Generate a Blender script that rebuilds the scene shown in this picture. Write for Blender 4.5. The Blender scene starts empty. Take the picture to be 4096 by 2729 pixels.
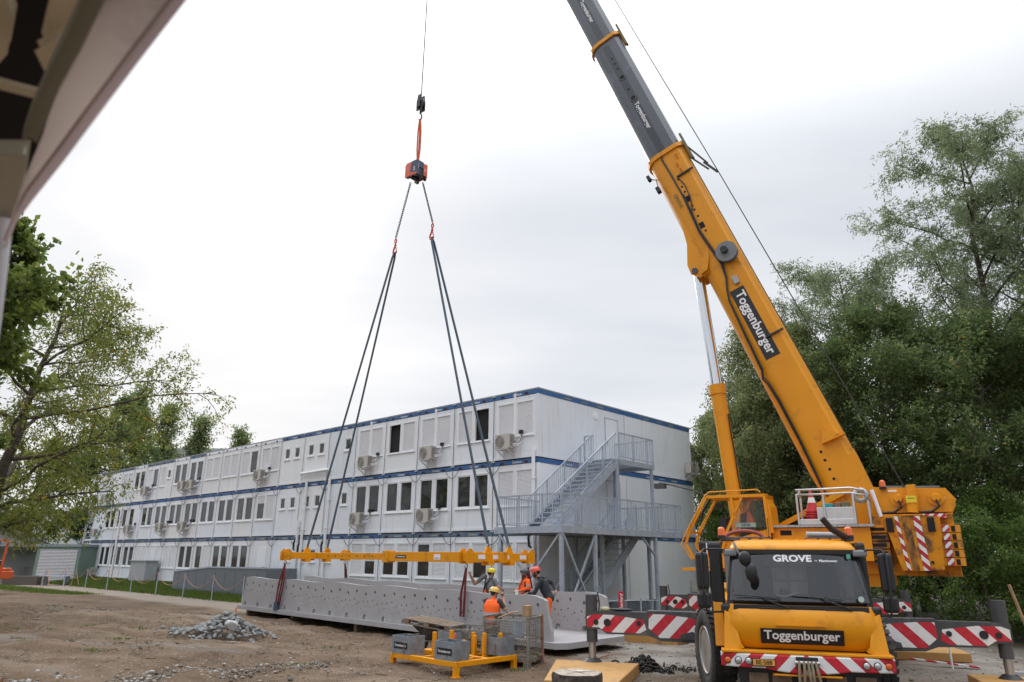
import bpy, bmesh, math, random
import numpy as np
from mathutils import Vector, Matrix, Euler
random.seed(7); rng = np.random.default_rng(7)
R = math.radians
SC = bpy.context.scene
COL = SC.collection
H = 2.25                      # camera height above the site's ground (z = 0)

# ------------------------------------------------------------------ camera, sky, sun, exposure
cd = bpy.data.cameras.new('camera'); cam = bpy.data.objects.new('camera', cd); COL.objects.link(cam)
cd.lens = 24.80; cd.sensor_width = 36.0; cd.clip_start = 0.02; cd.clip_end = 2000
cam.matrix_world = (Matrix.Translation((0, 0, H)) @ Matrix.Rotation(R(90 + 17.068), 4, 'X') @ Matrix.Rotation(R(0.532), 4, 'Z'))
cd.dof.use_dof = True; cd.dof.focus_distance = 24.0; cd.dof.aperture_fstop = 3.2
SC.camera = cam
SUN_EL, SUN_AZ = 27.0, -22.0   # degrees; azimuth from +Y, positive to the right
w = bpy.data.worlds.new('World'); SC.world = w; w.use_nodes = True
def build_world():
    nt = w.node_tree; N = nt.nodes; L = nt.links; N.clear()
    out = N.new('ShaderNodeOutputWorld'); bg = N.new('ShaderNodeBackground'); L.new(bg.outputs[0], out.inputs[0])
    sky = N.new('ShaderNodeTexSky'); sky.sky_type = 'NISHITA'; sky.sun_disc = False
    sky.sun_elevation = R(SUN_EL); sky.sun_rotation = R(SUN_AZ); sky.air_density = 1.0; sky.dust_density = 3.0
    tc = N.new('ShaderNodeTexCoord'); sep = N.new('ShaderNodeSeparateXYZ'); L.new(tc.outputs['Generated'], sep.inputs[0])
    zc = N.new('ShaderNodeMath'); zc.operation = 'ADD'; zc.inputs[1].default_value = 0.22; L.new(sep.outputs['Z'], zc.inputs[0])
    zm = N.new('ShaderNodeMath'); zm.operation = 'MAXIMUM'; zm.inputs[1].default_value = 0.08; L.new(zc.outputs[0], zm.inputs[0])
    comb = N.new('ShaderNodeCombineXYZ')
    for i, ax in enumerate('XY'):
        d = N.new('ShaderNodeMath'); d.operation = 'DIVIDE'; L.new(sep.outputs[ax], d.inputs[0]); L.new(zm.outputs[0], d.inputs[1]); L.new(d.outputs[0], comb.inputs[i])
    mp = N.new('ShaderNodeMapping'); mp.inputs['Rotation'].default_value = (0, 0, R(-12)); mp.inputs['Scale'].default_value = (0.55, 1.25, 1); L.new(comb.outputs[0], mp.inputs[0])
    no = N.new('ShaderNodeTexNoise'); no.inputs['Scale'].default_value = 1.15; no.inputs['Detail'].default_value = 6; no.inputs['Roughness'].default_value = 0.47; L.new(mp.outputs[0], no.inputs['Vector'])
    cr = N.new('ShaderNodeValToRGB'); L.new(no.outputs['Fac'], cr.inputs[0])
    cr.color_ramp.elements[0].position = 0.36; cr.color_ramp.elements[0].color = (0.56, 0.59, 0.645, 1)
    cr.color_ramp.elements[1].position = 0.66; cr.color_ramp.elements[1].color = (0.745, 0.755, 0.775, 1)
    # broad brightening of the cloud layer towards the veiled sun
    sd = Vector((math.sin(R(SUN_AZ)) * math.cos(R(SUN_EL)), math.cos(R(SUN_AZ)) * math.cos(R(SUN_EL)), math.sin(R(SUN_EL))))
    dot = N.new('ShaderNodeVectorMath'); dot.operation = 'DOT_PRODUCT'; dot.inputs[1].default_value = sd; L.new(tc.outputs['Generated'], dot.inputs[0])
    mr = N.new('ShaderNodeMapRange'); mr.inputs['From Min'].default_value = 0.3; mr.inputs['From Max'].default_value = 1.0
    mr.inputs['To Min'].default_value = 0.93; mr.inputs['To Max'].default_value = 1.03; L.new(dot.outputs['Value'], mr.inputs['Value'])
    lobe = N.new('ShaderNodeMapRange'); lobe.interpolation_type = 'SMOOTHERSTEP'; lobe.inputs['From Min'].default_value = 0.975; lobe.inputs['From Max'].default_value = 1.0; lobe.inputs['To Min'].default_value = 0.0; lobe.inputs['To Max'].default_value = 0.16; L.new(dot.outputs['Value'], lobe.inputs['Value'])
    ad = N.new('ShaderNodeMath'); ad.operation = 'ADD'; L.new(mr.outputs[0], ad.inputs[0]); L.new(lobe.outputs[0], ad.inputs[1])
    cm = N.new('ShaderNodeVectorMath'); cm.operation = 'SCALE'; L.new(cr.outputs[0], cm.inputs[0]); L.new(ad.outputs[0], cm.inputs['Scale'])
    # an overcast sky is brightest overhead
    zr = N.new('ShaderNodeMapRange'); zr.interpolation_type = 'SMOOTHSTEP'; zr.inputs['From Min'].default_value = 0.45; zr.inputs['From Max'].default_value = 1.0; zr.inputs['To Min'].default_value = 1.0; zr.inputs['To Max'].default_value = 3.7; L.new(sep.outputs['Z'], zr.inputs['Value'])
    cm2 = N.new('ShaderNodeVectorMath'); cm2.operation = 'SCALE'; L.new(cm.outputs[0], cm2.inputs[0]); L.new(zr.outputs[0], cm2.inputs['Scale']); cm = cm2
    sk = N.new('ShaderNodeVectorMath'); sk.operation = 'SCALE'; sk.inputs['Scale'].default_value = 0.06; L.new(sky.outputs[0], sk.inputs[0])
    mx = N.new('ShaderNodeMix'); mx.data_type = 'RGBA'; mx.inputs['Factor'].default_value = 0.94
    L.new(sk.outputs[0], mx.inputs['A']); L.new(cm.outputs[0], mx.inputs['B']); L.new(mx.outputs['Result'], bg.inputs['Color'])
    bg.inputs['Strength'].default_value = 1.0
build_world()
sl = bpy.data.lights.new('sun', 'SUN'); sl.energy = 0.9; sl.angle = R(18); sl.color = (1.0, 0.96, 0.90)
sun = bpy.data.objects.new('sun', sl); COL.objects.link(sun)
sdir = Vector((math.sin(R(SUN_AZ)) * math.cos(R(SUN_EL)), math.cos(R(SUN_AZ)) * math.cos(R(SUN_EL)), math.sin(R(SUN_EL))))
sun.rotation_euler = sdir.to_track_quat('Z', 'Y').to_euler(); sun.location = (0, 0, 60)
vs = SC.view_settings; vs.view_transform = 'Standard'; vs.look = 'None'; vs.exposure = 0.36; vs.gamma = 1.0; vs.use_curve_mapping = False
SC.cycles.max_bounces = 8; SC.cycles.transparent_max_bounces = 8; SC.cycles.diffuse_bounces = 4; SC.cycles.glossy_bounces = 3
SC.cycles.use_denoising = True

# ------------------------------------------------------------------ materials
MATS = {}
def mat(name, col, rough=0.6, metal=0.0, var=0.08, scale=6.0, bump=0.0, bscale=40.0, dirt=None, dirtamt=0.0, dscale=2.0, coat=0.0, spec=0.5, trans=0.0, alpha=1.0, emis=None, streak=0.0):
    if name in MATS: return MATS[name]
    m = bpy.data.materials.new(name); m.use_nodes = True; nt = m.node_tree; N = nt.nodes; L = nt.links
    p = N['Principled BSDF']; p.inputs['Roughness'].default_value = rough; p.inputs['Metallic'].default_value = metal
    p.inputs['Specular IOR Level'].default_value = spec
    if coat: p.inputs['Coat Weight'].default_value = coat; p.inputs['Coat Roughness'].default_value = 0.08
    if trans: p.inputs['Transmission Weight'].default_value = trans
    p.inputs['Alpha'].default_value = alpha
    tc = N.new('ShaderNodeTexCoord')
    no = N.new('ShaderNodeTexNoise'); no.inputs['Scale'].default_value = scale; no.inputs['Detail'].default_value = 5; L.new(tc.outputs['Object'], no.inputs['Vector'])
    cr = N.new('ShaderNodeValToRGB'); L.new(no.outputs['Fac'], cr.inputs[0])
    cr.color_ramp.elements[0].position = 0.3; cr.color_ramp.elements[0].color = tuple(max(0, c * (1 - var)) for c in col) + (1,)
    cr.color_ramp.elements[1].position = 0.7; cr.color_ramp.elements[1].color = tuple(min(1, c * (1 + var)) for c in col) + (1,)
    last = cr.outputs[0]
    if dirt is not None:
        n2 = N.new('ShaderNodeTexNoise'); n2.inputs['Scale'].default_value = dscale; n2.inputs['Detail'].default_value = 9; n2.inputs['Roughness'].default_value = 0.65
        if streak:
            sm = N.new('ShaderNodeMapping'); sm.inputs['Scale'].default_value = (1, 1, streak); L.new(tc.outputs['Object'], sm.inputs[0]); L.new(sm.outputs[0], n2.inputs['Vector'])
        else: L.new(tc.outputs['Object'], n2.inputs['Vector'])
        mr = N.new('ShaderNodeMapRange'); mr.inputs['From Min'].default_value = 0.62 - 0.3 * dirtamt; mr.inputs['From Max'].default_value = 0.75 - 0.2 * dirtamt; L.new(n2.outputs['Fac'], mr.inputs['Value'])
        mx = N.new('ShaderNodeMix'); mx.data_type = 'RGBA'; L.new(mr.outputs[0], mx.inputs['Factor']); L.new(last, mx.inputs['A']); mx.inputs['B'].default_value = tuple(dirt) + (1,)
        last = mx.outputs['Result']
    L.new(last, p.inputs['Base Color'])
    if bump:
        nb = N.new('ShaderNodeTexNoise'); nb.inputs['Scale'].default_value = bscale; nb.inputs['Detail'].default_value = 6; L.new(tc.outputs['Object'], nb.inputs['Vector'])
        b = N.new('ShaderNodeBump'); b.inputs['Strength'].default_value = bump; b.inputs['Distance'].default_value = 0.02; L.new(nb.outputs['Fac'], b.inputs['Height']); L.new(b.outputs[0], p.inputs['Normal'])
    if emis: p.inputs['Emission Color'].default_value = tuple(emis[0]) + (1,); p.inputs['Emission Strength'].default_value = emis[1]
    MATS[name] = m; return m
def stripe_mat(name, dirv, period, offs=0.0, c0=(0.50, 0.012, 0.03), c1=(0.72, 0.72, 0.72), wear=0.25):
    """red and white warning sheeting: bands of constant dot(position, dirv)"""
    if name in MATS: return MATS[name]
    m = mat(name, c0, 0.45, var=0.05); nt = m.node_tree; N = nt.nodes; L = nt.links; p = N['Principled BSDF']
    tc = N.new('ShaderNodeTexCoord'); d = N.new('ShaderNodeVectorMath'); d.operation = 'DOT_PRODUCT'; d.inputs[1].default_value = dirv; L.new(tc.outputs['Object'], d.inputs[0])
    a = N.new('ShaderNodeMath'); a.operation = 'MULTIPLY_ADD'; a.inputs[1].default_value = 1.0 / period; a.inputs[2].default_value = offs + 100; L.new(d.outputs['Value'], a.inputs[0])
    f = N.new('ShaderNodeMath'); f.operation = 'FRACT'; L.new(a.outputs[0], f.inputs[0])
    g = N.new('ShaderNodeMath'); g.operation = 'GREATER_THAN'; g.inputs[1].default_value = 0.5; L.new(f.outputs[0], g.inputs[0])
    mx = N.new('ShaderNodeMix'); mx.data_type = 'RGBA'; mx.inputs['A'].default_value = c0 + (1,); mx.inputs['B'].default_value = c1 + (1,); L.new(g.outputs[0], mx.inputs['Factor'])
    n2 = N.new('ShaderNodeTexNoise'); n2.inputs['Scale'].default_value = 7; n2.inputs['Detail'].default_value = 8; L.new(tc.outputs['Object'], n2.inputs['Vector'])
    mr = N.new('ShaderNodeMapRange'); mr.inputs['From Min'].default_value = 0.5; mr.inputs['From Max'].default_value = 0.85; mr.inputs['To Max'].default_value = wear; L.new(n2.outputs['Fac'], mr.inputs['Value'])
    m2 = N.new('ShaderNodeMix'); m2.data_type = 'RGBA'; m2.inputs['B'].default_value = (0.25, 0.23, 0.21, 1); L.new(mr.outputs[0], m2.inputs['Factor']); L.new(mx.outputs['Result'], m2.inputs['A'])
    L.new(m2.outputs['Result'], p.inputs['Base Color']); return m
YEL = mat('crane_yellow', (0.71, 0.285, 0.003), 0.42, var=0.05, scale=1.5, coat=0.12, spec=0.35, dirt=(0.50, 0.20, 0.01), dirtamt=0.2, dscale=3.0)
YELW = mat('worn_yellow', (0.61, 0.232, 0.004), 0.5, spec=.3, var=0.08, scale=2, dirt=(0.10, 0.055, 0.03), dirtamt=0.45, dscale=3.2)
YELRUST = mat('rusty_yellow', (0.45, 0.18, 0.012), 0.7, var=0.15, scale=4, dirt=(0.07, 0.035, 0.02), dirtamt=0.95, dscale=3.5)
SPREAD = mat('spreader_yellow', (0.72, 0.282, 0.003), 0.45, spec=.3, var=0.05, dirt=(0.35, 0.14, 0.02), dirtamt=0.15)
BOOMGREY = mat('boom_grey', (0.085, 0.098, 0.118), 0.30, var=0.12, scale=0.8, coat=0.25, dirt=(0.16, 0.18, 0.21), dirtamt=0.25, dscale=0.7)
DKGREY = mat('dark_grey_paint', (0.055, 0.058, 0.062), 0.5, var=0.12, dirt=(0.13, 0.12, 0.11), dirtamt=0.25)
BLACK = mat('black_plastic', (0.015, 0.015, 0.017), 0.45, var=0.2)
RUBBER = mat('tyre_rubber', (0.022, 0.022, 0.022), 0.8, var=0.25, scale=3, dirt=(0.12, 0.10, 0.085), dirtamt=0.35, bump=0.2)
CHROME = mat('chrome', (0.75, 0.77, 0.80), 0.13, 1.0, var=0.03)
STEEL = mat('bare_steel', (0.42, 0.42, 0.42), 0.38, 0.9, var=0.1)
GALV = mat('galvanised_steel', (0.40, 0.45, 0.52), 0.52, 0.3, var=0.15, scale=5)
GALVBOX = mat('galvanised_sheet', (0.24, 0.27, 0.30), 0.55, 0.45, var=0.2, scale=7, dirt=(0.14, 0.15, 0.16), dirtamt=0.35)
MESHST = mat('dull_mesh_steel', (0.25, 0.25, 0.22), 0.6, 0.5, var=0.25, dirt=(0.16, 0.09, 0.04), dirtamt=0.35, dscale=8)
ALU = mat('aluminium', (0.62, 0.63, 0.64), 0.35, 0.8, var=0.06)
GLASS = mat('dark_glass', (0.018, 0.022, 0.026), 0.04, var=0.1, spec=0.9)
GLASSR = mat('room_glass', (0.016, 0.019, 0.018), 0.05, var=0.5, scale=1.3, spec=0.55, dirt=(0.07, 0.065, 0.05), dirtamt=0.3, dscale=1.8)
CLEAR = mat('clear_glass', (0.8, 0.85, 0.85), 0.02, var=0.0, trans=1.0, spec=0.5)
WHITEP = mat('white_print', (0.78, 0.78, 0.80), 0.5, var=0.02)
BLACKP = mat('black_print', (0.012, 0.012, 0.013), 0.35, var=0.1)
CONT = mat('container_white', (0.78, 0.81, 0.86), 0.5, var=0.03, scale=0.6, dirt=(0.68, 0.68, 0.67), dirtamt=0.25, dscale=5.0, streak=.10)
CONT3 = mat('container_cool_white', (0.73, 0.765, 0.82), 0.5, var=0.03, scale=0.6, dirt=(0.64, 0.64, 0.63), dirtamt=0.32, dscale=5.0, streak=.10)
CONT4 = mat('container_plain_white', (0.81, 0.825, 0.85), 0.5, var=0.03, scale=0.6, dirt=(0.72, 0.71, 0.69), dirtamt=0.2, dscale=5.0, streak=.10)
CONT2 = mat('container_warm_white', (0.75, 0.755, 0.77), 0.5, var=0.03, scale=0.6, dirt=(0.64, 0.63, 0.60), dirtamt=0.32, dscale=5.0, streak=.10)
PVC = mat('window_pvc', (0.82, 0.83, 0.85), 0.4, var=0.02)
SHUT = mat('roller_shutter', (0.74, 0.745, 0.77), 0.5, var=0.03)
BLUE = mat('container_blue', (0.040, 0.125, 0.31), 0.55, var=0.12, dirt=(0.12, 0.16, 0.22), dirtamt=0.3)
BLUEF = mat('faded_blue', (0.10, 0.155, 0.235), 0.6, var=0.15, dirt=(0.2, 0.24, 0.28), dirtamt=0.35)
GAP = mat('dark_gap', (0.012, 0.012, 0.014), 0.9)
CONC = mat('precast_concrete', (0.365, 0.355, 0.36), 0.85, var=0.06, scale=1.2, bump=0.12, bscale=60, dirt=(0.33, 0.32, 0.32), dirtamt=0.25, dscale=1.4)
STONE = mat('quarry_stone', (0.23, 0.237, 0.232), 0.85, var=0.35, scale=3, bump=0.4, bscale=14)
PEBBLE = mat('river_pebble', (0.33, 0.31, 0.28), 0.8, var=0.4, scale=2.5)
WOOD = mat('sawn_wood', (0.34, 0.22, 0.12), 0.75, var=0.25, scale=5, bump=0.2)
WOODG = mat('weathered_wood', (0.20, 0.145, 0.10), 0.85, var=0.3, scale=6, bump=0.25)
BARK = mat('tree_bark', (0.085, 0.068, 0.052), 0.95, var=0.35, scale=6, bump=0.6, bscale=18)
BIRCHB = mat('birch_bark', (0.42, 0.40, 0.37), 0.85, var=0.5, scale=5, bump=0.3)
REDSL = mat('dark_red_webbing', (0.13, 0.012, 0.014), 0.8, var=0.25)
REDSTEEL = mat('red_lacquer', (0.55, 0.03, 0.02), 0.4)
ORSL = mat('orange_webbing', (0.62, 0.12, 0.05), 0.8, var=0.15)
ORBOX = mat('orange_lacquer', (0.62, 0.11, 0.045), 0.45)
NAVY = mat('navy_lacquer', (0.05, 0.065, 0.12), 0.45)
BLSL = mat('blue_grey_sling', (0.085, 0.115, 0.15), 0.85, var=0.2, scale=20, bump=0.3)
CHAIN = mat('dark_chain_steel', (0.055, 0.053, 0.05), 0.5, 0.6, var=0.2)
HIVIS = mat('hi_vis_orange', (0.95, 0.13, 0.012), 0.75, var=0.06, scale=8)
REFL = mat('reflective_tape', (0.40, 0.41, 0.43), 0.5, var=0.05)
AMBER = mat('amber_lens', (0.75, 0.13, 0.005), 0.12, coat=0.6)
LENS = mat('lamp_lens', (0.55, 0.57, 0.58), 0.08, 0.6)
RAMPG = mat('ramp_grey', (0.145, 0.165, 0.185), 0.6, var=0.06)

# ------------------------------------------------------------------ mesh building
INV = {}
class MB:
    """collects geometry in world space; build() links it as one mesh object under its thing"""
    def __init__(s, T=None): s.v = []; s.f = []; s.m = []; s.sm = []; s.T = T or Matrix.Identity(4); s.mi = 0
    def add(s, vs, fs, smooth=False):
        b = len(s.v); T = s.T
        s.v += [T @ Vector(p) for p in vs]; s.f += [[b + i for i in f] for f in fs]; s.m += [s.mi] * len(fs); s.sm += [smooth] * len(fs); return s
    def box(s, x0, x1, y0, y1, z0, z1):
        return s.add([(x0, y0, z0), (x1, y0, z0), (x1, y1, z0), (x0, y1, z0), (x0, y0, z1), (x1, y0, z1), (x1, y1, z1), (x0, y1, z1)],
                     [(0, 3, 2, 1), (4, 5, 6, 7), (0, 1, 5, 4), (1, 2, 6, 5), (2, 3, 7, 6), (3, 0, 4, 7)])
    def beam(s, p0, p1, w, h, up=(0, 0, 1)):
        p0 = Vector(p0); p1 = Vector(p1); d = (p1 - p0).normalized(); u = Vector(up)
        if abs(d.dot(u)) > 0.98: u = Vector((1, 0, 0)) if abs(d.x) < .9 else Vector((0, 1, 0))
        a = d.cross(u).normalized() * (w / 2); b = a.cross(d).normalized() * (h / 2)
        return s.add([p0 - a - b, p0 + a - b, p0 + a + b, p0 - a + b, p1 - a - b, p1 + a - b, p1 + a + b, p1 - a + b],
                     [(0, 1, 2, 3), (7, 6, 5, 4), (0, 4, 5, 1), (1, 5, 6, 2), (2, 6, 7, 3), (3, 7, 4, 0)])
    def cyl(s, p0, p1, r0, r1=None, n=12, caps=True):
        p0 = Vector(p0); p1 = Vector(p1); r1 = r0 if r1 is None else r1; d = (p1 - p0).normalized()
        u = Vector((0, 0, 1)) if abs(d.z) < .9 else Vector((1, 0, 0)); a = d.cross(u).normalized(); b = a.cross(d)
        A = [p0 + (a * math.cos(t) + b * math.sin(t)) * r0 for t in [2 * math.pi * i / n for i in range(n)]]
        B = [p1 + (a * math.cos(t) + b * math.sin(t)) * r1 for t in [2 * math.pi * i / n for i in range(n)]]
        s.add(A + B, [(i, i + n, (i + 1) % n + n, (i + 1) % n) for i in range(n)], True)
        if caps: s.add(A, [tuple(range(n))]); s.add(B, [tuple(range(n - 1, -1, -1))])
        return s
    def tube(s, path, r, n=6, closed=False, r1=None):
        P = [Vector(p) for p in path]; k = len(P); vs = []; prev = None
        for i, p in enumerate(P):
            if closed: d = P[(i + 1) % k] - P[i - 1]
            else: d = P[min(i + 1, k - 1)] - P[max(i - 1, 0)]
            d = d.normalized() if d.length > 1e-9 else Vector((0, 0, 1))
            if prev is None:
                u = Vector((0, 0, 1)) if abs(d.z) < .9 else Vector((1, 0, 0)); a = d.cross(u).normalized()
            else: a = (prev - d * prev.dot(d)).normalized()
            prev = a; b = d.cross(a); rr = r if r1 is None else r + (r1 - r) * i / (k - 1)
            vs += [p + (a * math.cos(t) + b * math.sin(t)) * rr for t in [2 * math.pi * j / n for j in range(n)]]
        fs = []
        for i in range(k if closed else k - 1):
            j = (i + 1) % k; fs += [(i * n + q, i * n + (q + 1) % n, j * n + (q + 1) % n, j * n + q) for q in range(n)]
        s.add(vs, fs, True)
        if not closed: s.add(vs[:n], [tuple(range(n - 1, -1, -1))]); s.add(vs[-n:], [tuple(range(n))])
        return s
    def prism(s, poly, fn, d0, d1):
        """poly: 2-D outline; fn(a, b, d) -> 3-D point; extruded from d0 to d1"""
        n = len(poly); A = [fn(a, b, d0) for a, b in poly]; B = [fn(a, b, d1) for a, b in poly]
        s.add(A + B, [(i, (i + 1) % n, (i + 1) % n + n, i + n) for i in range(n)]); s.add(A, [tuple(range(n - 1, -1, -1))]); s.add(B, [tuple(range(n))]); return s
    def loft(s, rings, smooth=True, caps=True, closed=True):
        n = len(rings[0]); vs = [p for r in rings for p in r]; fs = []
        for i in range(len(rings) - 1):
            for q in range(n if closed else n - 1): fs.append((i * n + q, i * n + (q + 1) % n, (i + 1) * n + (q + 1) % n, (i + 1) * n + q))
        s.add(vs, fs, smooth)
        if caps and closed: s.add(rings[0], [tuple(range(n - 1, -1, -1))]); s.add(rings[-1], [tuple(range(n))])
        return s
    def ball(s, c, r, sc=(1, 1, 1), nu=12, nv=8):
        c = Vector(c); vs = []; fs = []
        for j in range(nv + 1):
            t = math.pi * j / nv
            for i in range(nu):
                q = 2 * math.pi * i / nu; vs.append(c + Vector((r * sc[0] * math.sin(t) * math.cos(q), r * sc[1] * math.sin(t) * math.sin(q), r * sc[2] * math.cos(t))))
        for j in range(nv):
            for i in range(nu): fs.append((j * nu + i, (j + 1) * nu + i, (j + 1) * nu + (i + 1) % nu, j * nu + (i + 1) % nu))
        return s.add(vs, fs, True)
    def torus(s, c, r, rr, ax='z', n=14, m=6, sx=1.0, sy=1.0):
        pts = []
        for i in range(n):
            t = 2 * math.pi * i / n; a, b = r * sx * math.cos(t), r * sy * math.sin(t)
            pts.append(Vector(c) + Vector({'z': (a, b, 0), 'y': (a, 0, b), 'x': (0, a, b)}[ax]))
        return s.tube(pts, rr, m, True)
    def mesh(s, vs, fs, smooth=False): return s.add(vs, fs, smooth)
    def build(s, name, mats, parent=None, bev=0.0, kind=None, smooth=None):
        inv = INV.get(parent.name) if parent else None
        vs = [tuple(inv @ p) for p in s.v] if inv else [tuple(p) for p in s.v]
        me = bpy.data.meshes.new(name); me.from_pydata(vs, [], s.f); 
        if not isinstance(mats, (list, tuple)): mats = [mats]
        for m in mats: me.materials.append(m)
        me.polygons.foreach_set('material_index', s.m); me.polygons.foreach_set('use_smooth', s.sm if smooth is None else [smooth] * len(s.f)); me.update()
        o = bpy.data.objects.new(name, me); COL.objects.link(o)
        if parent: o.parent = parent; INV[o.name] = inv
        else: INV[o.name] = Matrix.Identity(4)
        if bev:
            b = o.modifiers.new('edge', 'BEVEL'); b.width = bev; b.segments = 2; b.limit_method = 'ANGLE'; b.angle_limit = R(50); b.harden_normals = False
        if kind: o['kind'] = kind
        return o
def frame(o, x, y, z):
    x, y, z, o = Vector(x), Vector(y), Vector(z), Vector(o); return Matrix(((x.x, y.x, z.x, o.x), (x.y, y.y, z.y, o.y), (x.z, y.z, z.z, o.z), (0, 0, 0, 1)))
def tag(o, label, cat, group=None):
    o['label'] = label; o['category'] = cat
    if group: o['group'] = group
    return o
def thing(name, label, cat, M=None, group=None):
    M = M if isinstance(M, Matrix) else Matrix.Translation(Vector(M or (0, 0, 0)))
    o = bpy.data.objects.new(name, None); COL.objects.link(o); o.matrix_world = M; o.empty_display_size = 0.2
    INV[o.name] = M.inverted(); return tag(o, label, cat, group)
def TR(x, y, z=0.0, rz=0.0): return Matrix.Translation((x, y, z)) @ Matrix.Rotation(rz, 4, 'Z')
def copy_tree(o, M, label=None, group=None, parent=None):
    c = o.copy(); COL.objects.link(c)
    if parent is None: c.matrix_world = M
    else: c.parent = parent
    if label: c['label'] = label
    if group: c['group'] = group
    for ch in o.children: copy_tree(ch, None, parent=c)
    return c
def place(o_src, name, parent, M):
    """another copy of a part: shares mesh data; M in the parent's local space"""
    c = bpy.data.objects.new(name, o_src.data); COL.objects.link(c); c.parent = parent; c.matrix_local = M; return c
_TX = {}
def text_geo(s, bold=0.018, shear=0.0, space=1.0):
    k = (s, bold, shear, space)
    if k in _TX: return _TX[k]
    cu = bpy.data.curves.new('t', 'FONT'); cu.body = s; cu.size = 1.0; cu.offset = bold; cu.shear = shear; cu.space_character = space; cu.resolution_u = 3; cu.extrude = 0.0
    o = bpy.data.objects.new('t', cu); COL.objects.link(o); dg = bpy.context.evaluated_depsgraph_get(); dg.update()
    me = o.evaluated_get(dg).to_mesh(); vs = [v.co.copy() for v in me.vertices]; fs = [tuple(p.vertices) for p in me.polygons]
    bpy.data.objects.remove(o); bpy.data.curves.remove(cu)
    x0 = min(v.x for v in vs); x1 = max(v.x for v in vs); y0 = min(v.y for v in vs); y1 = max(v.y for v in vs)
    _TX[k] = (vs, fs, x0, x1, y0, y1); return _TX[k]
def lettering(mb, s, c, xd, yd, width=None, height=None, bold=0.018, shear=0.0, space=1.0):
    """flat print centred on c, reading along xd with letters' tops towards yd"""
    vs, fs, x0, x1, y0, y1 = text_geo(s, bold, shear, space); xd = Vector(xd).normalized(); yd = Vector(yd).normalized()
    kx = width / (x1 - x0) if width else height / (y1 - y0); ky = height / (y1 - y0) if height else kx
    c = Vector(c); return mb.add([c + xd * ((v.x - (x0 + x1) / 2) * kx) + yd * ((v.y - (y0 + y1) / 2) * ky) for v in vs], fs)
def plate_with_holes(outer, holes, th):
    """triangulated plate in (a, b), thickness th along the third axis: returns verts, faces"""
    cu = bpy.data.curves.new('c', 'CURVE'); cu.dimensions = '2D'; cu.fill_mode = 'BOTH'; cu.extrude = th / 2
    for loop in [outer] + holes:
        sp = cu.splines.new('POLY'); sp.points.add(len(loop) - 1); sp.use_cyclic_u = True
        for p, q in zip(sp.points, loop): p.co = (q[0], q[1], 0, 1)
    o = bpy.data.objects.new('c', cu); COL.objects.link(o); dg = bpy.context.evaluated_depsgraph_get(); dg.update()
    me = o.evaluated_get(dg).to_mesh(); vs = [v.co.copy() for v in me.vertices]; fs = [tuple(p.vertices) for p in me.polygons]
    bpy.data.objects.remove(o); bpy.data.curves.remove(cu); return vs, fs
def circ(x, y, r, n=12, sy=1.0): return [(x + r * math.cos(2 * math.pi * i / n), y + r * sy * math.sin(2 * math.pi * i / n)) for i in range(n)]

# site axes measured on the container building: DL runs along its long front, DR along its end wall
TH = R(42.773)
DL = Vector((-math.cos(TH), math.sin(TH), 0)); DR = Vector((math.sin(TH), math.cos(TH), 0)); UP = Vector((0, 0, 1))
CB = Vector((1.081, 27.775, 0))
def gnoise(x, y):
    return (0.035 * np.sin(x * 0.9 + 1.3 * np.sin(y * 0.5)) * np.sin(y * 0.7 + 0.8 * np.sin(x * 0.4)) + 0.02 * np.sin(x * 2.3 + y * 1.1) * np.sin(y * 1.9 - x * 0.7)
            + 0.010 * np.sin(x * 5.1 + y * 3.3) * np.sin(y * 4.7 - x * 2.9))
def gz(x, y):
    """height of the site's ground"""
    x = np.asarray(x, float); y = np.asarray(y, float)
    left = 1 / (1 + np.exp(-(-x - 4.5) / 1.2)); near = np.exp(-((y - 14.5) / 4.5) ** 2)
    far = 1 / (1 + np.exp(-(y - 40) / 3))
    bump = gnoise(x, y) * (0.5 + 1.6 * left * np.exp(-((y - 19) / 9) ** 2))
    d = (x + 11) * 0.75 + (y - 14.8) * 0.95
    bank = 0.22 * left * near * np.tanh(((y - 14.2) - 0.42 * (x + 9)) / 0.8)
    q = -((x - CB.x) * DR.x + (y - CB.y) * DR.y); s_ = (x - CB.x) * DL.x + (y - CB.y) * DL.y
    t = np.clip((3.2 - q) / 2.4, 0, 1); verge = 0.36 * t * t * (3 - 2 * t) * np.clip((s_ - 8) / 8, 0, 1)
    rise = 0.62 / (1 + np.exp((x + 9.5) / 1.1)) * np.exp(-((y - 23.5) / 4.2) ** 2) + 0.16 * np.exp(-((x + 9) / 5) ** 2 - ((y - 17.5) / 2.0) ** 2)
    return bump * (1 - 0.7 * far) - 0.02 + bank + verge + rise
def gzf(x, y): return float(gz(x, y))
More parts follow.
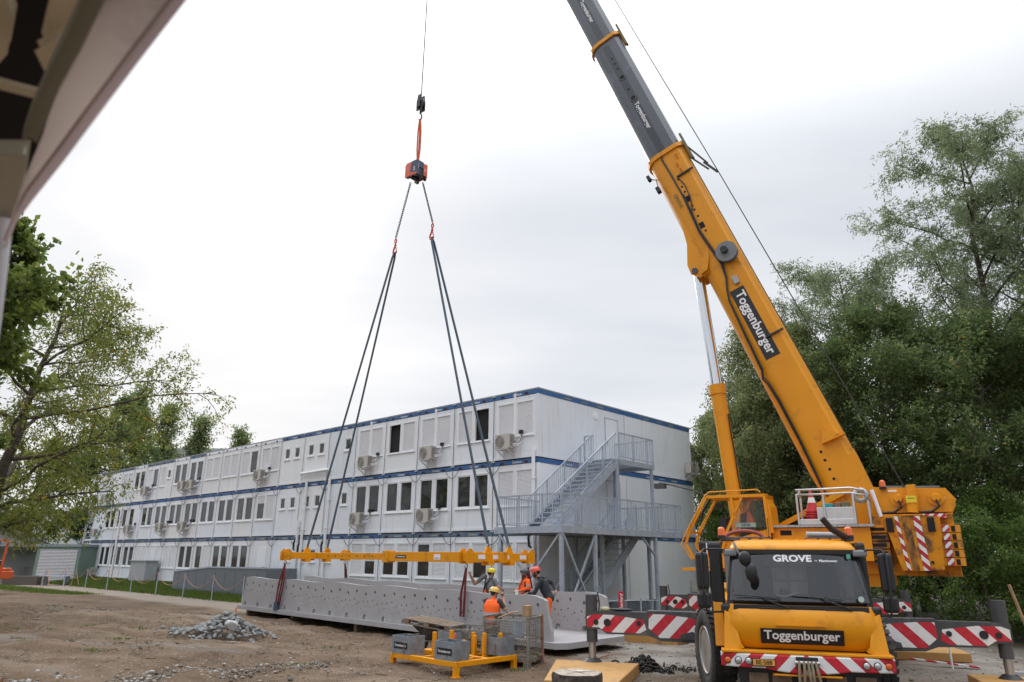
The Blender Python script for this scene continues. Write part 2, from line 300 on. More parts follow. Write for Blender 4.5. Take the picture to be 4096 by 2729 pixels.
# ------------------------------------------------------------------ ground
def pos_ground_mat():
    m = bpy.data.materials.new('site_ground'); m.use_nodes = True; nt = m.node_tree; N = nt.nodes; L = nt.links; p = N['Principled BSDF']; p.inputs['Roughness'].default_value = 0.95; p.inputs['Specular IOR Level'].default_value = 0.2
    tc = N.new('ShaderNodeTexCoord'); P = tc.outputs['Object']
    def noise(sc, det=6, ro=0.6, off=0.0, st=None):
        n = N.new('ShaderNodeTexNoise'); n.inputs['Scale'].default_value = sc; n.inputs['Detail'].default_value = det; n.inputs['Roughness'].default_value = ro
        mp = N.new('ShaderNodeMapping'); mp.inputs['Location'].default_value = (off, off * 1.7, 0)
        if st: mp.inputs['Rotation'].default_value = (0, 0, st[0]); mp.inputs['Scale'].default_value = (st[1], st[2], 1)
        L.new(P, mp.inputs[0]); L.new(mp.outputs[0], n.inputs['Vector']); return n.outputs['Fac']
    def rng_(v, a, b, c=0.0, d=1.0):
        r = N.new('ShaderNodeMapRange'); r.inputs['From Min'].default_value = a; r.inputs['From Max'].default_value = b; r.inputs['To Min'].default_value = c; r.inputs['To Max'].default_value = d; L.new(v, r.inputs['Value']); return r.outputs[0]
    def mix(f, a, b):
        x = N.new('ShaderNodeMix'); x.data_type = 'RGBA'
        L.new(f, x.inputs['Factor'])
        for s_, k in ((a, 'A'), (b, 'B')):
            if isinstance(s_, tuple): x.inputs[k].default_value = s_ + (1,)
            else: L.new(s_, x.inputs[k])
        return x.outputs['Result']
    def math_(op, a, b=None, c=None):
        x = N.new('ShaderNodeMath'); x.operation = op
        for i, s_ in enumerate((a, b, c)):
            if s_ is None: continue
            if isinstance(s_, (int, float)): x.inputs[i].default_value = s_
            else: L.new(s_, x.inputs[i])
        return x.outputs[0]
    sep = N.new('ShaderNodeSeparateXYZ'); L.new(P, sep.inputs[0]); X, Y = sep.outputs['X'], sep.outputs['Y']
    base = mix(rng_(noise(0.55, 8), 0.32, 0.68), (0.105, 0.066, 0.038), (0.19, 0.13, 0.085))
    base = mix(rng_(noise(0.8, 8, 0.6, 11, (R(28), 0.35, 1.6)), 0.50, 0.70, 0, 0.8), base, (0.25, 0.185, 0.13))
    base = mix(rng_(noise(1.1, 9, 0.68, 5), 0.53, 0.70, 0, 0.85), base, (0.075, 0.054, 0.034))
    base = mix(rng_(noise(3.6, 6, 0.6, 19), 0.53, 0.68, 0, 0.6), base, (0.10, 0.074, 0.05))
    # grey gravel drifts
    base = mix(rng_(noise(0.42, 7, 0.6, 31, (R(25), 0.45, 1.5)), 0.58, 0.69, 0, 0.5), base, (0.235, 0.215, 0.195))
    # gravel yard round the crane
    yard = math_('MULTIPLY', rng_(X, 0.8, 3.2), rng_(Y, 14.5, 16.5)); yard = math_('MULTIPLY', yard, rng_(noise(0.8, 5, 0.6, 3), 0.3, 0.55))
    base = mix(yard, base, (0.33, 0.305, 0.27))
    # fine stones
    vo = N.new('ShaderNodeTexVoronoi'); vo.inputs['Scale'].default_value = 21; L.new(P, vo.inputs['Vector'])
    sp = N.new('ShaderNodeSeparateColor'); L.new(vo.outputs['Color'], sp.inputs[0])
    st = math_('MULTIPLY', math_('GREATER_THAN', sp.outputs[0], 0.62), rng_(vo.outputs['Distance'], 0.42, 0.30)); st = math_('MULTIPLY', st, rng_(noise(0.9, 4, 0.6, 7), 0.35, 0.6, 0.25, 0.9))
    base = mix(st, base, mix(sp.outputs[1], (0.17, 0.155, 0.14), (0.46, 0.44, 0.41)))
    # pale vehicle track along the building: distance from a line parallel to the front
    dt = N.new('ShaderNodeVectorMath'); dt.operation = 'DOT_PRODUCT'; dt.inputs[1].default_value = tuple(-DR); L.new(P, dt.inputs[0])
    q = math_('ADD', dt.outputs['Value'], float(CB.dot(DR)))             # metres out from the long front
    q = math_('ADD', q, math_('MULTIPLY_ADD', noise(0.35, 4, 0.5, 40), 1.6, -0.8))
    al = N.new('ShaderNodeVectorMath'); al.operation = 'DOT_PRODUCT'; al.inputs[1].default_value = tuple(DL); L.new(P, al.inputs[0])
    s_al = math_('ADD', al.outputs['Value'], -float(CB.dot(DL)))
    trk = math_('MULTIPLY', rng_(q, 2.5, 2.9), rng_(q, 5.9, 5.0)); trk = math_('MULTIPLY', trk, rng_(s_al, 6.0, 11.0))
    tcol = mix(rng_(noise(1.2, 8, 0.65, 2, (TH * -1, 0.3, 2.2)), 0.35, 0.65), (0.28, 0.225, 0.175), (0.38, 0.325, 0.27))
    base = mix(trk, base, tcol)
    # soil under the grass verge
    gr = math_('MULTIPLY', rng_(q, 2.9, 2.5), rng_(s_al, -6.0, -3.0)); base = mix(math_('MULTIPLY', gr, 0.85), base, (0.055, 0.075, 0.02))
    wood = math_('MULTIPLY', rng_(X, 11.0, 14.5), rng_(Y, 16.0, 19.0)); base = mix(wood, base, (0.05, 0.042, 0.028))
    L.new(base, p.inputs['Base Color'])
    hs = math_('ADD', math_('MULTIPLY', st, 0.5), noise(9, 9, 0.7)); b = N.new('ShaderNodeBump'); b.inputs['Strength'].default_value = 0.9; b.inputs['Distance'].default_value = 0.06; L.new(hs, b.inputs['Height'])
    b2 = N.new('ShaderNodeBump'); b2.inputs['Strength'].default_value = 0.8; b2.inputs['Distance'].default_value = 0.015; L.new(noise(55, 4, 0.7), b2.inputs['Height']); L.new(b.outputs[0], b2.inputs['Normal']); L.new(b2.outputs[0], p.inputs['Normal'])
    return m
GROUNDM = pos_ground_mat()
def make_ground():
    xs = np.concatenate([[-900, -400, -200, -120, -80, -60, -48], np.arange(-40, -18, 0.5), np.arange(-18, 14, 0.13), np.arange(14, 34, 0.6), [40, 60, 100, 200, 500, 900]])
    ys = np.concatenate([[-300, -60, -20, -5, 0, 4], np.arange(8, 10.5, 0.5), np.arange(10.5, 30, 0.13), np.arange(30, 70, 0.6), [75, 90, 120, 200, 400, 1200]])
    X, Y = np.meshgrid(xs, ys); Z = gz(X, Y)
    fine = np.where((Y > 10) & (Y < 29.5) & (X > -17.5) & (X < 14), 1.0, 0.0)
    # clods, ruts and trodden soil
    rr = np.random.default_rng(3); k = np.zeros_like(Z)
    for f, a in ((1.4, .016), (2.6, .013), (4.7, .010), (8.0, .007), (13.0, .005)):
        for _ in range(4):
            t = rr.uniform(0, 6.28); ph = rr.uniform(0, 6.28); k += a * np.sin(f * (X * np.cos(t) + Y * np.sin(t)) + ph + 1.5 * np.sin(0.37 * f * (X * np.sin(t) - Y * np.cos(t))))
    soft = 0.35 + 0.65 / (1 + np.exp((X + 3.5) / 0.8)); Z = Z + fine * k * 0.95 * soft
    n0, n1 = Z.shape; V = np.stack([X, Y, Z], -1).reshape(-1, 3); idx = np.arange(n0 * n1).reshape(n0, n1)
    F = np.stack([idx[:-1, :-1], idx[:-1, 1:], idx[1:, 1:], idx[1:, :-1]], -1).reshape(-1, 4)
    me = bpy.data.meshes.new('ground'); me.vertices.add(len(V)); me.vertices.foreach_set('co', V.ravel()); me.loops.add(F.size); me.loops.foreach_set('vertex_index', F.ravel())
    me.polygons.add(len(F)); me.polygons.foreach_set('loop_start', np.arange(0, F.size, 4)); me.polygons.foreach_set('use_smooth', np.ones(len(F), bool)); me.update(calc_edges=True); me.materials.append(GROUNDM)
    o = bpy.data.objects.new('ground', me); COL.objects.link(o); o['kind'] = 'structure'; o['label'] = 'bare brown earth and gravel of the building site'
make_ground()
def raw_mesh(name, V, F, m, kind=None, parent=None, attr=None, smooth=False):
    """V (n,3), F (m,k) arrays"""
    me = bpy.data.meshes.new(name); k = F.shape[1]; me.vertices.add(len(V)); me.vertices.foreach_set('co', np.ascontiguousarray(V, np.float32).ravel()); me.loops.add(F.size); me.loops.foreach_set('vertex_index', np.ascontiguousarray(F, np.int32).ravel())
    me.polygons.add(len(F)); me.polygons.foreach_set('loop_start', np.arange(0, F.size, k)); me.polygons.foreach_set('use_smooth', np.full(len(F), smooth)); me.update(calc_edges=True)
    for mm in (m if isinstance(m, (list, tuple)) else [m]): me.materials.append(mm)
    if attr is not None:
        a = me.attributes.new('rnd', 'FLOAT', 'POINT'); a.data.foreach_set('value', np.ascontiguousarray(attr, np.float32))
    o = bpy.data.objects.new(name, me); COL.objects.link(o)
    if parent: o.parent = parent; INV[o.name] = INV[parent.name]
    else: INV[o.name] = Matrix.Identity(4)
    if kind: o['kind'] = kind
    return o
def rnd_mat(name, cols, rough=0.8, trans=0.0, spec=0.3):
    """colour picked per piece from the mesh's own random value"""
    m = bpy.data.materials.new(name); m.use_nodes = True; nt = m.node_tree; N = nt.nodes; L = nt.links; p = N['Principled BSDF']; p.inputs['Roughness'].default_value = rough; p.inputs['Specular IOR Level'].default_value = spec
    at = N.new('ShaderNodeAttribute'); at.attribute_name = 'rnd'; cr = N.new('ShaderNodeValToRGB'); L.new(at.outputs['Fac'], cr.inputs[0])
    while len(cr.color_ramp.elements) < len(cols): cr.color_ramp.elements.new(0.5)
    for e, (q, c) in zip(cr.color_ramp.elements, cols): e.position = q; e.color = tuple(c) + (1,)
    L.new(cr.outputs[0], p.inputs['Base Color'])
    if trans:
        out = N['Material Output']; t = N.new('ShaderNodeBsdfTranslucent'); L.new(cr.outputs[0], t.inputs[0]); mx = N.new('ShaderNodeMixShader'); mx.inputs[0].default_value = trans
        L.new(p.outputs[0], mx.inputs[1]); L.new(t.outputs[0], mx.inputs[2]); L.new(mx.outputs[0], out.inputs[0])
    MATS[name] = m; return m
ICO_V, ICO_F = None, None
def _ico():
    global ICO_V, ICO_F
    bm = bmesh.new(); bmesh.ops.create_icosphere(bm, subdivisions=1, radius=1.0); bm.verts.ensure_lookup_table()
    ICO_V = np.array([v.co[:] for v in bm.verts]); ICO_F = np.array([[v.index for v in f.verts] for f in bm.faces]); bm.free()
_ico()
def scatter_stones(name, P, size, m, label, rs=5):
    r = np.random.default_rng(rs); n = len(P); V = np.repeat(ICO_V[None], n, 0) * (1 + r.uniform(-.25, .25, (n, len(ICO_V), 1)))
    V = V * size[:, None, None] * np.stack([r.uniform(.8, 1.3, n), r.uniform(.7, 1.2, n), r.uniform(.45, .8, n)], -1)[:, None]
    a = r.uniform(0, 6.28, n); c, s_ = np.cos(a)[:, None], np.sin(a)[:, None]; V = np.stack([V[..., 0] * c - V[..., 1] * s_, V[..., 0] * s_ + V[..., 1] * c, V[..., 2]], -1) + P[:, None]
    F = (ICO_F[None] + (np.arange(n) * len(ICO_V))[:, None, None]).reshape(-1, 3)
    o = raw_mesh(name, V.reshape(-1, 3), F, m, 'stuff', attr=np.repeat(r.random(n), len(ICO_V))); o['label'] = label; o['category'] = 'gravel'; return o
STONEM = rnd_mat('loose_stone_mix', [(0, (0.11, 0.09, 0.07)), (0.55, (0.20, 0.17, 0.14)), (0.85, (0.29, 0.27, 0.24)), (1, (0.42, 0.40, 0.37))], 0.85)
def make_gravel():
    r = np.random.default_rng(12); P = []
    # loose stones over the earth, denser in drifts
    n = 34000; x = r.uniform(-17, 13, n); y = 10.8 + 17 * r.random(n) ** 1.4
    dens = 0.30 + 0.9 * ((np.sin(0.9 * x * .35 + 1.6 * (y - 0.45 * x)) + np.sin(2.3 * (y - .42 * x) + .3 * x)) > 0.85) + 0.45 * ((x > 1.5) & (y > 14.5))
    k = r.random(n) < dens * 0.40; x, y = x[k], y[k]
    sz = 0.010 + 0.016 * r.random(len(x)) ** 2 + 0.028 * (r.random(len(x)) < 0.035)
    keep = ~((x > 3.0) & (x < 7.0) & (y > 11.4) & (y < 14)); x, y, sz = x[keep], y[keep], sz[keep]
    scatter_stones('loose_gravel', np.stack([x, y, gz(x, y) + sz * 0.15], -1), sz, STONEM, 'small loose stones strewn over the earth')
    # pebble line running up the bank at the lower left
    n = 1500; t = r.random(n); x = -10.2 + 6.4 * t + r.normal(0, 0.10, n); y = 13.35 + 3.1 * t + r.normal(0, 0.16 + .1 * t, n)
    sz = (0.016 + 0.04 * r.random(n) ** 3) * (1.25 - 0.5 * t)
    scatter_stones('pebble_line', np.stack([x, y, gz(x, y) + sz * 0.2], -1), sz, STONEM, 'line of pale pebbles running up the earth bank', 6)
make_gravel()
GRASSM = rnd_mat('grass_blades', [(0, (0.065, 0.11, 0.018)), (0.6, (0.13, 0.20, 0.035)), (1, (0.20, 0.22, 0.06))], 0.7, 0.35)
def grass(name, x, y, h, label, rs=1):
    r = np.random.default_rng(rs); n = len(x); z = gz(x, y) - 0.01; a = r.uniform(0, 6.28, n); hh = h * r.uniform(0.5, 1.2, n); wd = 0.014 + 0.010 * r.random(n); ln = r.normal(0, 0.35, (n, 2)) * hh[:, None]
    c, s_ = np.cos(a) * wd, np.sin(a) * wd; B = np.stack([x, y, z], -1)
    V = np.stack([B + np.stack([c, s_, 0 * c], -1), B - np.stack([c, s_, 0 * c], -1), B + np.concatenate([ln, hh[:, None]], -1)], 1).reshape(-1, 3)
    o = raw_mesh(name, V, np.arange(3 * n).reshape(-1, 3), GRASSM, 'stuff', attr=np.repeat(r.random(n), 3)); o['label'] = label; o['category'] = 'grass'
def make_grass():
    r = np.random.default_rng(4)
    n = 110000; s_ = 8 + 62 * r.random(n) ** 1.2; q = 0.2 + 2.7 * r.random(n) + r.normal(0, .12, n); k = r.random(n) < np.clip(1.6 - abs(q - 2.2) * .35, .5, 1); s_, q = s_[k], q[k]
    P = np.array(CB)[:2] + np.outer(s_, np.array(DL)[:2]) - np.outer(q, np.array(DR)[:2]); keep = P[:, 1] > 29; P = P[keep]
    grass('grass_verge', P[:, 0], P[:, 1], 0.24, 'green grass verge along the container building')
    n = 14000; t = r.random(n); x = -44 + 19 * t + r.normal(0, .6, n); y = 58 - 14.5 * t + r.normal(0, 1.0, n) * (1.1 - .9 * t)
    grass('grass_patch', x, y, 0.14, 'patch of short grass left of the dirt track', 2)
    n = 5000; s_ = r.uniform(-3, 16, n); q = r.uniform(0.2, 3.2, n)
    P = np.array(CB)[:2] + np.outer(s_, np.array(DR)[:2]) - np.outer(q, np.array(DL)[:2])
    grass('grass_by_fence', P[:, 0], P[:, 1], 0.12, 'grass below the steel stairs beside the concrete trough', 3)
make_grass()
def make_litter():
    r = np.random.default_rng(77); n = 900; x = r.uniform(-15, 3, n); y = 11.5 + 14 * r.random(n); z = gz(x, y) + .015; a = r.uniform(0, 6.28, n); l = .03 + .10 * r.random(n) ** 2; d = np.stack([np.cos(a) * l, np.sin(a) * l, r.normal(0, .25, n) * l], -1); p = np.stack([-np.sin(a), np.cos(a), 0 * a], -1) * .007; B = np.stack([x, y, z], -1); up = np.array([0, 0, .012])
    V = np.stack([B - d - p, B + d - p, B + d + p, B - d + p, B - d + up, B + d + up], 1).reshape(-1, 3); F = (np.array([[0, 1, 5, 4], [3, 4, 5, 2], [0, 3, 2, 1]])[None] + 6 * np.arange(n)[:, None, None]).reshape(-1, 4)
    o = raw_mesh('twig_litter', V, F, rnd_mat('twig_mix', [(0, (.03, .022, .015)), (1, (.12, .08, .05))], .9), 'stuff', attr=np.repeat(r.random(n), 6)); o['label'] = 'dark twigs and root bits scattered over the earth'; o['category'] = 'litter'
    n = 700; c = r.integers(0, 22, n); cx = r.uniform(-15, 1, 22); cy = 12 + 13 * r.random(22); x = cx[c] + r.normal(0, .14, n); y = cy[c] + r.normal(0, .10, n)
    grass('sparse_weeds', x, y, .05, 'sparse small weeds on the bare earth', 9)
make_litter()
# ------------------------------------------------------------------ container building
W, LEN, HC = 2.45, 6.06, 2.77
ZF = [H + 1.023 - 2.77, H + 1.023, H + 3.79, H + 6.60]      # floor of each storey and the roof
FL = frame(CB, DL, -DR, UP)        # long front: x = along, y = outwards, z = up
FR = frame(CB, DR, -DL, UP)        # end wall:   x = along, y = outwards, z = up
bld = thing('container_building', 'three storey white container building with blue roof beams and roller shutters', 'building', TR(CB.x, CB.y, 0))
def wall_open(mb, x0, x1, z0, z1, ops, y=0.0, depth=0.07):
    """wall face in the xz plane at y with rectangular openings and their reveals"""
    xs = sorted({x0, x1, *[o[0] for o in ops], *[o[1] for o in ops]}); zs = sorted({z0, z1, *[o[2] for o in ops], *[o[3] for o in ops]})
    for a, b in zip(xs, xs[1:]):
        for c, d in zip(zs, zs[1:]):
            mx, mz = (a + b) / 2, (c + d) / 2
            if any(o[0] < mx < o[1] and o[2] < mz < o[3] for o in ops): continue
            mb.add([(a, y, c), (b, y, c), (b, y, d), (a, y, d)], [(0, 1, 2, 3)])
    for a, b, c, d in ops:
        k = y - depth
        mb.add([(a, y, c), (b, y, c), (b, k, c), (a, k, c)], [(0, 1, 2, 3)]); mb.add([(a, y, d), (b, y, d), (b, k, d), (a, k, d)], [(3, 2, 1, 0)])
        mb.add([(a, y, c), (a, k, c), (a, k, d), (a, y, d)], [(0, 1, 2, 3)]); mb.add([(b, y, c), (b, k, c), (b, k, d), (b, y, d)], [(3, 2, 1, 0)])
def window(x0, x1, z0, z1, kind):
    """kinds: G glass, S shutter down, H half shutter, D open and dark, T tilted sash, s small, t small tilted"""
    fw = 0.055; mb = MB(FL)
    for a, b, c, d in ((x0, x1, z0, z0 + fw), (x0, x1, z1 - fw, z1), (x0, x0 + fw, z0 + fw, z1 - fw), (x1 - fw, x1, z0 + fw, z1 - fw)): mb.box(a, b, -0.06, 0.022, c, d)
    mb.box(x0 - 0.03, x1 + 0.03, 0.0, 0.06, z0 - 0.03, z0 - 0.003)
    if kind in 'GHTst':
        e = fw + 0.045
        for a, b, c, d in ((x0 + fw, x1 - fw, z0 + fw, z0 + e), (x0 + fw, x1 - fw, z1 - e, z1 - fw), (x0 + fw, x0 + e, z0 + e, z1 - e), (x1 - e, x1 - fw, z0 + e, z1 - e)): mb.box(a, b, -0.055, 0.002, c, d)
    wn = mb.build('window', PVC, bld)
    if kind in 'GHTst':
        a, b, c, d = x0 + fw, x1 - fw, z0 + fw, z1 - fw
        MB(FL).box(a, b, -0.06, -0.035, c, d).build('pane', GLASSR, wn)
        if kind in 'Tt':
            t = 0.17 if kind == 'T' else 0.12; m2 = MB(FL)
            P = lambda x, z, y: (x, y - 0.015 + 0.0 + (-(z - c)) * t, z)
            q = MB(FL); e = 0.05
            for xa, xb, za, zb in ((a, b, c, c + e), (a, b, d - e, d), (a, a + e, c + e, d - e), (b - e, b, c + e, d - e)):
                q.add([P(xa, za, .0), P(xb, za, .0), P(xb, zb, .0), P(xa, zb, .0), P(xa, za, .04), P(xb, za, .04), P(xb, zb, .04), P(xa, zb, .04)], [(0, 3, 2, 1), (4, 5, 6, 7), (0, 1, 5, 4), (1, 2, 6, 5), (2, 3, 7, 6), (3, 0, 4, 7)])
            q.build('sash', PVC, wn)
    if kind in 'SH':
        zb = z0 + fw if kind == 'S' else z0 + fw + (z1 - z0) * (0.62 if random.random() < .6 else 0.4); zt = z1 - fw; n = max(3, int(round((zt - zb) / 0.052))); h = (zt - zb) / n; sb = MB(FL); a, b = x0 + fw, x1 - fw
        for i in range(n):
            c = zb + i * h; sb.add([(a, -0.030, c), (b, -0.030, c), (b, -0.012, c + h * .3), (a, -0.012, c + h * .3), (b, -0.012, c + h * .75), (a, -0.012, c + h * .75), (b, -0.030, c + h), (a, -0.030, c + h)], [(0, 1, 2, 3), (3, 2, 4, 5), (5, 4, 6, 7)])
        sb.build('shutter', SHUT, wn)
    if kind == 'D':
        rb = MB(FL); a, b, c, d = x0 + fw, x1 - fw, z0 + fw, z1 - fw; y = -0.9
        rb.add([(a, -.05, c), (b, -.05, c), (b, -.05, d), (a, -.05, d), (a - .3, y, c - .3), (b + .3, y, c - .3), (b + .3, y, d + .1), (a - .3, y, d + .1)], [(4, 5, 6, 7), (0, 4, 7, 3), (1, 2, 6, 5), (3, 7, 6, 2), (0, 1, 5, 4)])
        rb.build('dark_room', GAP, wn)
LV3 = ['S S', 'D S', 'S S', 'S D', 'S S', 's -', 't t', 't t', 'S S', 'G S', 'S S', 'S S', 'G T', 'G T', 't S', 'G S', 'G T', 'S S', '- -', '- -']
LV2 = ['S S', 'G G', 'G G', 'G G', 'G G', 's -', 's s', 's s', 'S H', 'G G', 'G G', 'G G', 'G G', 'G G', 'G G', 'G G', '- G', 'G G', 'G G', '- -']
LV1 = ['S S', 'H S', 'S G', 'H H', 'H S', '- s', 's s', 's -', 'door', 'G G', 'G G', 'S G', 'G G', 'S S', 'S S', 'S S', 'G G', 'G G', 'G G', '- -']
# listed from the corner outwards; in each module the window nearer the corner comes first
def make_beam_mesh(col, z, i, lvl):
    z1 = z + HC - 0.03; mb = MB(FL); x0, x1 = i * W + 0.012, (i + 1) * W - 0.012
    mb.box(x0, x1, -0.12, 0.014, z1 - 0.165, z1); b = mb.build('roof_beam', col, bld)
    for u in (0.62, 1.95):
        s_ = MB(FL); s_.box(x0 + u - .09, x0 + u + .09, 0.012, 0.018, z1 - .14, z1 - .06); s_.build('socket_recess', GAP, b)
        s_ = MB(FL); s_.cyl((x0 + u - .02, 0.0, z1 - .10), (x0 + u - .07, .055, z1 - .115), 0.032, n=8); s_.build('power_plug', mat('plug_red', (0.25, 0.02, 0.03), 0.5), b)
    if i < 9:
        t = MB(FL); lettering(t, 'Condecta', ((x0 + x1) / 2 - .1, 0.019, z1 - 0.09), (-1, 0, 0), (0, 0, 1), width=0.50, bold=0.02); t.build('lettering', mat('faded_print', (0.52, 0.52, 0.44), 0.6) if lvl == 0 else WHITEP, b)
    if i:
        c = MB(FL); c.box(i * W - .10, i * W + .10, 0.0, 0.06, z1 - .03, z1 + .045); c.build('corner_lock', GALV, b)
        if lvl < 2:
            k = MB(FL); pts = [(i * W - .45 + .9 * t, 0.06, z1 - .12 - .38 * (1 - (2 * t - 1) ** 2)) for t in np.linspace(0, 1, 9)]; k.tube(pts, 0.012, 5); k.build('power_cable', BLACK, b)
for lvl, rows in enumerate((LV1, LV2, LV3)):
    z = ZF[lvl]
    for i, code in enumerate(rows):
        x0, x1 = i * W, (i + 1) * W; ops = []; wins = []
        if code == 'door': wins = []
        else:
            for j, k in enumerate(code.split()):
                if k == '-': continue
                if k in 'st': a = x0 + (0.42 if j == 0 else 1.45); b = a + 0.62; c, d = z + 1.42, z + 2.12
                else: a = x0 + (0.23 if j == 0 else 1.27); b = a + 0.95; c, d = z + (0.92 if lvl else 0.86), z + 2.36
                if k == 'D' : a += 0.02
                ops.append((a, b, c, d)); wins.append(k)
        col = random.choice((CONT, CONT, CONT3, CONT4)) if (i < 8 or i > 17) else random.choice((CONT2, CONT2, CONT3))
        mb = MB(FL); wall_open(mb, x0 + 0.075, x1 - 0.075, z + 0.13, z + HC - 0.215, ops)
        mb.box(x0 + 0.024, x0 + 0.07, -0.12, 0.022, z + 0.13, z + HC - 0.215); mb.box(x1 - 0.07, x1 - 0.024, -0.12, 0.022, z + 0.13, z + HC - 0.215); mb.box(x0 + 0.02, x1 - 0.02, -0.12, 0.026, z + 0.03, z + 0.128)
        mb.build('wall_panel', col, bld)
        for o, k in zip(ops, wins): window(*o, k)
        bc = BLUE if (lvl == 2 and i < 8) or (lvl == 1) or (lvl == 0 and 4 <= i < 6) else (BLUEF if lvl < 2 or i in (12, 14, 15, 17, 18, 19) else CONT)
        make_beam_mesh(bc, z, i, lvl)
        if code == 'door':
            d = MB(FL); d.box(x0 + .55, x0 + 1.5, -.02, .025, z + .14, z + 2.2); dd = d.build('door', PVC, bld, bev=.004); MB(FL).box(x0 + .62, x0 + .74, .025, .075, z + 1.1, z + 1.13).build('handle', STEEL, dd)
# dark joints between the stacked containers
for i in range(0, 20):
    for lvl in range(3):
        m = MB(FL); m.box((i + 1) * W - .021, (i + 1) * W + .021, -.1, .013, ZF[lvl] + .03, ZF[lvl] + HC - .22); m.build('module_joint', GAP, bld)
for lvl in (1, 2):
    m = MB(FL); m.box(.02, 20 * W, -.1, .012, ZF[lvl] - .028, ZF[lvl] + .029); m.build('storey_joint', GAP, bld); m = MB(FR); m.box(.02, 2 * LEN - .02, -.09, .010, ZF[lvl] - .028, ZF[lvl] + .018); m.build('storey_joint', GAP, bld)
for lvl in range(3):
    m = MB(FR); m.box(LEN - .011, LEN + .011, -.09, .012, ZF[lvl] + .03, ZF[lvl] + HC - .22); m.build('module_joint', GAP, bld)
# end wall: two containers end to end on each storey
for lvl in range(3):
    z = ZF[lvl]
    for i in range(2):
        x0, x1 = i * LEN, (i + 1) * LEN; mb = MB(FR); mb.box(x0 + .09, x1 - .09, -.1, 0, z + .13, z + HC - .215)
        mb.box(x0 + (.0 if i == 0 else .012), x0 + .085, -.1, .015, z + .13, z + HC - .215); mb.box(x1 - .085, x1 - .012, -.1, .015, z + .13, z + HC - .215); mb.box(x0 + .0, x1 - .012, -.1, .02, z + .02, z + .128)
        for u in (2.02, 4.04): mb.box(x0 + u - .004, x0 + u + .004, 0, .003, z + .14, z + HC - .25)
        mb.build('wall_panel', (CONT, CONT4, CONT3)[(lvl + i) % 3], bld)
        b = MB(FR); z1 = z + HC - .03; b.box(x0 + .0, x1 - .012, -.12, .014, z1 - .18, z1); bo = b.build('roof_beam', BLUE, bld)
        for u in (1.9, 3.1, 4.2):
            t = MB(FR); lettering(t, 'Condecta' if u != 3.1 else 'Mobile Räume', (x0 + u, .019, z1 - .09), (1, 0, 0), (0, 0, 1), width=.46, bold=.018); t.build('lettering', mat('gold_print', (0.42, 0.40, 0.22), 0.6) if lvl == 2 else WHITEP, bo)
        c = MB(FR); c.box(x1 - .12, x1 + .09, .0, .05, z1 - .02, z1 + .05); c.build('corner_lock', GALV, bo)
    if lvl: 
        xd = 4.55; d = MB(FR); d.box(xd, xd + .95, -.02, .022, z + .13, z + 2.2); dd = d.build('door', CONT, bld); e = MB(FR); e.box(xd + .06, xd + .09, .022, .06, z + 1.05, z + 1.25); e.box(xd + .06, xd + .2, .06, .075, z + 1.13, z + 1.15); e.build('handle', STEEL, dd)
        e = MB(FR); e.box(xd - .03, xd, -.02, .03, z + .13, z + 2.23); e.box(xd + .95, xd + .98, -.02, .03, z + .13, z + 2.23); e.box(xd - .03, xd + .98, -.02, .03, z + 2.2, z + 2.23); e.build('door_frame', GALV, dd)
        MB(FR).cyl((3.9, 0, z + 2.2), (3.9, .03, z + 2.2), .16, n=20).build('vent_cover', PVC, bld)
# body of the building behind the fronts, roof and plinth
cb = MB(FL); L49 = 20 * W
cb.box(.02, L49 - .02, -12.1, -.115, ZF[0] + .02, ZF[3] - .06); cb.build('inner_body', GAP, bld)
cb = MB(FL); cb.box(-.0, L49, -12.12, .0, ZF[3] - .055, ZF[3] + .0); cb.build('roof', mat('roof_sheet', (0.3, 0.31, 0.32), 0.7), bld)
cb = MB(FL); cb.box(.15, L49 - .3, -12.0, -.12, -.25, ZF[0] + .02); cb.build('plinth', mat('plinth_sheet', (0.06, 0.068, 0.075), 0.7, var=.2), bld)
pl = MB(FR)
for k in range(60): pl.box(.16 + k * .2, .26 + k * .2, -.14, -.10, -.2, ZF[0] + .015)
pl.build('plinth_cladding', mat('plinth_grey', (0.10, 0.11, 0.12), 0.6), bld, kind='stuff')
# open frame at the far end of the long front
en = MB(FL)
for a in (L49 + .05, L49 + 1.9):
    en.box(a, a + .14, -.14, .0, -.2, ZF[3] - .1); en.box(a, a + .14, -6, -5.86, -.2, ZF[3] - .1)
for z in (ZF[0], ZF[1], ZF[2], ZF[3] - .2): en.box(L49 + .2, L49 + 1.9, -.14, .0, z, z + .16); en.box(L49 + 1.9, L49 + 2.04, -5.86, -.15, z, z + .16)
en.build('end_frame', PVC, bld)
for z in (ZF[0], ZF[1]):
    g = MB(FL)
    for k in range(5): g.box(L49 + .3 + k * .35, L49 + .34 + k * .35, -.08, -.03, z + 1.5, z + 2.55)
    for k in range(4): g.box(L49 + .2, L49 + 1.88, -.075, -.035, z + 1.5 + k * .34, z + 1.54 + k * .34)
    g.build('end_lattice', PVC, bld)
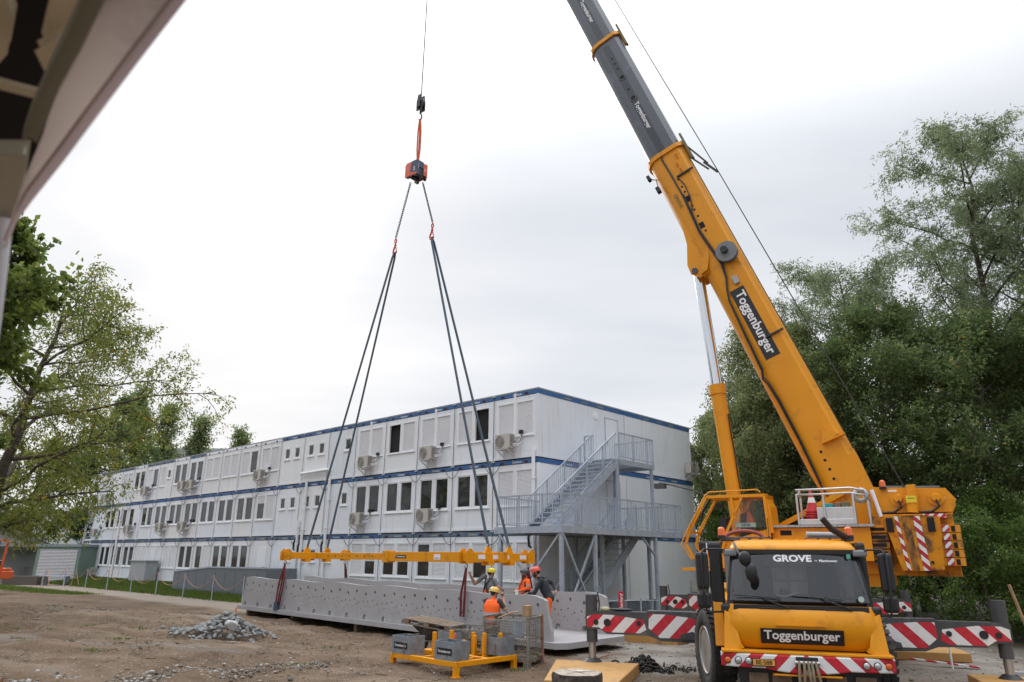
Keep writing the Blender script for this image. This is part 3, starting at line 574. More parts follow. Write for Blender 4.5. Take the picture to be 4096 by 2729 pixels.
# drain pipes on the long front
for s_, za, zb in ((14.25, .1, ZF[2] + .1), (16.45, .05, ZF[2] + .1), (16.9, .2, ZF[1] + .8), (42.9, .1, ZF[2] - .2), (.18, .3, ZF[2] + .3)):
    p = MB(FL); p.cyl((s_, .10, za), (s_, .10, zb), .075, n=10)
    for z in np.arange(za + .7, zb, 1.4): p.box(s_ - .09, s_ + .09, 0, .19, z, z + .03)
    dp = p.build('drain_pipe', PVC, bld)
    k = MB(FL); k.tube([(s_, .12, za + 2.3), (s_ + .16, .17, za + 2.38), (s_ + .2, .16, za + 2.7), (s_ + .02, .13, za + 2.95)], .05, 8); k.build('pipe_elbow', BLACK, dp)
p = MB(FL); p.cyl((14.3, .15, ZF[2] + .55), (17.0, .15, ZF[2] + .5), .085, n=10); p.build('drain_pipe', PVC, bld)
for (i, lvl) in ((0, 2), (2, 2), (4, 2)):
    cr_ = MB(FL); cr_.box(i * W + 1.18, i * W + 1.27, .0, .06, ZF[lvl] + .75, ZF[lvl] + 2.7); cr_.box(i * W + 1.27, i * W + 2.3, 0.0, .05, ZF[lvl] + .74, ZF[lvl] + .82); cr_.build('cable_duct', PVC, bld)

# ------------------------------------------------------------------ air conditioners hung on the fronts
def make_ac(M, label):
    """local: x along the wall (towards image right), y out of the wall, z up"""
    t = thing('air_conditioner', label, 'air conditioner', M, 'outdoor units hung on the container fronts')
    b = MB(M); b.box(-.40, .40, .12, .44, 0, .56); b.box(-.41, .41, .115, .445, .545, .575); b.build('casing', mat('unit_beige', (0.50, 0.475, 0.44), 0.55, var=.04), t, bev=.012)
    g = MB(M); g.cyl((-.12, .441, .28), (-.12, .449, .28), .245, n=24); gr = g.build('fan_grille', mat('grille_dark', (0.20, 0.19, 0.18), 0.6), t)
    k = MB(M)
    for r_ in (.06, .11, .16, .21, .243): k.torus((-.12, .455, .28), r_, .007, 'y', 20, 4)
    for a in range(8): k.beam((-.12, .453, .28), (-.12 + .24 * math.cos(a * .785), .453, .28 + .24 * math.sin(a * .785)), .008, .008)
    for z in (.12, .28, .44): k.beam((-.38, .458, z), (.14, .458, z), .008, .008)
    k.build('guard_wire', mat('unit_beige', (0.5, .47, .44)), gr)
    s_ = MB(M)
    for z in np.arange(.08, .5, .045): s_.box(.405, .414, .17, .40, z, z + .018)
    s_.build('side_louvre', mat('grille_dark', (0.2, .19, .18)), t)
    f = MB(M)
    for x in (-.28, .28): f.beam((x, .0, -.03), (x, .50, -.03), .035, .035); f.beam((x, .015, -.30), (x, .42, -.05), .03, .03); f.beam((x, .015, .25), (x, .015, -.34), .035, .025)
    f.box(-.30, .30, .44, .47, -.05, -.02); f.build('bracket', mat('bracket_white', (0.6, .6, .6)), t)
    p = MB(M); p.tube([(.40, .22, .17), (.55, .20, .15), (.66, .13, .22), (.67, .05, .42), (.66, .03, .62)], .022, 6); p.tube([(.40, .26, .12), (.58, .22, .09), (.70, .12, .18), (.71, .05, .4), (.69, .03, .6)], .016, 6); p.build('pipe', PVC, t)
    c = MB(M); c.box(.60, .76, .0, .09, .58, .72); c.tube([(.68, .06, .6), (.74, .08, .45), (.70, .12, .28), (.60, .18, .2)], .014, 5); c.build('junction_box', BLACK, t)
def onFL(s_, z): return FL @ Matrix.Translation((s_, 0.02, z)) @ Matrix.Rotation(math.pi, 4, 'Z') @ Matrix.Scale(-1, 4, (0, 1, 0))
def acM(s_, z):
    # x axis = towards the corner (image right), y = outwards
    o = FL @ Vector((s_, 0.026, z)); return frame(o, -DL, -DR, UP)
AC = [(1.55, 2, .42, 'nearest the building corner, top storey'), (6.30, 2, .38, 'second from the corner, top storey'), (11.0, 2, .36, 'third from the corner, top storey'), (21.4, 2, .45, 'top storey beside the upper drain pipe'),
      (30.55, 2, .45, 'right one of the close pair on the top storey'), (31.9, 2, .45, 'left one of the close pair on the top storey'), (38.3, 2, .45, 'top storey behind the hanging tree branch'), (46.4, 2, .3, 'leftmost on the top storey'),
      (6.35, 1, .42, 'middle storey, nearest the corner'), (11.35, 1, .42, 'middle storey, second from the corner'), (31.0, 1, .5, 'middle storey, right one of the pair'), (34.6, 1, .5, 'middle storey, left one of the pair'),
      (40.5, 1, .5, 'middle storey below the red cable'), (47.6, 1, .35, 'leftmost on the middle storey'), (46.7, 0, .12, 'at grass level at the far left end')]
for s_, lvl, dz, txt in AC: make_ac(acM(s_, ZF[lvl] + dz), 'beige outdoor air conditioner unit, ' + txt)
make_ac(frame(FR @ Vector((11.62, .02, ZF[2] + .35)), DR, -DL, UP), 'beige air conditioner at the far right edge of the end wall, top storey')
make_ac(frame(FR @ Vector((11.5, .02, ZF[0] + .25)), DR, -DL, UP), 'beige air conditioner low on the end wall behind the crane mirror')
# ------------------------------------------------------------------ steel stairs on the end wall (frame FR: x along the wall, y outwards, z up)
st = thing('steel_staircase', 'galvanised steel outdoor staircase with landings at the end of the container building', 'staircase', TR(*(FR @ Vector((1.2, 1.5, 0)))[:2], 0))
ZP = H + 1.02; ZU = H + 3.78; Q1 = 3.05; X0, X1 = -2.45, 5.3; UQ0, UQ1 = .95, 2.05
def fr(): return MB(FR)
m = fr(); m.box(X0, X1, .12, Q1, ZP - .05, ZP - .01); m.build('platform_deck', GALV, st)
m = fr()
for a, b, c, d in ((X0, X1, Q1, Q1 + .06), (X0, X1, .06, .12), (X0 - .06, X0, .06, Q1 + .06), (X1, X1 + .06, .06, Q1 + .06)): m.box(a, b, c, d, ZP - .22, ZP + .0)
for x in (-.7, 1.1, 2.0, 3.6): m.box(x, x + .07, .12, Q1, ZP - .2, ZP - .055)
m.build('platform_frame', GALV, st)
for x, q, zt in ((X0 + .05, Q1 - .02, ZP - .22), (X0 + .05, .3, ZP - .22), (-.55, Q1 - .02, ZP - .22), (1.1, Q1 - .9, ZP - .22), (3.35, Q1 - .02, ZP - .22), (3.8, Q1 - .6, ZP - .22), (X1 - .1, .3, ZP - .22), (1.9, .3, ZP - .22)):
    p = fr(); p.box(x - .06, x + .06, q - .06, q + .06, -.05, zt); p.box(x - .13, x + .13, q - .13, q + .13, -.03, .03); p.build('post', GALV, st, bev=.008)
for x, q in ((2.35, UQ1 + .02), (4.85, UQ1 + .02), (2.35, .2), (4.85, .2)):
    p = fr(); p.box(x - .055, x + .055, q - .055, q + .055, ZP - .01, ZU - .18); p.build('post', GALV, st, bev=.008)
for a, b in (((X0 + .05, Q1 - .02, .1), (-.55, Q1 - .02, ZP - .25)), ((X0 + .05, Q1 + .04, ZP - .25), (-.55, Q1 + .04, .1)), ((X0 + .05, .3, .1), (X0 + .05, Q1 - .1, ZP - .25)), ((X0 - .01, .3, ZP - .25), (X0 - .01, Q1 - .1, .1)), ((3.35, Q1 - .05, ZP - .9), (2.5, Q1 - .05, ZP - .25))):
    p = fr(); p.beam(a, b, .06, .06); p.build('brace', GALV, st)
BAR = fr(); BAR.box(-.007, .007, -.007, .007, .1, 1.05); BAR = BAR.build('bar', GALV); COL.objects.unlink(BAR)
BARV = [Vector(v.co) for v in BAR.data.vertices]; BAR0 = FR @ Vector((0, 0, 0))
for v in BAR.data.vertices: v.co = v.co - BAR0
def railing(pts, h=1.05, step=.115, name='railing', single=True):
    """upright-bar railing along a polyline of floor points (FR space)"""
    for a, b in zip(pts, pts[1:]):
        a = Vector(a); b = Vector(b); L = (b - a).length; n = max(2, int(round(Vector((b - a)[:2]).length / step))); u = Vector((0, 0, 1))
        r = fr(); r.beam(a + u * h, b + u * h, .045, .045); r.beam(a + u * .1, b + u * .1, .035, .03)
        for k in range(0, n + 1, 9): q = a.lerp(b, k / n); r.beam(q - u * .1, q + u * h, .045, .045)
        ro = r.build(name, GALV, st); rr = fr(); inv = INV[st.name]
        for k in range(n + 1):
            if k % 9 == 0: continue
            q = a.lerp(b, k / n)
            if single: place(BAR, 'bar', ro, Matrix.Translation(inv @ (FR @ q)))
            else: rr.beam(q + u * .1, q + u * h, .014, .014)
        if not single: rr.build('railing_bars', GALV, ro, kind='stuff')
railing([(X0, .15, ZP), (X0, Q1 + .03, ZP), (X1, Q1 + .03, ZP), (X1, .15, ZP)])
railing([(-2.4, .12, ZP), (-.1, .12, ZP)])
# upper flight and landing
XS0, XS1 = -1.65, 2.35; nst = 15
def flight(xa, za, xb, zb, q0, q1, n):
    for q in (q0, q1):
        s_ = fr(); s_.prism([(xa - .1, za - .02), (xa + .12, za - .22), (xb + .14, zb - .26), (xb + .14, zb - .0), (xb - .05, zb - .0)], lambda a, b, d: (a, d, b), q - .02, q + .02); s_.build('stringer', GALV, st)
    for k in range(n):
        t = (k + .5) / n; x = xa + (xb - xa) * t; z = za + (zb - za) * (k + 1) / n
        s_ = fr(); dx = abs(xb - xa) / n * .62; s_.box(x - dx, x + dx, q0 + .02, q1 - .02, z - .035, z - .003); s_.build('tread', GALV, st)
flight(XS0, ZP, XS1, ZU, UQ0, UQ1, nst)
railing([(XS0, UQ1, ZP), (XS1, UQ1, ZU)]); railing([(XS0, UQ0, ZP), (XS1 - .1, UQ0, ZU)])
m = fr(); m.box(XS1 + .14, 4.95, .1, UQ1 + .05, ZU - .05, ZU - .01); m.box(XS1 + .14, 4.95, UQ1 + .05, UQ1 + .1, ZU - .2, ZU); m.box(4.95, 5.0, .1, UQ1 + .1, ZU - .2, ZU); m.box(XS1 + .14, XS1 + .19, .1, UQ1 + .05, ZU - .2, ZU - .055); m.build('landing', GALV, st)
railing([(XS1 + .1, UQ1 + .07, ZU), (4.97, UQ1 + .07, ZU), (4.97, .2, ZU)]); railing([(XS1 - .0, .5, ZU), (XS1 + .0, UQ0, ZU)])
# lower flight, from the platform down towards the camera side
flight(-.35, 0.05, 3.5, ZP, 1.0, 2.1, 15)
railing([(-.35, 2.1, .05), (3.5, 2.1, ZP)], single=False); railing([(-.35, 1.0, .05), (3.5, 1.0, ZP)], single=False)
# ------------------------------------------------------------------ precast concrete trough (local: x = along DL from the near right end, y = towards the building, z up)
T0 = Vector((0.95, 18.6, 0)); FT = frame(T0, DL, DR, UP)
ZS = H - 1.955                       # top of the base slab
tr = thing('concrete_trough', 'long grey precast concrete trough with wavy perforated side walls', 'concrete element', TR(*(FT @ Vector((7.6, 1.3, 0)))[:2], 0))
TL, TW = 15.4, 2.6
def zoff(s_): return 0.0075 * s_      # the element lies slightly tilted
def top_line(s_): return ZS + 1.03 + zoff(s_) + 0.022 * math.sin(2 * math.pi * s_ / 2.87 + .6) - (0.09 * math.exp(-(s_ / .35) ** 2))
def hole_list(s0, s1):
    out = []
    k = 0; s_ = .33
    while s_ < s1 - .1:
        up = (k % 2 == 0); z = ZS + (.82 if up else .75) + zoff(s_)
        if s_ > s0: out.append(circ(s_, z, .052, 12))
        for dz, r_, ds in ((.545, .027, .10), (.50, .027, .35), (.40, .019, -.02), (.33, .019, .22), (.22, .015, .12), (.16, .013, .36)):
            q = s_ + ds
            if s0 + .1 < q < s1 - .15: out.append(circ(q, ZS + dz + zoff(q) + (.03 if up else -.02), r_, 8))
        if k % 2 == 1 and s_ > s0:
            z0 = ZS + zoff(s_) + .012; w_ = .085; out.append([(s_ - w_, z0), (s_ + w_, z0), (s_ + w_, z0 + .085), (s_ + .05, z0 + .14), (s_ - .05, z0 + .14), (s_ - w_, z0 + .085)])
        s_ += .478; k += 1
    return out
def wall_mesh(q, name):
    outer = [(.0 - .10, ZS + .002)] + [(TL + .02, ZS + .002 + zoff(TL))] + [(TL - .18, top_line(TL))] + [(s_, top_line(s_)) for s_ in np.arange(TL - .4, .25, -.2)] + [(.16, top_line(.16)), (.08, ZS + .93), (.02, ZS + .6), (-.08, ZS + .25)]
    vs_, fs = plate_with_holes(outer, hole_list(.05, TL), .11)
    def bend(v): return 0.0
    m = MB(FT); m.add([(v.x, q + v.z + bend(v), v.y) for v in vs_], fs); return m.build(name, CONC, tr)
wall_mesh(0.06, 'near_wall'); wall_mesh(TW, 'far_wall')
m = MB(FT); m.prism([(-.32, -.12), (TL + .12, -.12), (TL + .12, TW + .22), (-.32, TW + .22), (-.5, TW - .1), (-.5, .15)], lambda a, b, d: (a, b, d + zoff(a)), ZS - .14, ZS); m.build('base_slab', CONC, tr, bev=.012)
for s_ in (.4, 4.2, 8.0, 11.8, 15.0):
    b = MB(FT); b.box(s_, s_ + .14, .1, TW, -.08, ZS - .14 + zoff(s_)); tag(b.build('timber_bearer', WOODG), 'dark timber bearer under the concrete trough, ' + {.4: 'at its near right end', 4.2: 'behind the wheelbarrow', 8.0: 'at mid length', 11.8: 'near the rubble pile', 15.0: 'at its far left end'}[s_], 'timber', 'timber bearers under the trough')

# ------------------------------------------------------------------ spreader beam hanging over the trough
ZB = H + 0.0
sp = thing('spreader_beam', 'yellow steel lifting spreader beam hanging over the concrete trough', 'lifting beam', TR(*(FT @ Vector((7.7, 1.3, 0)))[:2], ZB))
SL, SR_, WC = 12.5, 2.95, 1.3
def ft(): return MB(FT)
m = ft(); m.box(7.2, SL + .25, WC - .09, WC + .09, ZB - .11, ZB + .11); m.build('inner_beam', SPREAD, sp, bev=.008)
m = ft(); m.box(SR_ - .25, 8.0, WC - .13, WC + .13, ZB - .15, ZB + .15); m.build('outer_beam', SPREAD, sp, bev=.008)
m = ft(); m.box(7.95, 8.25, WC - .17, WC + .17, ZB - .19, ZB + .19); m.build('collar', SPREAD, sp, bev=.01)
for k in range(7): hm = ft(); hm.cyl((8.9 + k * .45, WC - .095, ZB), (8.9 + k * .45, WC - .088, ZB), .028, n=10); hm.build('pin_hole', GAP, sp)
LUG = {}
for nm, sx in (('far', SL), ('near', SR_)):
    m = ft(); m.box(sx - .11, sx + .11, -.05, TW + .05, ZB - .115, ZB + .12); cb_ = m.build('cross_beam', SPREAD, sp, bev=.008)
    for q in (.86, 1.74):
        m = ft(); m.prism([(-.16, .12), (.16, .12), (.05, .30), (-.05, .30)], lambda a, b, d: (sx + d, q + a, ZB + b), -.03, .03); m.box(sx - .15, sx + .15, q - .11, q + .11, ZB - .22, ZB - .11); m.build('lifting_lug', SPREAD, cb_)
        s_ = ft(); s_.torus((sx, q, ZB + .31), .05, .014, 'x', 12, 6); s_.build('shackle', STEEL, cb_)
    for q in (.0, TW):
        m = ft()
        for e in (-.15, .13): m.prism([(-.14, -.17), (.14, -.17), (.14, .14), (.05, .23), (-.05, .23), (-.14, .14)], lambda a, b, d: (sx + d + e, q + a, ZB + b), 0, .03)
        m.build('end_plate', SPREAD, cb_); s_ = ft(); s_.torus((sx, q, ZB - .24), .055, .016, 'x', 12, 6); s_.build('shackle', STEEL, cb_)
    for q in (.35, .95, 1.35, 2.1):
        if nm == 'near': st_ = ft(); st_.box(sx - .116, sx - .112, q, q + .28, ZB - .05, ZB + .07); st_.build('label_plate', WHITEP, cb_)
# print on the camera-facing side (towards -DR)
for c in (7.3, 3.475):
    pl_ = ft(); pl_.box(c - .28, c + .28, WC - .134, WC - .1305, ZB - .055, ZB + .055); pa = pl_.build('name_plate', BLACKP, sp)
    t = ft(); lettering(t, 'Toggenburger', (c, WC - .137, ZB - .003), (-1, 0, 0), (0, 0, 1), width=.48); t.build('lettering', WHITEP, pa)
t = ft(); t.box(5.35, 5.65, WC - .134, WC - .1305, ZB - .08, ZB + .08); wp = t.build('load_plate', WHITEP, sp); t = ft(); lettering(t, 'WLL 20t', (5.5, WC - .137, ZB - .035), (-1, 0, 0), (0, 0, 1), width=.2); t.build('lettering', BLACKP, wp)

# ------------------------------------------------------------------ slings, hooks, chains, hoist box, hook block
def P3(s_, q, z): return FT @ Vector((s_, q, H + z))
HKL, HKR = P3(8.82, 1.3, 11.45), P3(6.62, 1.3, 11.4)
BOXC = P3(7.7, 1.3, 14.62)
for hk, sx, side in ((HKL, SL, 'left'), (HKR, SR_, 'right')):
    for q, w_ in ((.86, 'near'), (1.74, 'far')):
        m = MB(); e = P3(sx, q, .31); d = (e - hk); off = DR * (.045 if w_ == 'far' else -.045)
        for k in (-1, 1):
            o2 = d.normalized().cross(DR).normalized() * .022 * k; m.tube([hk + off * .5 + o2 * .3, hk + off + d * .02 + o2, hk + d * .5 + off * .6 + o2 * .8, e - d * .012 + o2, e], .030, 6)
        sl_ = m.build('round_sling', BLSL); tag(sl_, f'long blue grey sling under the {side} red hook, leading to the {w_} lug', 'sling', 'long slings above the spreader beam')
def link_mesh(r, w_, l): 
    m = MB(); pts = []
    for i in range(16):
        t = 2 * math.pi * i / 16; x = w_ * math.cos(t); z = l * math.sin(t) + (.0); pts.append((x, 0, z))
    m.tube(pts, r, 5, True); return m
LK = link_mesh(.014, .034, .058).build('link', CHAIN); COL.objects.unlink(LK)
for hk, a0, side in ((HKL, P3(8.02, 1.25, 14.2), 'left'), (HKR, P3(7.38, 1.35, 14.0), 'right')):
    top = a0; bot = hk + UP * .62; d = bot - top; n = int(d.length / .088)
    ch = thing('lifting_chain', f'dark steel lifting chain from the hoist box to the {side} red hook', 'chain', Matrix.Translation(bot), 'lifting chains under the hoist box')
    zx = d.normalized(); xx = zx.cross(DR).normalized(); yy = zx.cross(xx)
    for i in range(n):
        c = top + d * ((i + .5) / n); x_, y_ = (xx, yy) if i % 2 else (yy, -xx)
        place(LK, 'link', ch, Matrix.Translation(-bot) @ frame(c, x_, y_, zx))
    hkT = thing('safety_hook', f'red steel swivel safety hook on the {side} chain', 'hook', Matrix.Translation(hk), 'red safety hooks')
    m = MB(frame(hk, DL, DR, UP)); m.torus((0, 0, .48), .075, .026, 'y', 14, 6, .75, 1.25); m.build('ring', REDSTEEL, hkT)
    m = MB(frame(hk, DL, DR, UP)); m.cyl((0, 0, .28), (0, 0, .36), .05, .035, n=10); m.build('swivel', REDSTEEL, hkT)
    m = MB(frame(hk, DL, DR, UP)); m.tube([(0, 0, .29), (.06, 0, .20), (.12, 0, .08), (.10, 0, -.03), (.03, 0, -.075), (-.05, 0, -.05), (-.085, 0, .02)], .034, 8); m.build('hook', REDSTEEL, hkT)
    m = MB(frame(hk, DL, DR, UP)); m.tube([(-.0, 0, .27), (-.05, 0, .16), (-.09, 0, .03)], .022, 6); m.build('latch', REDSTEEL, hkT)
hb = thing('hoist_box', 'orange and navy powered lifting box marked 2 above the chains', 'lifting gear', Matrix.Translation(BOXC))
# two side plates seen corner on, with the black mechanism between them
BX = Vector((math.cos(R(-38)), math.sin(R(-38)), 0)); BY = Vector((-BX.y, BX.x, 0))
FB = frame(BOXC, BX, BY, UP) @ Matrix.Scale(.78, 4)
def fb(): return MB(FB)
PLATE = [(-.44, -.40), (.22, -.40), (.40, -.16), (.40, .44), (-.34, .44), (-.44, .30)]
for e, nm in ((-.36, 'front'), (.30, 'rear')):
    m = fb(); m.prism([(a, b) for a, b in ((-.50, -.38), (.34, -.38), (.34, .40), (-.40, .40), (-.50, .28))], lambda a, b, d: (a, d, b), e, e + .07); m.build('side_plate', ORBOX, hb, bev=.01)
m = fb(); m.prism([(-.15, -.16), (.345, -.30), (.345, .405), (-.05, .405)], lambda a, b, d: (a, d, b), -.366, -.361); m.build('navy_panel', NAVY, hb)
m = fb(); m.box(.342, .348, -.36, -.18, -.36, .40); m.box(.342, .348, -.175, .10, .05, .40); m.build('navy_panel', NAVY, hb)
m = fb(); m.box(.342, .35, .10, .37, -.30, .36); m.build('side_panel', ORBOX, hb)
m = fb(); m.box(-.38, .32, -.285, .295, -.34, .25); m.cyl((-.1, -.2, -.42), (-.1, .2, -.42), .09, n=12); m.build('mechanism', BLACK, hb)
for x in (-.36, .16):
    for y in (-.36, .30): m = fb(); m.box(x, x + .14, y, y + .08, -.47, -.385); m.build('foot', BLACK, hb)
for txt, cc, xd_, yd_, kw in (('2', (.15, -.371, -.05), (1, 0, 0), (0, 0, 1), dict(height=.20)), ('2', (.353, .2, .02), (0, 1, 0), (0, 0, 1), dict(height=.15)), ('Toggenburger', (-.30, -.371, .08), (0, 0, -1), (1, 0, 0), dict(width=.34)), ('Toggenburger', (.353, -.27, .1), (0, 0, -1), (0, 1, 0), dict(width=.34))):
    t = fb(); lettering(t, txt, cc, xd_, yd_, bold=.02, **kw); t.build('lettering', WHITEP, hb)
m = fb(); m.torus((0, 0, .50), .09, .025, 'x', 14, 6); m.build('top_shackle', STEEL, hb)
HKB = P3(7.7, 1.3, 17.75)
hk = thing('hook_block', 'black crane hook block on the hoist rope', 'hook block', Matrix.Translation(HKB))
FH = frame(HKB, BX, BY, UP) @ Matrix.Diagonal((.62, .8, .8, 1))
m = MB(FH)
for e in (-.13, .10): m.prism([(-.24, -.45), (.24, -.45), (.24, .05), (.14, .48), (-.14, .48), (-.24, .05)], lambda a, b, d: (a, d, b), e, e + .04)
m.build('side_plate', BLACK, hk, bev=.01)
m = MB(FH); m.cyl((0, -.07, .05), (0, .08, .05), .27, n=20); m.build('sheave', DKGREY, hk); m = MB(FH); m.box(-.15, .15, -.2, -.14, -.3, .1); m.box(-.15, .15, .15, .2, -.3, .1); m.build('cheek_weight', BLACK, hk)
m = MB(FH); m.cyl((0, 0, -.45), (0, 0, -.62), .06, n=10); m.tube([(0, 0, -.6), (.10, 0, -.70), (.14, 0, -.84), (.06, 0, -.98), (-.06, 0, -.98), (-.12, 0, -.90)], .05, 8, r1=.03); m.build('hook', BLACK, hk)
m = MB()
a, b = HKB - UP * .74, BOXC + UP * .40
for k, (dx, bow) in enumerate(((-.05, -.03), (.05, .035), (.02, .0))):
    o = BX * dx; m.tube([a + o * .5, a.lerp(b, .3) + o + BX * bow, a.lerp(b, .7) + o + BX * bow, b + o * .5], .032, 6)
tag(m.build('round_sling', ORSL), 'orange round sling between hook block and hoist box', 'sling')
# dark red slings from the spreader ends down to the trough
for sx, q, zb, nm in ((SL, 0.0, -1.72, 'far left near side'), (SL, TW, -1.6, 'far left behind the wall'), (SR_, 0.0, -1.55, 'right near side'), (SR_, TW, -1.6, 'right, behind the workers')):
    m = MB(FT); dq = -.10 if q == 0 else .12; z1 = ZB - .28; zz = H + zb
    for k in ((-.09, -.02, .06) if q == 0 and sx == SL else (-.035, .035)):
        m.tube([(sx, q, z1), (sx + k * 2.2, q + dq, z1 - .7), (sx + k * 1.6 + .1 * (sx == SL), q + dq * 1.1, zz)], .032, 6)
    o = m.build('webbing_sling', REDSL); tag(o, f'dark red webbing sling on the spreader beam, {nm}', 'sling', 'dark red slings on the spreader beam')
m = MB(FT); m.prism([(-.12, -.16), (.12, -.16), (.09, .12), (-.09, .12)], lambda a, b, d: (SL + .14 + a, d, H - 1.72 + b), -.16, -.06); tag(m.build('edge_protector', mat('navy_rubber', (0.04, .07, .13), .6)), 'dark blue edge protector at the foot of the left red sling', 'edge protector')
# ------------------------------------------------------------------ mobile crane (carrier frame FC: x right, y away from the camera, z up; origin between the front outriggers)
BETA = R(16.0); OC = Vector((5.5, 15.0, 0)); CY = Vector((math.sin(BETA), math.cos(BETA), 0)); CX = Vector((math.cos(BETA), -math.sin(BETA), 0))
FC = frame(OC, CX, CY, UP)
crane = thing('mobile_crane', 'yellow all terrain mobile crane with raised telescopic boom and outriggers', 'crane', FC)
def fc(): return MB(FC)
def rr(xw, y0, y1, z, r, n=4, yb=None):
    """rounded rectangle ring at height z: half width xw, front y0, back y1, front corner radius r"""
    pts = [(xw, y1, z)]
    for i in range(n + 1):
        t = math.pi / 2 * i / n; pts.append((xw - r + r * math.cos(t), y0 + r - r * math.sin(t), z))
    for i in range(n + 1):
        t = math.pi / 2 * (1 - i / n); pts.append((-xw + r - r * math.cos(t), y0 + r - r * math.sin(t), z))
    pts.append((-xw, y1, z)); return pts
Z = lambda z: H + z
cabin = fc(); cabin.loft([rr(1.13, -2.94, -1.2, Z(-1.36), .26), rr(1.15, -3.04, -1.2, Z(-1.25), .25), rr(1.16, -3.12, -1.2, Z(-.98), .24), rr(1.13, -3.06, -1.2, Z(-.80), .2), rr(1.11, -2.99, -1.2, Z(-.70), .18)], True)
cab = cabin.build('cab', YEL, crane)
def screen_glass():
    m_ = bpy.data.materials.new('windscreen_glass'); m_.use_nodes = True; N = m_.node_tree.nodes; L = m_.node_tree.links; N.remove(N['Principled BSDF'])
    tr_ = N.new('ShaderNodeBsdfTransparent'); tr_.inputs[0].default_value = (.84, .87, .88, 1); gl = N.new('ShaderNodeBsdfGlossy'); gl.inputs['Roughness'].default_value = .015; gl.inputs[0].default_value = (.95, .97, 1, 1)
    fr_ = N.new('ShaderNodeFresnel'); fr_.inputs[0].default_value = 1.9; mx = N.new('ShaderNodeMixShader'); L.new(fr_.outputs[0], mx.inputs[0]); L.new(tr_.outputs[0], mx.inputs[1]); L.new(gl.outputs[0], mx.inputs[2]); L.new(mx.outputs[0], N['Material Output'].inputs[0]); return m_
SCREEN = screen_glass()
for s_ in (-1, 1):
    m = fc(); m.loft([[(s_ * x, y, Z(z)), (s_ * (x - .10), y - .045, Z(z)), (s_ * (x - .10), y + .05, Z(z)), (s_ * x, y + .12, Z(z))] for x, y, z in ((1.12, -2.87, -.71), (1.095, -2.83, -.5), (1.005, -2.63, .10), (.99, -2.58, .17))], False); m.build('windscreen_pillar', BLACK, cab)
    m = fc(); m.loft([[(s_ * x, -2.80 + dy, Z(z)), (s_ * x, -1.2, Z(z)), (s_ * (x - .03), -1.2, Z(z)), (s_ * (x - .03), -2.80 + dy, Z(z))] for x, dy, z in ((1.115, 0, -.71), (.99, .25, .17))], False); m.build('side_window', SCREEN, cab)
m = fc(); m.box(-.99, .99, -2.80, -2.70, Z(.10), Z(.17)); m.build('windscreen_header', BLACK, cab)
m = fc(); m.box(-1.1, 1.1, -1.26, -1.20, Z(-.71), Z(.17)); rw = m.build('rear_panel', mat('cab_liner', (.42, .43, .44), .8), cab)
for x in (-.22, .2):
    for z in (-.5, -.25, 0.0): m = fc(); m.box(x - .17, x + .19, -1.30, -1.265, Z(z - .1), Z(z + .12)); m.build('locker_door', mat('locker_grey', (.62, .63, .64), .7), rw, bev=.01)
m = fc(); m.box(-1.05, 1.05, -2.86, -2.35, Z(-.70), Z(-.58)); dsh = m.build('dashboard', BLACK, cab, bev=.04)
for x in (-.55, .55): m = fc(); m.box(x - .25, x + .25, -1.8, -1.62, Z(-.7), Z(-.1)); m.box(x - .13, x + .13, -1.78, -1.66, Z(-.1), Z(.06)); m.build('seat', mat('seat_dark', (.10, .10, .11), .9), cab, bev=.05)
m = fc(); m.tube([(.58 + .22 * math.cos(t), -2.30 + .10 * math.sin(t), Z(-.50) + .17 * math.sin(t)) for t in [2 * math.pi * q / 20 for q in range(20)]], .016, 6, True); m.build('steering_wheel', BLACK, dsh)
m = fc(); m.prism([(-.30, -.57), (-.05, -.57), (-.10, -.47), (-.22, -.45)], lambda a, b, d: (a, -2.72 + d, Z(b)), 0, .12); m.build('document_tray', DKGREY, dsh, bev=.01)
m = fc(); m.tube([(-.32, -2.80, Z(-.55)), (-.2, -2.82, Z(-.575)), (-.12, -2.82, Z(-.55)), (.02, -2.80, Z(-.51))], .009, 5); m.build('cord', WHITEP, dsh)
rf = fc(); rf.loft([rr(1.0, -2.76, -1.15, Z(.15), .2), rr(1.005, -2.77, -1.15, Z(.19), .22), rr(.97, -2.66, -1.18, Z(.27), .25), rr(.90, -2.45, -1.25, Z(.325), .28), rr(.7, -2.2, -1.4, Z(.345), .3)], True); rf.build('cab_roof', YEL, cab)
for k in range(9): rb = fc(); rb.box(-.8 + k * .19, -.68 + k * .19, -2.3, -1.5, Z(.335), Z(.36)); rb.build('roof_rib', YEL, cab)
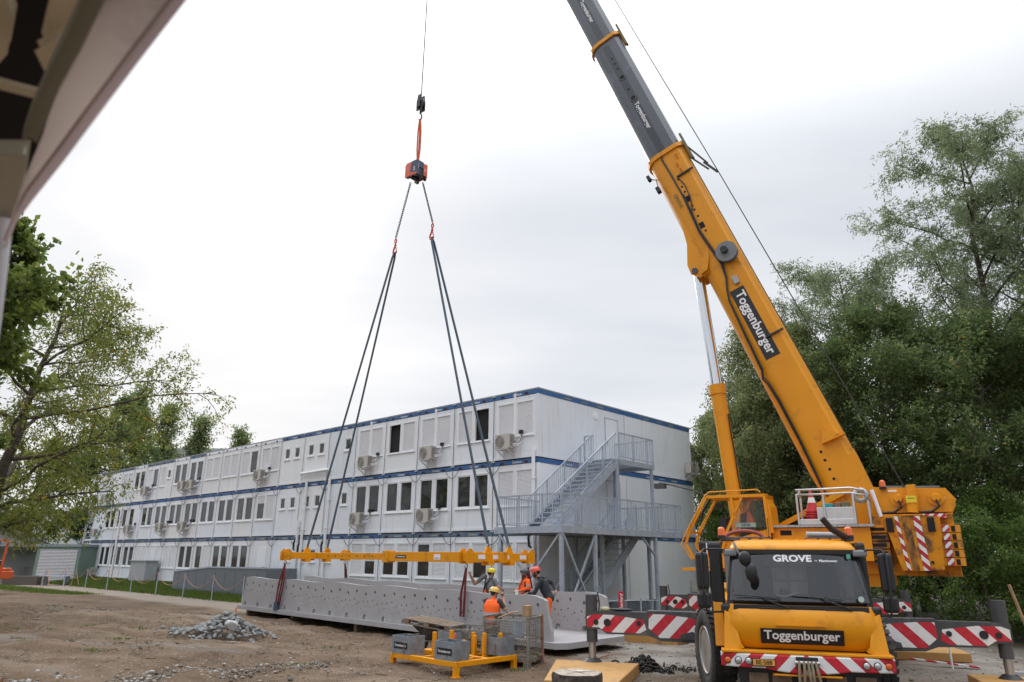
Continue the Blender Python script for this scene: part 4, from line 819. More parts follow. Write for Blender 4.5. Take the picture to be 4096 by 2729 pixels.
# windscreen: a curved pane a little proud of the black surround
def screen_pt(u, v, off=.012):
    z0, z1 = -.64, .125; z = z0 + (z1 - z0) * v; xw = 1.065 + (.955 - 1.065) * v; x = u * xw; yf = -2.968 + (-2.748 + 2.968) * v; y = yf + .10 * abs(u) ** 3.5 - off; return (x, y, Z(z))
ws = fc(); nu, nv = 16, 6; ws.add([screen_pt(-1 + 2 * i / nu, j / nv, .03) for j in range(nv + 1) for i in range(nu + 1)], [(j * (nu + 1) + i, j * (nu + 1) + i + 1, (j + 1) * (nu + 1) + i + 1, (j + 1) * (nu + 1) + i) for j in range(nv) for i in range(nu)], True)
wsO = ws.build('windscreen', SCREEN, cab)
t = fc(); lettering(t, 'GROVE', (-.02, -2.815, Z(.03)), (1, 0, 0), (0, .29, .957), width=.60, height=.115, bold=.035, space=1.0); t.build('lettering', WHITEP, wsO); t = fc(); lettering(t, 'by', (.345, -2.82, Z(-.005)), (1, 0, 0), (0, .29, .957), height=.035); t.build('lettering', WHITEP, wsO); t = fc(); lettering(t, 'Manitowoc', (.53, -2.82, Z(-.005)), (1, 0, 0), (0, .29, .957), width=.28, bold=.02, shear=.15); t.build('lettering', WHITEP, wsO)
st_ = fc(); st_.cyl((.93, -2.99, Z(-.585)), (.93, -2.993, Z(-.585)), .045, n=16); st_.build('sticker', mat('sticker_pale', (0.45, .55, .5), .5), wsO); st_ = fc(); st_.box(.82, .88, -2.80, -2.797, Z(.03), Z(.11)); st_.build('sticker', mat('sticker_green', (0.1, .4, .3), .5), wsO)
for x0, x1 in ((-.15, -1.0), (.78, -.1)):
    wi = fc(); wi.tube([(x0, -3.06, Z(-.74)), (x0 - .25, -3.055, Z(-.66)), ((x0 + x1) / 2, -3.04, Z(-.575))], .012, 5); wi.tube([(x1, -3.0, Z(-.555)), ((x0 + x1) / 2 + .1, -3.03, Z(-.58)), (x0 - .12, -3.04, Z(-.60))], .009, 5); wi.build('wiper', BLACK, cab)
dk = fc(); dk.box(-1.02, 1.02, -3.035, -2.98, Z(-.785), Z(-.70)); dk.box(-.62, -.25, -3.045, -3.03, Z(-.765), Z(-.735)); dk.box(.38, .78, -3.045, -3.03, Z(-.765), Z(-.735)); dk.build('scuttle', BLACK, cab, bev=.008)
# dash things seen through the glass lie behind dark glass; name board on the hood
nb_ = fc(); nb_.prism([(-.635, -1.045), (.60, -1.045), (.60, -1.275), (-.635, -1.275)], lambda a, b, d: (a, d - .02 - .10 * (b + 1.0) * -1.0 * 1.0 if 0 else -3.135 + (-.02 if d else 0) - (b + .98) * .30, Z(b)), 1, 0); nbo = nb_.build('name_board', BLACKP, cab)
t = fc(); c0 = -1.16; lettering(t, 'Toggenburger', (-.02, -3.159 - (c0 + .98) * .30, Z(c0)), (1, 0, 0), (0, -.287, .958), width=1.13, bold=.022); t.build('lettering', WHITEP, nbo)
hl = fc(); hl.prism([(-.40, -1.0), (.36, -1.0), (.34, -.985), (-.38, -.985)], lambda a, b, d: (a, -3.12 - d, Z(b)), 0, .03); hl.build('hood_grip', YEL, cab)
# corner wings and steps
for s_ in (-1, 1):
    m = fc(); m.prism([(1.04, -.86), (1.17, -.80), (1.21, -1.38), (1.02, -1.39), (.90, -1.35), (.95, -1.28)], lambda a, b, d: (s_ * a, -3.10 + d + (.10 if b > -1 else -.02), Z(b)), 0, .25); m.build('corner_wing', YEL, cab, bev=.02)
m = fc(); m.box(-1.36, -1.14, -2.55, -1.5, Z(-.95), Z(.30)); m.build('intake_stack', BLACK, crane, bev=.05)
m = fc(); m.box(1.06, 1.20, -2.35, -1.5, Z(-.95), Z(.30)); m.build('intake_stack', BLACK, crane, bev=.05)
m = fc(); m.prism([(-2.75, -1.38), (-2.55, -.70), (-2.45, -.62), (-2.40, -1.38)], lambda a, b, d: (d, a, Z(b)), -1.345, -1.19); m.build('side_fairing', YEL, crane, bev=.02)
m = fc(); m.box(-1.40, -1.38, -2.53, -2.40, Z(-.85), Z(.28)); m.build('white_edge', WHITEP, crane)
# bumper with warning stripes and lamps
BST = stripe_mat('bumper_stripes', (1, 0, -1), .40, .1); BST2 = stripe_mat('bumper_stripes_mirrored', (1, 0, 1), .40, .35)
def bump_outline(x): return (Z(-1.425), Z(-1.63) - .075 * max(0, 1 - abs(x) / .62) ** .7 * 1.0)
for s_, mt in ((-1, BST), (1, BST2)):
    m = fc(); xs = np.linspace(0, 1.275, 9)
    ring = lambda x: [(s_ * x, -3.20 + .10 * (x / 1.275) ** 6, bump_outline(x)[0]), (s_ * x, -3.20 + .10 * (x / 1.275) ** 6, bump_outline(x)[1]), (s_ * x, -2.95, bump_outline(x)[1] + .01), (s_ * x, -2.95, bump_outline(x)[0])]
    m.loft([ring(x) for x in xs], False); m.build('bumper', mt, crane, bev=.02)
m = fc()
m.box(-1.26, 1.26, -3.18, -2.9, Z(-1.42), Z(-1.375)); m.box(-.5, .5, -3.19, -3.0, Z(-1.73), Z(-1.70)); m.build('bumper_top', YEL, crane, bev=.012)
for x, mm, nm in ((-1.17, AMBER, 'indicator'), (-1.01, LENS, 'fog_lamp'), (-.855, LENS, 'headlight'), (.855, LENS, 'headlight'), (1.01, LENS, 'fog_lamp'), (1.17, AMBER, 'indicator')):
    y = -3.20 + .10 * (abs(x) / 1.275) ** 6; z = Z(-1.53)
    m = fc(); m.cyl((x, y - .012, z), (x, y + .05, z), .056, n=18); l = m.build(nm, BLACK, crane); m = fc(); m.cyl((x, y - .020, z), (x, y - .010, z), .046, n=18); m.ball((x, y - .018, z), .044, (1, .35, 1), 14, 8); m.build('lens', mm, l)
m = fc(); m.box(-.80, -.455, -3.222, -3.205, Z(-1.60), Z(-1.49)); pl2 = m.build('number_plate', BLACKP, crane); m = fc(); m.box(-.79, -.465, -3.226, -3.222, Z(-1.585), Z(-1.497)); m.build('plate_face', mat('plate_amber', (.62, .32, .05), .5), pl2); t = fc(); lettering(t, 'BE·588', (-.627, -3.229, Z(-1.54)), (1, 0, 0), (0, 0, 1), width=.24, bold=.012); t.build('lettering', BLACKP, pl2)
m = fc(); m.box(-.15, .17, -3.225, -3.0, Z(-1.62), Z(-1.44)); tw = m.build('tow_coupling', BLACK, crane, bev=.01); m = fc(); m.cyl((-.17, -3.24, Z(-1.52)), (.19, -3.24, Z(-1.52)), .03, n=10); m.build('pin', STEEL, tw)
m = fc()
for k, x in enumerate((-.11, -.04, .02, .07, .13)):
    m.tube([(x, -3.25, Z(-1.50)), (x * 1.1, -3.30, Z(-1.62)), (x * 1.3 + .01 * (-1) ** k, -3.31, Z(-1.82)), (x * 1.25, -3.28, Z(-2.05))], .022, 6)
tag(m.build('rope_sling', mat('rope_tan', (.22, .17, .11), .9, var=.2)), 'grey brown sling looped over the crane front tow coupling', 'sling')
for x in (-.85, -.5, -.08, .3, .72): g = fc(); g.box(x - .012, x + .28, -3.0, -2.97, Z(-1.86), Z(-1.72)); g.build('radiator_step', WOODG, crane)
g = fc(); g.box(-1.0, 1.05, -2.95, -1.3, Z(-1.95), Z(-1.37)); g.build('underframe', BLACK, crane)
# mirrors
def mirror(s_):
    m = fc(); x = s_ * (1.48 if s_ < 0 else 1.36); y = -2.95
    m.box(x - .105, x + .105, y - .05, y + .07, Z(-.48), Z(.12)); mo = m.build('mirror', BLACK, crane, bev=.05)
    m = fc(); m.box(x - .115, x + .115, y - .05, y + .07, Z(-.78), Z(-.52)); m.build('lower_mirror', BLACK, mo, bev=.05)
    m = fc(); m.tube([(s_ * 1.0, -2.7, Z(.13)), (s_ * 1.15, -2.85, Z(.17)), (x - s_ * .05, y - .06, Z(.17)), (x + s_ * .0, y - .08, Z(.10)), (x, y - .08, Z(-.3)), (x, y - .08, Z(-.65)), (x - s_ * .04, y - .07, Z(-.83)), (s_ * 1.1, -2.85, Z(-.83))], .018, 6); m.build('mirror_arm', BLACK, mo)
    m = fc(); m.box(s_ * 1.02 - .10, s_ * 1.02 + .12, -2.82, -2.62, Z(.06), Z(.17)); m.build('arm_mount', mat('mount_grey', (.2, .21, .23), .5), mo, bev=.03)
    m = fc(); m.box(s_ * 1.13 - .09, s_ * 1.13 + .09, -2.95, -2.75, Z(-.86), Z(-.70)); m.build('arm_mount', BLACK, mo, bev=.04)
mirror(-1); mirror(1)
m = fc(); m.tube([(-.93, -2.80, Z(.27)), (-.90, -3.02, Z(.16)), (-.82, -3.10, Z(.02)), (-.78, -3.12, Z(-.1))], .022, 6); fm = m.build('front_mirror_arm', DKGREY, crane); m = fc(); m.ball((-.78, -3.14, Z(.02)), .11, (.9, .5, 1.1)); m.ball((-.70, -3.14, Z(-.20)), .12, (.8, .5, 1.25)); m.build('round_mirror', BLACK, fm)
def beacon(M, parent, nm='beacon'):
    m = MB(M); m.cyl((0, 0, -.06), (0, 0, 0), .075, n=14); b = m.build(nm, BLACK, parent); m = MB(M); m.cyl((0, 0, 0), (0, 0, .10), .068, .062, n=16, caps=False); m.ball((0, 0, .10), .062, (1, 1, .8)); m.build('amber_dome', AMBER, b)
for x in (-1.12, 1.0): beacon(FC @ Matrix.Translation((x, -2.15, Z(.42))), crane)
m = fc(); m.box(-1.15, -.25, -1.95, -1.35, Z(.33), Z(.40)); m.box(.35, 1.1, -1.95, -1.35, Z(.33), Z(.40)); m.build('roof_rack', DKGREY, crane, bev=.01)
m = fc(); m.cyl((.35, -1.8, Z(.45)), (.95, -1.8, Z(.44)), .045, n=10); m.build('rolled_tarp', mat('tarp', (.4, .41, .42), .7), crane)
m = fc(); m.tube([(.95, -2.2, Z(.38)), (.72, -2.25, Z(.52)), (.58, -2.3, Z(.70))], .055, 8); tag(m.build('broom_head', mat('broom_bristle', (.03, .022, .018), .95, bump=.5)), 'dark bristle broom lying on the crane cab roof', 'broom')
m = fc(); m.tube([(-.72 + .1 * math.cos(t) * 3.2, -1.75, Z(.40) + .11 * math.sin(t)) for t in np.linspace(0, math.pi, 9)], .035, 7); tag(m.build('hose_coil', mat('red_hose', (.28, .07, .05), .7)), 'reddish hose coil on the crane cab roof', 'hose')
m = fc(); m.cyl((-.3, -2.0, Z(.34)), (-.3, -2.0, Z(.72)), .008, n=6); m.cyl((-.3, -2.0, Z(.34)), (-.3, -2.0, Z(.42)), .03, .012, n=8); m.build('aerial', BLACK, crane)
# chassis
m = fc(); m.box(-.62, .62, -1.3, 9.6, Z(-1.55), Z(-.95)); m.build('chassis', DKGREY, crane); m = fc(); m.box(-1.30, 1.30, -1.15, 9.7, Z(-.93), Z(-.72)); m.build('deck', YEL, crane, bev=.02)
for y0, y1 in ((.45, 1.0), (2.4, 3.4), (4.4, 5.4)): 
    m = fc(); m.box(-1.34, -.7, y0, y1, Z(-1.5), Z(-.95)); m.build('tool_locker', YEL, crane, bev=.02); m = fc(); m.box(.7, 1.34, y0, y1, Z(-1.5), Z(-.95)); m.build('tool_locker', YEL, crane, bev=.02)
# wheels
def wheel(x, y, steer=0.0):
    s_ = 1 if x > 0 else -1; T = FC @ Matrix.Translation((x, y, .70)) @ Matrix.Rotation(steer, 4, 'Z')
    m = MB(T); prof = [(.40, -.17), (.52, -.20), (.64, -.205), (.69, -.17), (.70, -.10), (.70, .10), (.69, .17), (.64, .205), (.52, .20), (.40, .17)]
    n = 36; rings = [[(b, a * math.cos(2 * math.pi * i / n), a * math.sin(2 * math.pi * i / n)) for (a, b) in prof] for i in range(n)]
    vs_ = [p for r_ in rings for p in r_]; k = len(prof); m.add(vs_, [(i * k + j, i * k + (j + 1) % k, ((i + 1) % n) * k + (j + 1) % k, ((i + 1) % n) * k + j) for i in range(n) for j in range(k)], True)
    wo = m.build('wheel', RUBBER, crane)
    m = MB(T)
    for i in range(n):
        t = 2 * math.pi * i / n; c, s2 = math.cos(t), math.sin(t); e = .02 if i % 2 else -.02
        for b0, b1 in ((-.195, -.075), (-.055, .055), (.075, .195)):
            sk = .035 * (1 if b0 < -.1 else -1 if b0 > 0 else 0); q = [(b0, t), (b1, t + sk), (b1, t + sk + .105), (b0, t + .105)]
            P0 = [(b, .695 * math.cos(a), .695 * math.sin(a)) for b, a in q]; P1 = [(b, .722 * math.cos(a), .722 * math.sin(a)) for b, a in q]; m.add(P0 + P1, [(4, 5, 6, 7), (0, 1, 5, 4), (1, 2, 6, 5), (2, 3, 7, 6), (3, 0, 4, 7)])
    m.build('tread_blocks', RUBBER, wo, kind='stuff')
    m = MB(T); rp = [(.405, .16), (.40, .19), (.37, .17), (.35, .05), (.30, .0), (.22, -.02), (.16, .02), (.14, .10), (.02, .11)]; n = 28
    m.loft([[(s_ * b, a * math.cos(2 * math.pi * i / n), a * math.sin(2 * math.pi * i / n)) for i in range(n)] for a, b in rp], True, True); ro = m.build('rim', mat('rim_grey', (.34, .33, .31), .45, .4, dirt=(.2, .17, .13), dirtamt=.3), wo)
    m = MB(T)
    for i in range(12): a = 2 * math.pi * i / 12; m.cyl((s_ * -.01, .25 * math.cos(a), .25 * math.sin(a)), (s_ * .035, .25 * math.cos(a), .25 * math.sin(a)), .016, n=6)
    m.build('wheel_nuts', STEEL, ro, kind='stuff')
for y in (-1.75, 1.65, 3.9, 5.9, 7.0):
    for x in (-1.38, 1.08): wheel(x, y, R(15) if y < 0 else 0)
# outriggers
OST_L = stripe_mat('outrigger_stripes', (1.0, 0, -1.0), .50, .0); OST_R = stripe_mat('outrigger_stripes_mirrored', (1.0, 0, 1.0), .50, .1)
def outrigger(s_, y, xe, z_up, zfoot, xs=1.3, sc=1.0):
    """s_ side, beam from the chassis to |x| = xe"""
    mt = OST_L if s_ < 0 else OST_R; X = lambda a: s_ * a; xm = xs + (xe - xs) * .52
    m = fc(); m.prism([(xs - .6, Z(-1.04)), (xm + .05, Z(-1.03)), (xm + .05, Z(-1.50)), (xm - .22, Z(-1.60)), (xs + .2, Z(-1.62)), (xs - .6, Z(-1.60))], lambda a, b, d: (X(a), y + d, b), -.16, .16); oo = m.build('outrigger', DKGREY, crane, bev=.012)
    m = fc(); m.prism([(xm - .2, Z(-1.06)), (xe + .06, Z(-1.07)), (xe + .06, Z(-1.42)), (xe - .25, Z(-1.42)), (xe - .38, Z(-1.50)), (xm, Z(-1.52)), (xm - .2, Z(-1.50))], lambda a, b, d: (X(a), y + d, b), -.125, .125); m.build('inner_beam', DKGREY, oo, bev=.012)
    m = fc(); m.prism([(xm - .0, Z(-1.09)), (xm - .30, Z(-1.09)), (xm - .8, Z(-1.14)), (xs + .05, Z(-1.26)), (xs + .05, Z(-1.54)), (xm - .20, Z(-1.54)), (xm + .02, Z(-1.36))], lambda a, b, d: (X(a), y - .161 + d, b), -.004, 0); m.build('warning_panel', mt, oo)
    m = fc(); m.prism([(xe + .03, Z(-1.18)), (xe - .10, Z(-1.13)), (xe - .5, Z(-1.13)), (xm + .12, Z(-1.21)), (xm + .07, Z(-1.40)), (xm + .2, Z(-1.47)), (xe - .36, Z(-1.47)), (xe - .22, Z(-1.38)), (xe + .03, Z(-1.38))], lambda a, b, d: (X(a), y - .126 + d, b), -.004, 0); m.build('warning_panel', mt, oo)
    for a, r_ in ((xe - .16, .055), (xe - .40, .075), (xm + .22, .05)): m = fc(); m.cyl((X(a), y - .145, Z(-1.28)), (X(a), y - .12, Z(-1.28)), r_, n=14); m.build('beam_port', BLACK, oo)
    for a, r_ in ((xs + .32, .13),): m = fc(); m.cyl((X(a), y - .20, Z(-1.36)), (X(a), y - .15, Z(-1.36)), r_, n=18); m.build('beam_port', BLACK, oo)
    m = fc(); m.prism([(xm - .95, Z(-1.55)), (xm - .60, Z(-1.55)), (xm - .62, Z(-1.46)), (xm - .85, Z(-1.40)), (xm - .92, Z(-1.42))], lambda a, b, d: (X(a), y - .20 + d, b), 0, .05); m.build('lug_plate', DKGREY, oo)
    m = fc(); m.cyl((X(xe - .05), y, Z(z_up)), (X(xe - .05), y, Z(-1.08)), .125, n=18); m.build('jack_housing', DKGREY, oo); m = fc(); m.cyl((X(xe - .05), y, Z(-1.42)), (X(xe - .05), y, Z(-1.68)), .115, n=18); m.build('jack_sleeve', DKGREY, oo)
    m = fc(); m.cyl((X(xe - .05), y, Z(-1.68)), (X(xe - .05), y, Z(zfoot + .05)), .075, n=18); m.build('jack_rod', STEEL, oo)
    m = fc(); m.cyl((X(xe - .05), y, Z(zfoot)), (X(xe - .05), y, Z(zfoot + .07)), .20, .12, n=20); m.build('jack_foot', BLACK, oo)
    m = fc(); m.tube([(X(xe - .2), y - .1, Z(z_up + .05)), (X(xe - .24), y - .11, Z(z_up - .15)), (X(xe - .22), y - .1, Z(-1.1))], .015, 5); m.build('hydraulic_hose', BLACK, oo)
outrigger(-1, 0, 3.95, -.74, -2.06); outrigger(1, 0, 3.78, -.68, -2.02)
outrigger(-1, 8.3, 3.05, -.82, -2.06); outrigger(1, 8.3, 4.0, -.82, -2.06)
# ---- superstructure (frame FS: x = forward along the boom, y = towards the camera side, z up)
SO = Vector((6.52, 18.56, 0)); SU = Vector((-.857, .515, 0)).normalized(); SV = Vector((SU.y * -1, SU.x, 0)); FS = frame(SO, SU, SV, UP)
def fs(): return MB(FS)
xz = lambda a, b, d: (a, d, Z(b))
m = fs(); m.cyl((0, 0, Z(-.74)), (0, 0, Z(-.30)), .85, n=32); m.build('slew_ring', DKGREY, crane)
m = fs(); m.prism([(1.3, -.28), (1.3, .25), (.6, .66), (-.9, .72), (-2.55, .74), (-2.8, .4), (-2.8, -.28)], xz, -1.0, 1.0); su = m.build('superstructure', YEL, crane, bev=.02)
m = fs(); m.prism([(-.42, .0), (-.42, .71), (-2.5, .71), (-2.5, .0)], xz, 1.0, 1.42); m.build('engine_cover', YEL, su, bev=.03); m = fs(); m.box(-.85, -.6, 1.38, 1.425, Z(.55), Z(.66)); m.build('grip_recess', GAP, su)
m = fs(); m.box(-2.6, -.42, .85, 1.52, Z(.725), Z(.775)); m.build('tread_deck', mat('checker_plate', (.42, .43, .44), .35, .8, var=.3, scale=30, bump=.6, bscale=45), su)
for v in (.42, -.48):
    m = fs(); m.prism([(-1.0, .6), (-1.75, 1.38), (-2.25, 1.66), (-2.65, 1.66), (-2.9, .6)], xz, v, v + .06); m.build('boom_bracket', YEL, su, bev=.01)
m = fs(); m.prism([(-.35, .70), (-.30, .78), (-1.9, 1.60), (-2.2, 1.60)], xz, .5, .62); m.build('side_strut', YEL, su, bev=.01)
# winch carrier at the rear
m = fs(); m.prism([(-2.55, 1.62), (-4.05, 1.55), (-4.22, 1.30), (-4.10, 1.04), (-2.62, 1.04)], xz, .70, .86); wc = m.build('winch_frame', YEL, su, bev=.015)
m = fs(); m.prism([(-2.55, 1.62), (-4.05, 1.55), (-4.22, 1.30), (-4.10, 1.04), (-2.62, 1.04)], xz, -.86, -.70); m.build('winch_frame', YEL, su, bev=.015)
m = fs(); m.box(-4.0, -2.5, -.7, .7, Z(.98), Z(1.05)); m.build('winch_floor', YEL, su)
for x in (-3.11, -3.84):
    m = fs(); m.cyl((x, -.68, Z(1.34)), (x, .68, Z(1.34)), .24, n=20); m.build('winch_drum', CHAIN, wc); m = fs(); m.cyl((x, .86, Z(1.34)), (x, .90, Z(1.34)), .17, n=16); m.cyl((x, .90, Z(1.34)), (x, 1.0, Z(1.34)), .10, .08, n=8); m.build('winch_hub', YEL, wc)
    m = fs(); m.tube([(x, .98, Z(1.3)), (x - .04, 1.0, Z(1.15)), (x + .12, .98, Z(1.04)), (x + .4, .95, Z(1.03))], .03, 6); m.build('hydraulic_hose', BLACK, wc)
m = fs(); m.cyl((-3.36, 1.0, Z(1.03)), (-3.40, 1.0, Z(1.50)), .115, n=18); m.build('ballast_cylinder', YEL, wc); m = fs(); m.box(-3.48, -3.30, .93, 1.06, Z(1.50), Z(1.63)); m.box(-3.46, -3.26, 1.112, 1.118, Z(1.22), Z(1.40)); m.build('cylinder_head', YEL, wc, bev=.02)
t = fs(); t.box(-3.47, -3.27, 1.12, 1.123, Z(1.24), Z(1.38)); t.build('warning_label', mat('label_yellow', (.75, .6, .03), .5), wc); t = fs(); lettering(t, 'Achtung', (-3.37, 1.126, Z(1.33)), (-1, 0, 0), (0, 0, 1), width=.14); t.build('lettering', BLACKP, wc)
m = fs(); m.box(-3.10, -2.92, .862, .866, Z(1.50), Z(1.545)); m.build('label_plate', WHITEP, wc); m = fs(); m.box(-4.02, -3.86, .862, .866, Z(1.32), Z(1.36)); m.build('label_plate', WHITEP, wc)
m = fs(); m.tube([(-2.6, .5, Z(1.58)), (-2.9, .2, Z(1.64)), (-3.6, .3, Z(1.6)), (-3.95, .4, Z(1.58))], .06, 8); m.build('hose_bundle', BLACK, wc)
m = fs(); m.cyl((-2.72, .98, Z(.95)), (-2.60, .98, Z(1.55)), .045, n=10); m.build('white_pipe', PVC, wc)
beacon(FS @ Matrix.Translation((-2.83, .9, Z(1.62))), su)
# counterweight: stacked slabs with the hanging striped plate on the camera side
cw = fs(); cw.box(-4.1, -2.5, -1.2, 1.0, Z(-.30), Z(1.0)); cw = cw.build('counterweight', YELW, crane, bev=.02)
for k in range(5):
    z0 = -.08 + k * .168
    m = fs(); m.prism([(-3.80, -1.35), (-4.10, -1.2), (-4.20, -.6), (-4.20, 1.15), (-4.12, 1.32), (-3.80, 1.40)], lambda a, b, d: (a - .02 * (4 - k) * 0, b, Z(d)), z0, z0 + .155); m.build('slab', YELW, cw, bev=.012)
    m = fs(); m.box(-3.99, -3.87, 1.402, 1.408, Z(z0 + .01), Z(z0 + .145)); m.build('warning_tape', stripe_mat('slab_tape', tuple(FC.to_3x3().inverted() @ (SU * 1.0 + UP * 1.0)), .17, 0, (.45, .02, .07)), cw)
    m = fs(); m.box(-2.84, -2.46, -1.3, 1.36, Z(z0), Z(z0 + .15)); m.build('slab', YELRUST if k < 4 else YELW, cw, bev=.012)
    m = fs(); m.box(-2.78, -2.50, 1.30, 1.362, Z(z0 + .04), Z(z0 + .11)); m.build('slab_slot', GAP, cw)
    m = fs(); m.box(-4.10, -4.03, 1.30, 1.345, Z(z0 + .02), Z(z0 + .13)); m.build('slab_slot', GAP, cw)
m = fs(); m.box(-4.0, -2.8, -1.2, 1.2, Z(.90), Z(.985)); m.build('top_slab', YELW, cw, bev=.01); m = fs(); m.box(-3.97, -3.55, 1.2, 1.206, Z(.90), Z(.985)); m.build('warning_tape', stripe_mat('slab_tape', (1, 0, 1), .2), cw)
PL = [(-2.78, .90), (-3.1, .935), (-3.5, .94), (-3.86, .915), (-3.80, -.16), (-3.4, -.19), (-3.02, -.185)]
m = fs(); m.prism(PL, lambda a, b, d: (a, 1.42 + d - .05 * abs((a + 3.3) / .5) ** 3, Z(b)), -.1, .10); m.build('hanging_plate', YELW, cw, bev=.01)
cst = stripe_mat('plate_tape', tuple(FC.to_3x3().inverted() @ (-SU * 1.0 + UP * 1.0)), .22, 0, (.40, .02, .03))
def slant(a, b): return a + (-.16) * (.92 - b) * -1 * 0.0 + (a + 3.35) * .0
for x0, x1, xb0, xb1 in ((-3.0, -3.07, -3.12, -3.19), (-3.36, -3.49, -3.42, -3.55)):
    m = fs(); m.add([(x0, 1.523, Z(.93)), (x1, 1.523, Z(.93)), (xb1, 1.523, Z(-.185)), (xb0, 1.523, Z(-.185))], [(0, 1, 2, 3)]); m.build('warning_tape', cst, cw)
m = fs(); m.add([(-3.14, 1.523, Z(.92)), (-3.29, 1.523, Z(.92)), (-3.35, 1.523, Z(-.18)), (-3.22, 1.523, Z(-.18))], [(0, 1, 2, 3)]); m.build('worn_track', YELRUST, cw)
for x in (-2.90, -3.68): m = fs(); m.box(x - .07, x + .07, 1.50, 1.53, Z(.60), Z(.90)); m.build('lifting_slot', GAP, cw, bev=.02)
m = fs(); m.box(-3.63, -3.57, 1.52, 1.526, Z(-.05), Z(.01)); m.build('data_plate', BLACKP, cw)
m = fs(); m.box(-2.75, -2.3, -.9, .9, Z(-.55), Z(-.2)); m.build('ballast_frame', YEL, cw)
# cage with tread deck, boxes and cones
m = fs(); y0 = 1.50; y1 = .85
for a in (-1.05, -1.62, -2.24): m.tube([(a, y0, Z(.78)), (a, y0, Z(1.45))], .026, 7)
for z in (1.45, 1.56): m.tube([(-1.03, y1, Z(z)), (-1.05, y0, Z(z)), (-2.2, y0, Z(z + .01)), (-2.45, y0 - .2, Z(z - .03)), (-2.52, y1, Z(z - .12))], .026, 7)
m.tube([(-1.1, y0, Z(1.45)), (-1.14, y0, Z(1.56))], .026, 7); m.tube([(-2.52, y0 - .3, Z(.78)), (-2.5, y0 - .3, Z(1.42))], .026, 7); m.tube([(-2.5, y1, Z(.78)), (-2.52, y1, Z(1.44))], .026, 7); m.tube([(-1.03, y1, Z(.78)), (-1.03, y1, Z(1.56))], .026, 7)
m.build('guard_cage', ALU, su); m = fs(); m.box(-2.25, -1.05, 1.47, 1.49, Z(.78), Z(.90)); m.box(-2.24, -1.45, .95, 1.44, Z(.78), Z(1.16)); m.build('cage_box', ALU, su, bev=.008)
m = fs(); m.box(-1.78, -1.55, 1.05, 1.35, Z(1.16), Z(1.25)); tag(m.build('tool_case', mat('turquoise_plastic', (.02, .33, .33), .5), bev=.02), 'turquoise plastic case in the crane guard cage', 'case')
m = fs(); m.box(-1.95, -1.81, 1.05, 1.3, Z(1.163), Z(1.27)); tag(m.build('wood_block', WOODG, bev=.01), 'brown weathered wood block beside the turquoise case in the crane cage', 'wood block')
m = fs(); m.box(-2.13, -1.98, 1.05, 1.3, Z(1.163), Z(1.28)); tag(m.build('wood_block', mat('greenish_wood', (.16, .16, .10), .85, var=.3), bev=.01), 'greenish wood block behind the turquoise case in the crane cage', 'wood block')
m = fs(); m.torus((-2.38, 1.2, Z(1.42)), .12, .06, 'y', 16, 8); m.build('exhaust', STEEL, su)
CONER = mat('cone_red', (.55, .04, .045), .6)
for k, nth in enumerate(('lowest', 'fifth from the top', 'fourth from the top', 'third from the top', 'second from the top', 'topmost')):
    z = .80 + k * .055; cone = thing('traffic_cone', f'red traffic cone in the crane guard cage, {nth} of the nested stack' if k < 5 else 'topmost red and white traffic cone of the stack in the crane cage', 'traffic cone', FS @ Matrix.Translation((-1.33, 1.25, Z(z))), 'nested traffic cones')
    m = fs(); m.prism([(-.16, -.16), (.16, -.16), (.16, .16), (-.16, .16)], lambda a, b, d: (-1.33 + a, 1.25 + b, Z(d)), z, z + .02); m.build('cone_base', CONER, cone)
    m = fs(); m.cyl((-1.33, 1.25, Z(z + .02)), (-1.33, 1.25, Z(z + (.053 if k < 5 else .205))), .14, .132 if k < 5 else .092, n=16); m.build('cone_body', CONER, cone)
m = fs(); m.cyl((-1.33, 1.25, Z(1.28)), (-1.33, 1.25, Z(1.40)), .092, .062, n=16); m.build('white_band', WHITEP, cone); m = fs(); m.cyl((-1.33, 1.25, Z(1.40)), (-1.33, 1.25, Z(1.60)), .06, .022, n=16); m.build('cone_tip', CONER, cone)
# operator's cab
oc = fs(); oc = None
CABP = [(1.02, 1.50), (1.50, .64), (1.62, .38), (1.45, .05), (1.05, -.22)]
m = fs()
def bar(p, q, w_=.06, y=(1.62, .78)):
    for yy in y: m.beam((p[0], yy, Z(p[1])), (q[0], yy, Z(q[1])), w_, w_, (0, 1, 0))
for p, q in (((1.02, 1.46), (1.50, .64)), ((1.50, .64), (1.60, .36)), ((1.60, .36), (1.42, .02)), ((-.35, 1.46), (1.02, 1.46)), ((-.35, 1.46), (-.40, .45)), ((.17, 1.43), (.60, .60)), ((.42, 1.42), (.36, .95)), ((.60, .60), (.72, .2))): bar(p, q)
for p in ((1.02, 1.46), (1.50, .64), (-.35, 1.46), (1.42, .02)): m.beam((p[0], .78, Z(p[1])), (p[0], 1.62, Z(p[1])), .06, .06, (1, 0, 0))
ocO = m.build('operator_cab', YEL, crane)
m = fs(); m.prism([(1.02, 1.44), (1.02, 1.50), (-.38, 1.50), (-.38, 1.44)], xz, .78, 1.62); m.build('cab_roof', YEL, ocO, bev=.02)
m = fs(); m.prism([(.58, .60), (.30, .50), (-.38, .70), (-.40, -.05), (1.0, -.22), (1.35, .0), (.72, .15)], xz, .82, 1.58); m.build('cab_floor', YEL, ocO, bev=.02)
m = fs(); m.prism([(-.36, 1.42), (-.36, .6), (-.48, .6), (-.46, 1.2)], xz, .8, 1.6); m.build('cab_rear', YEL, ocO)
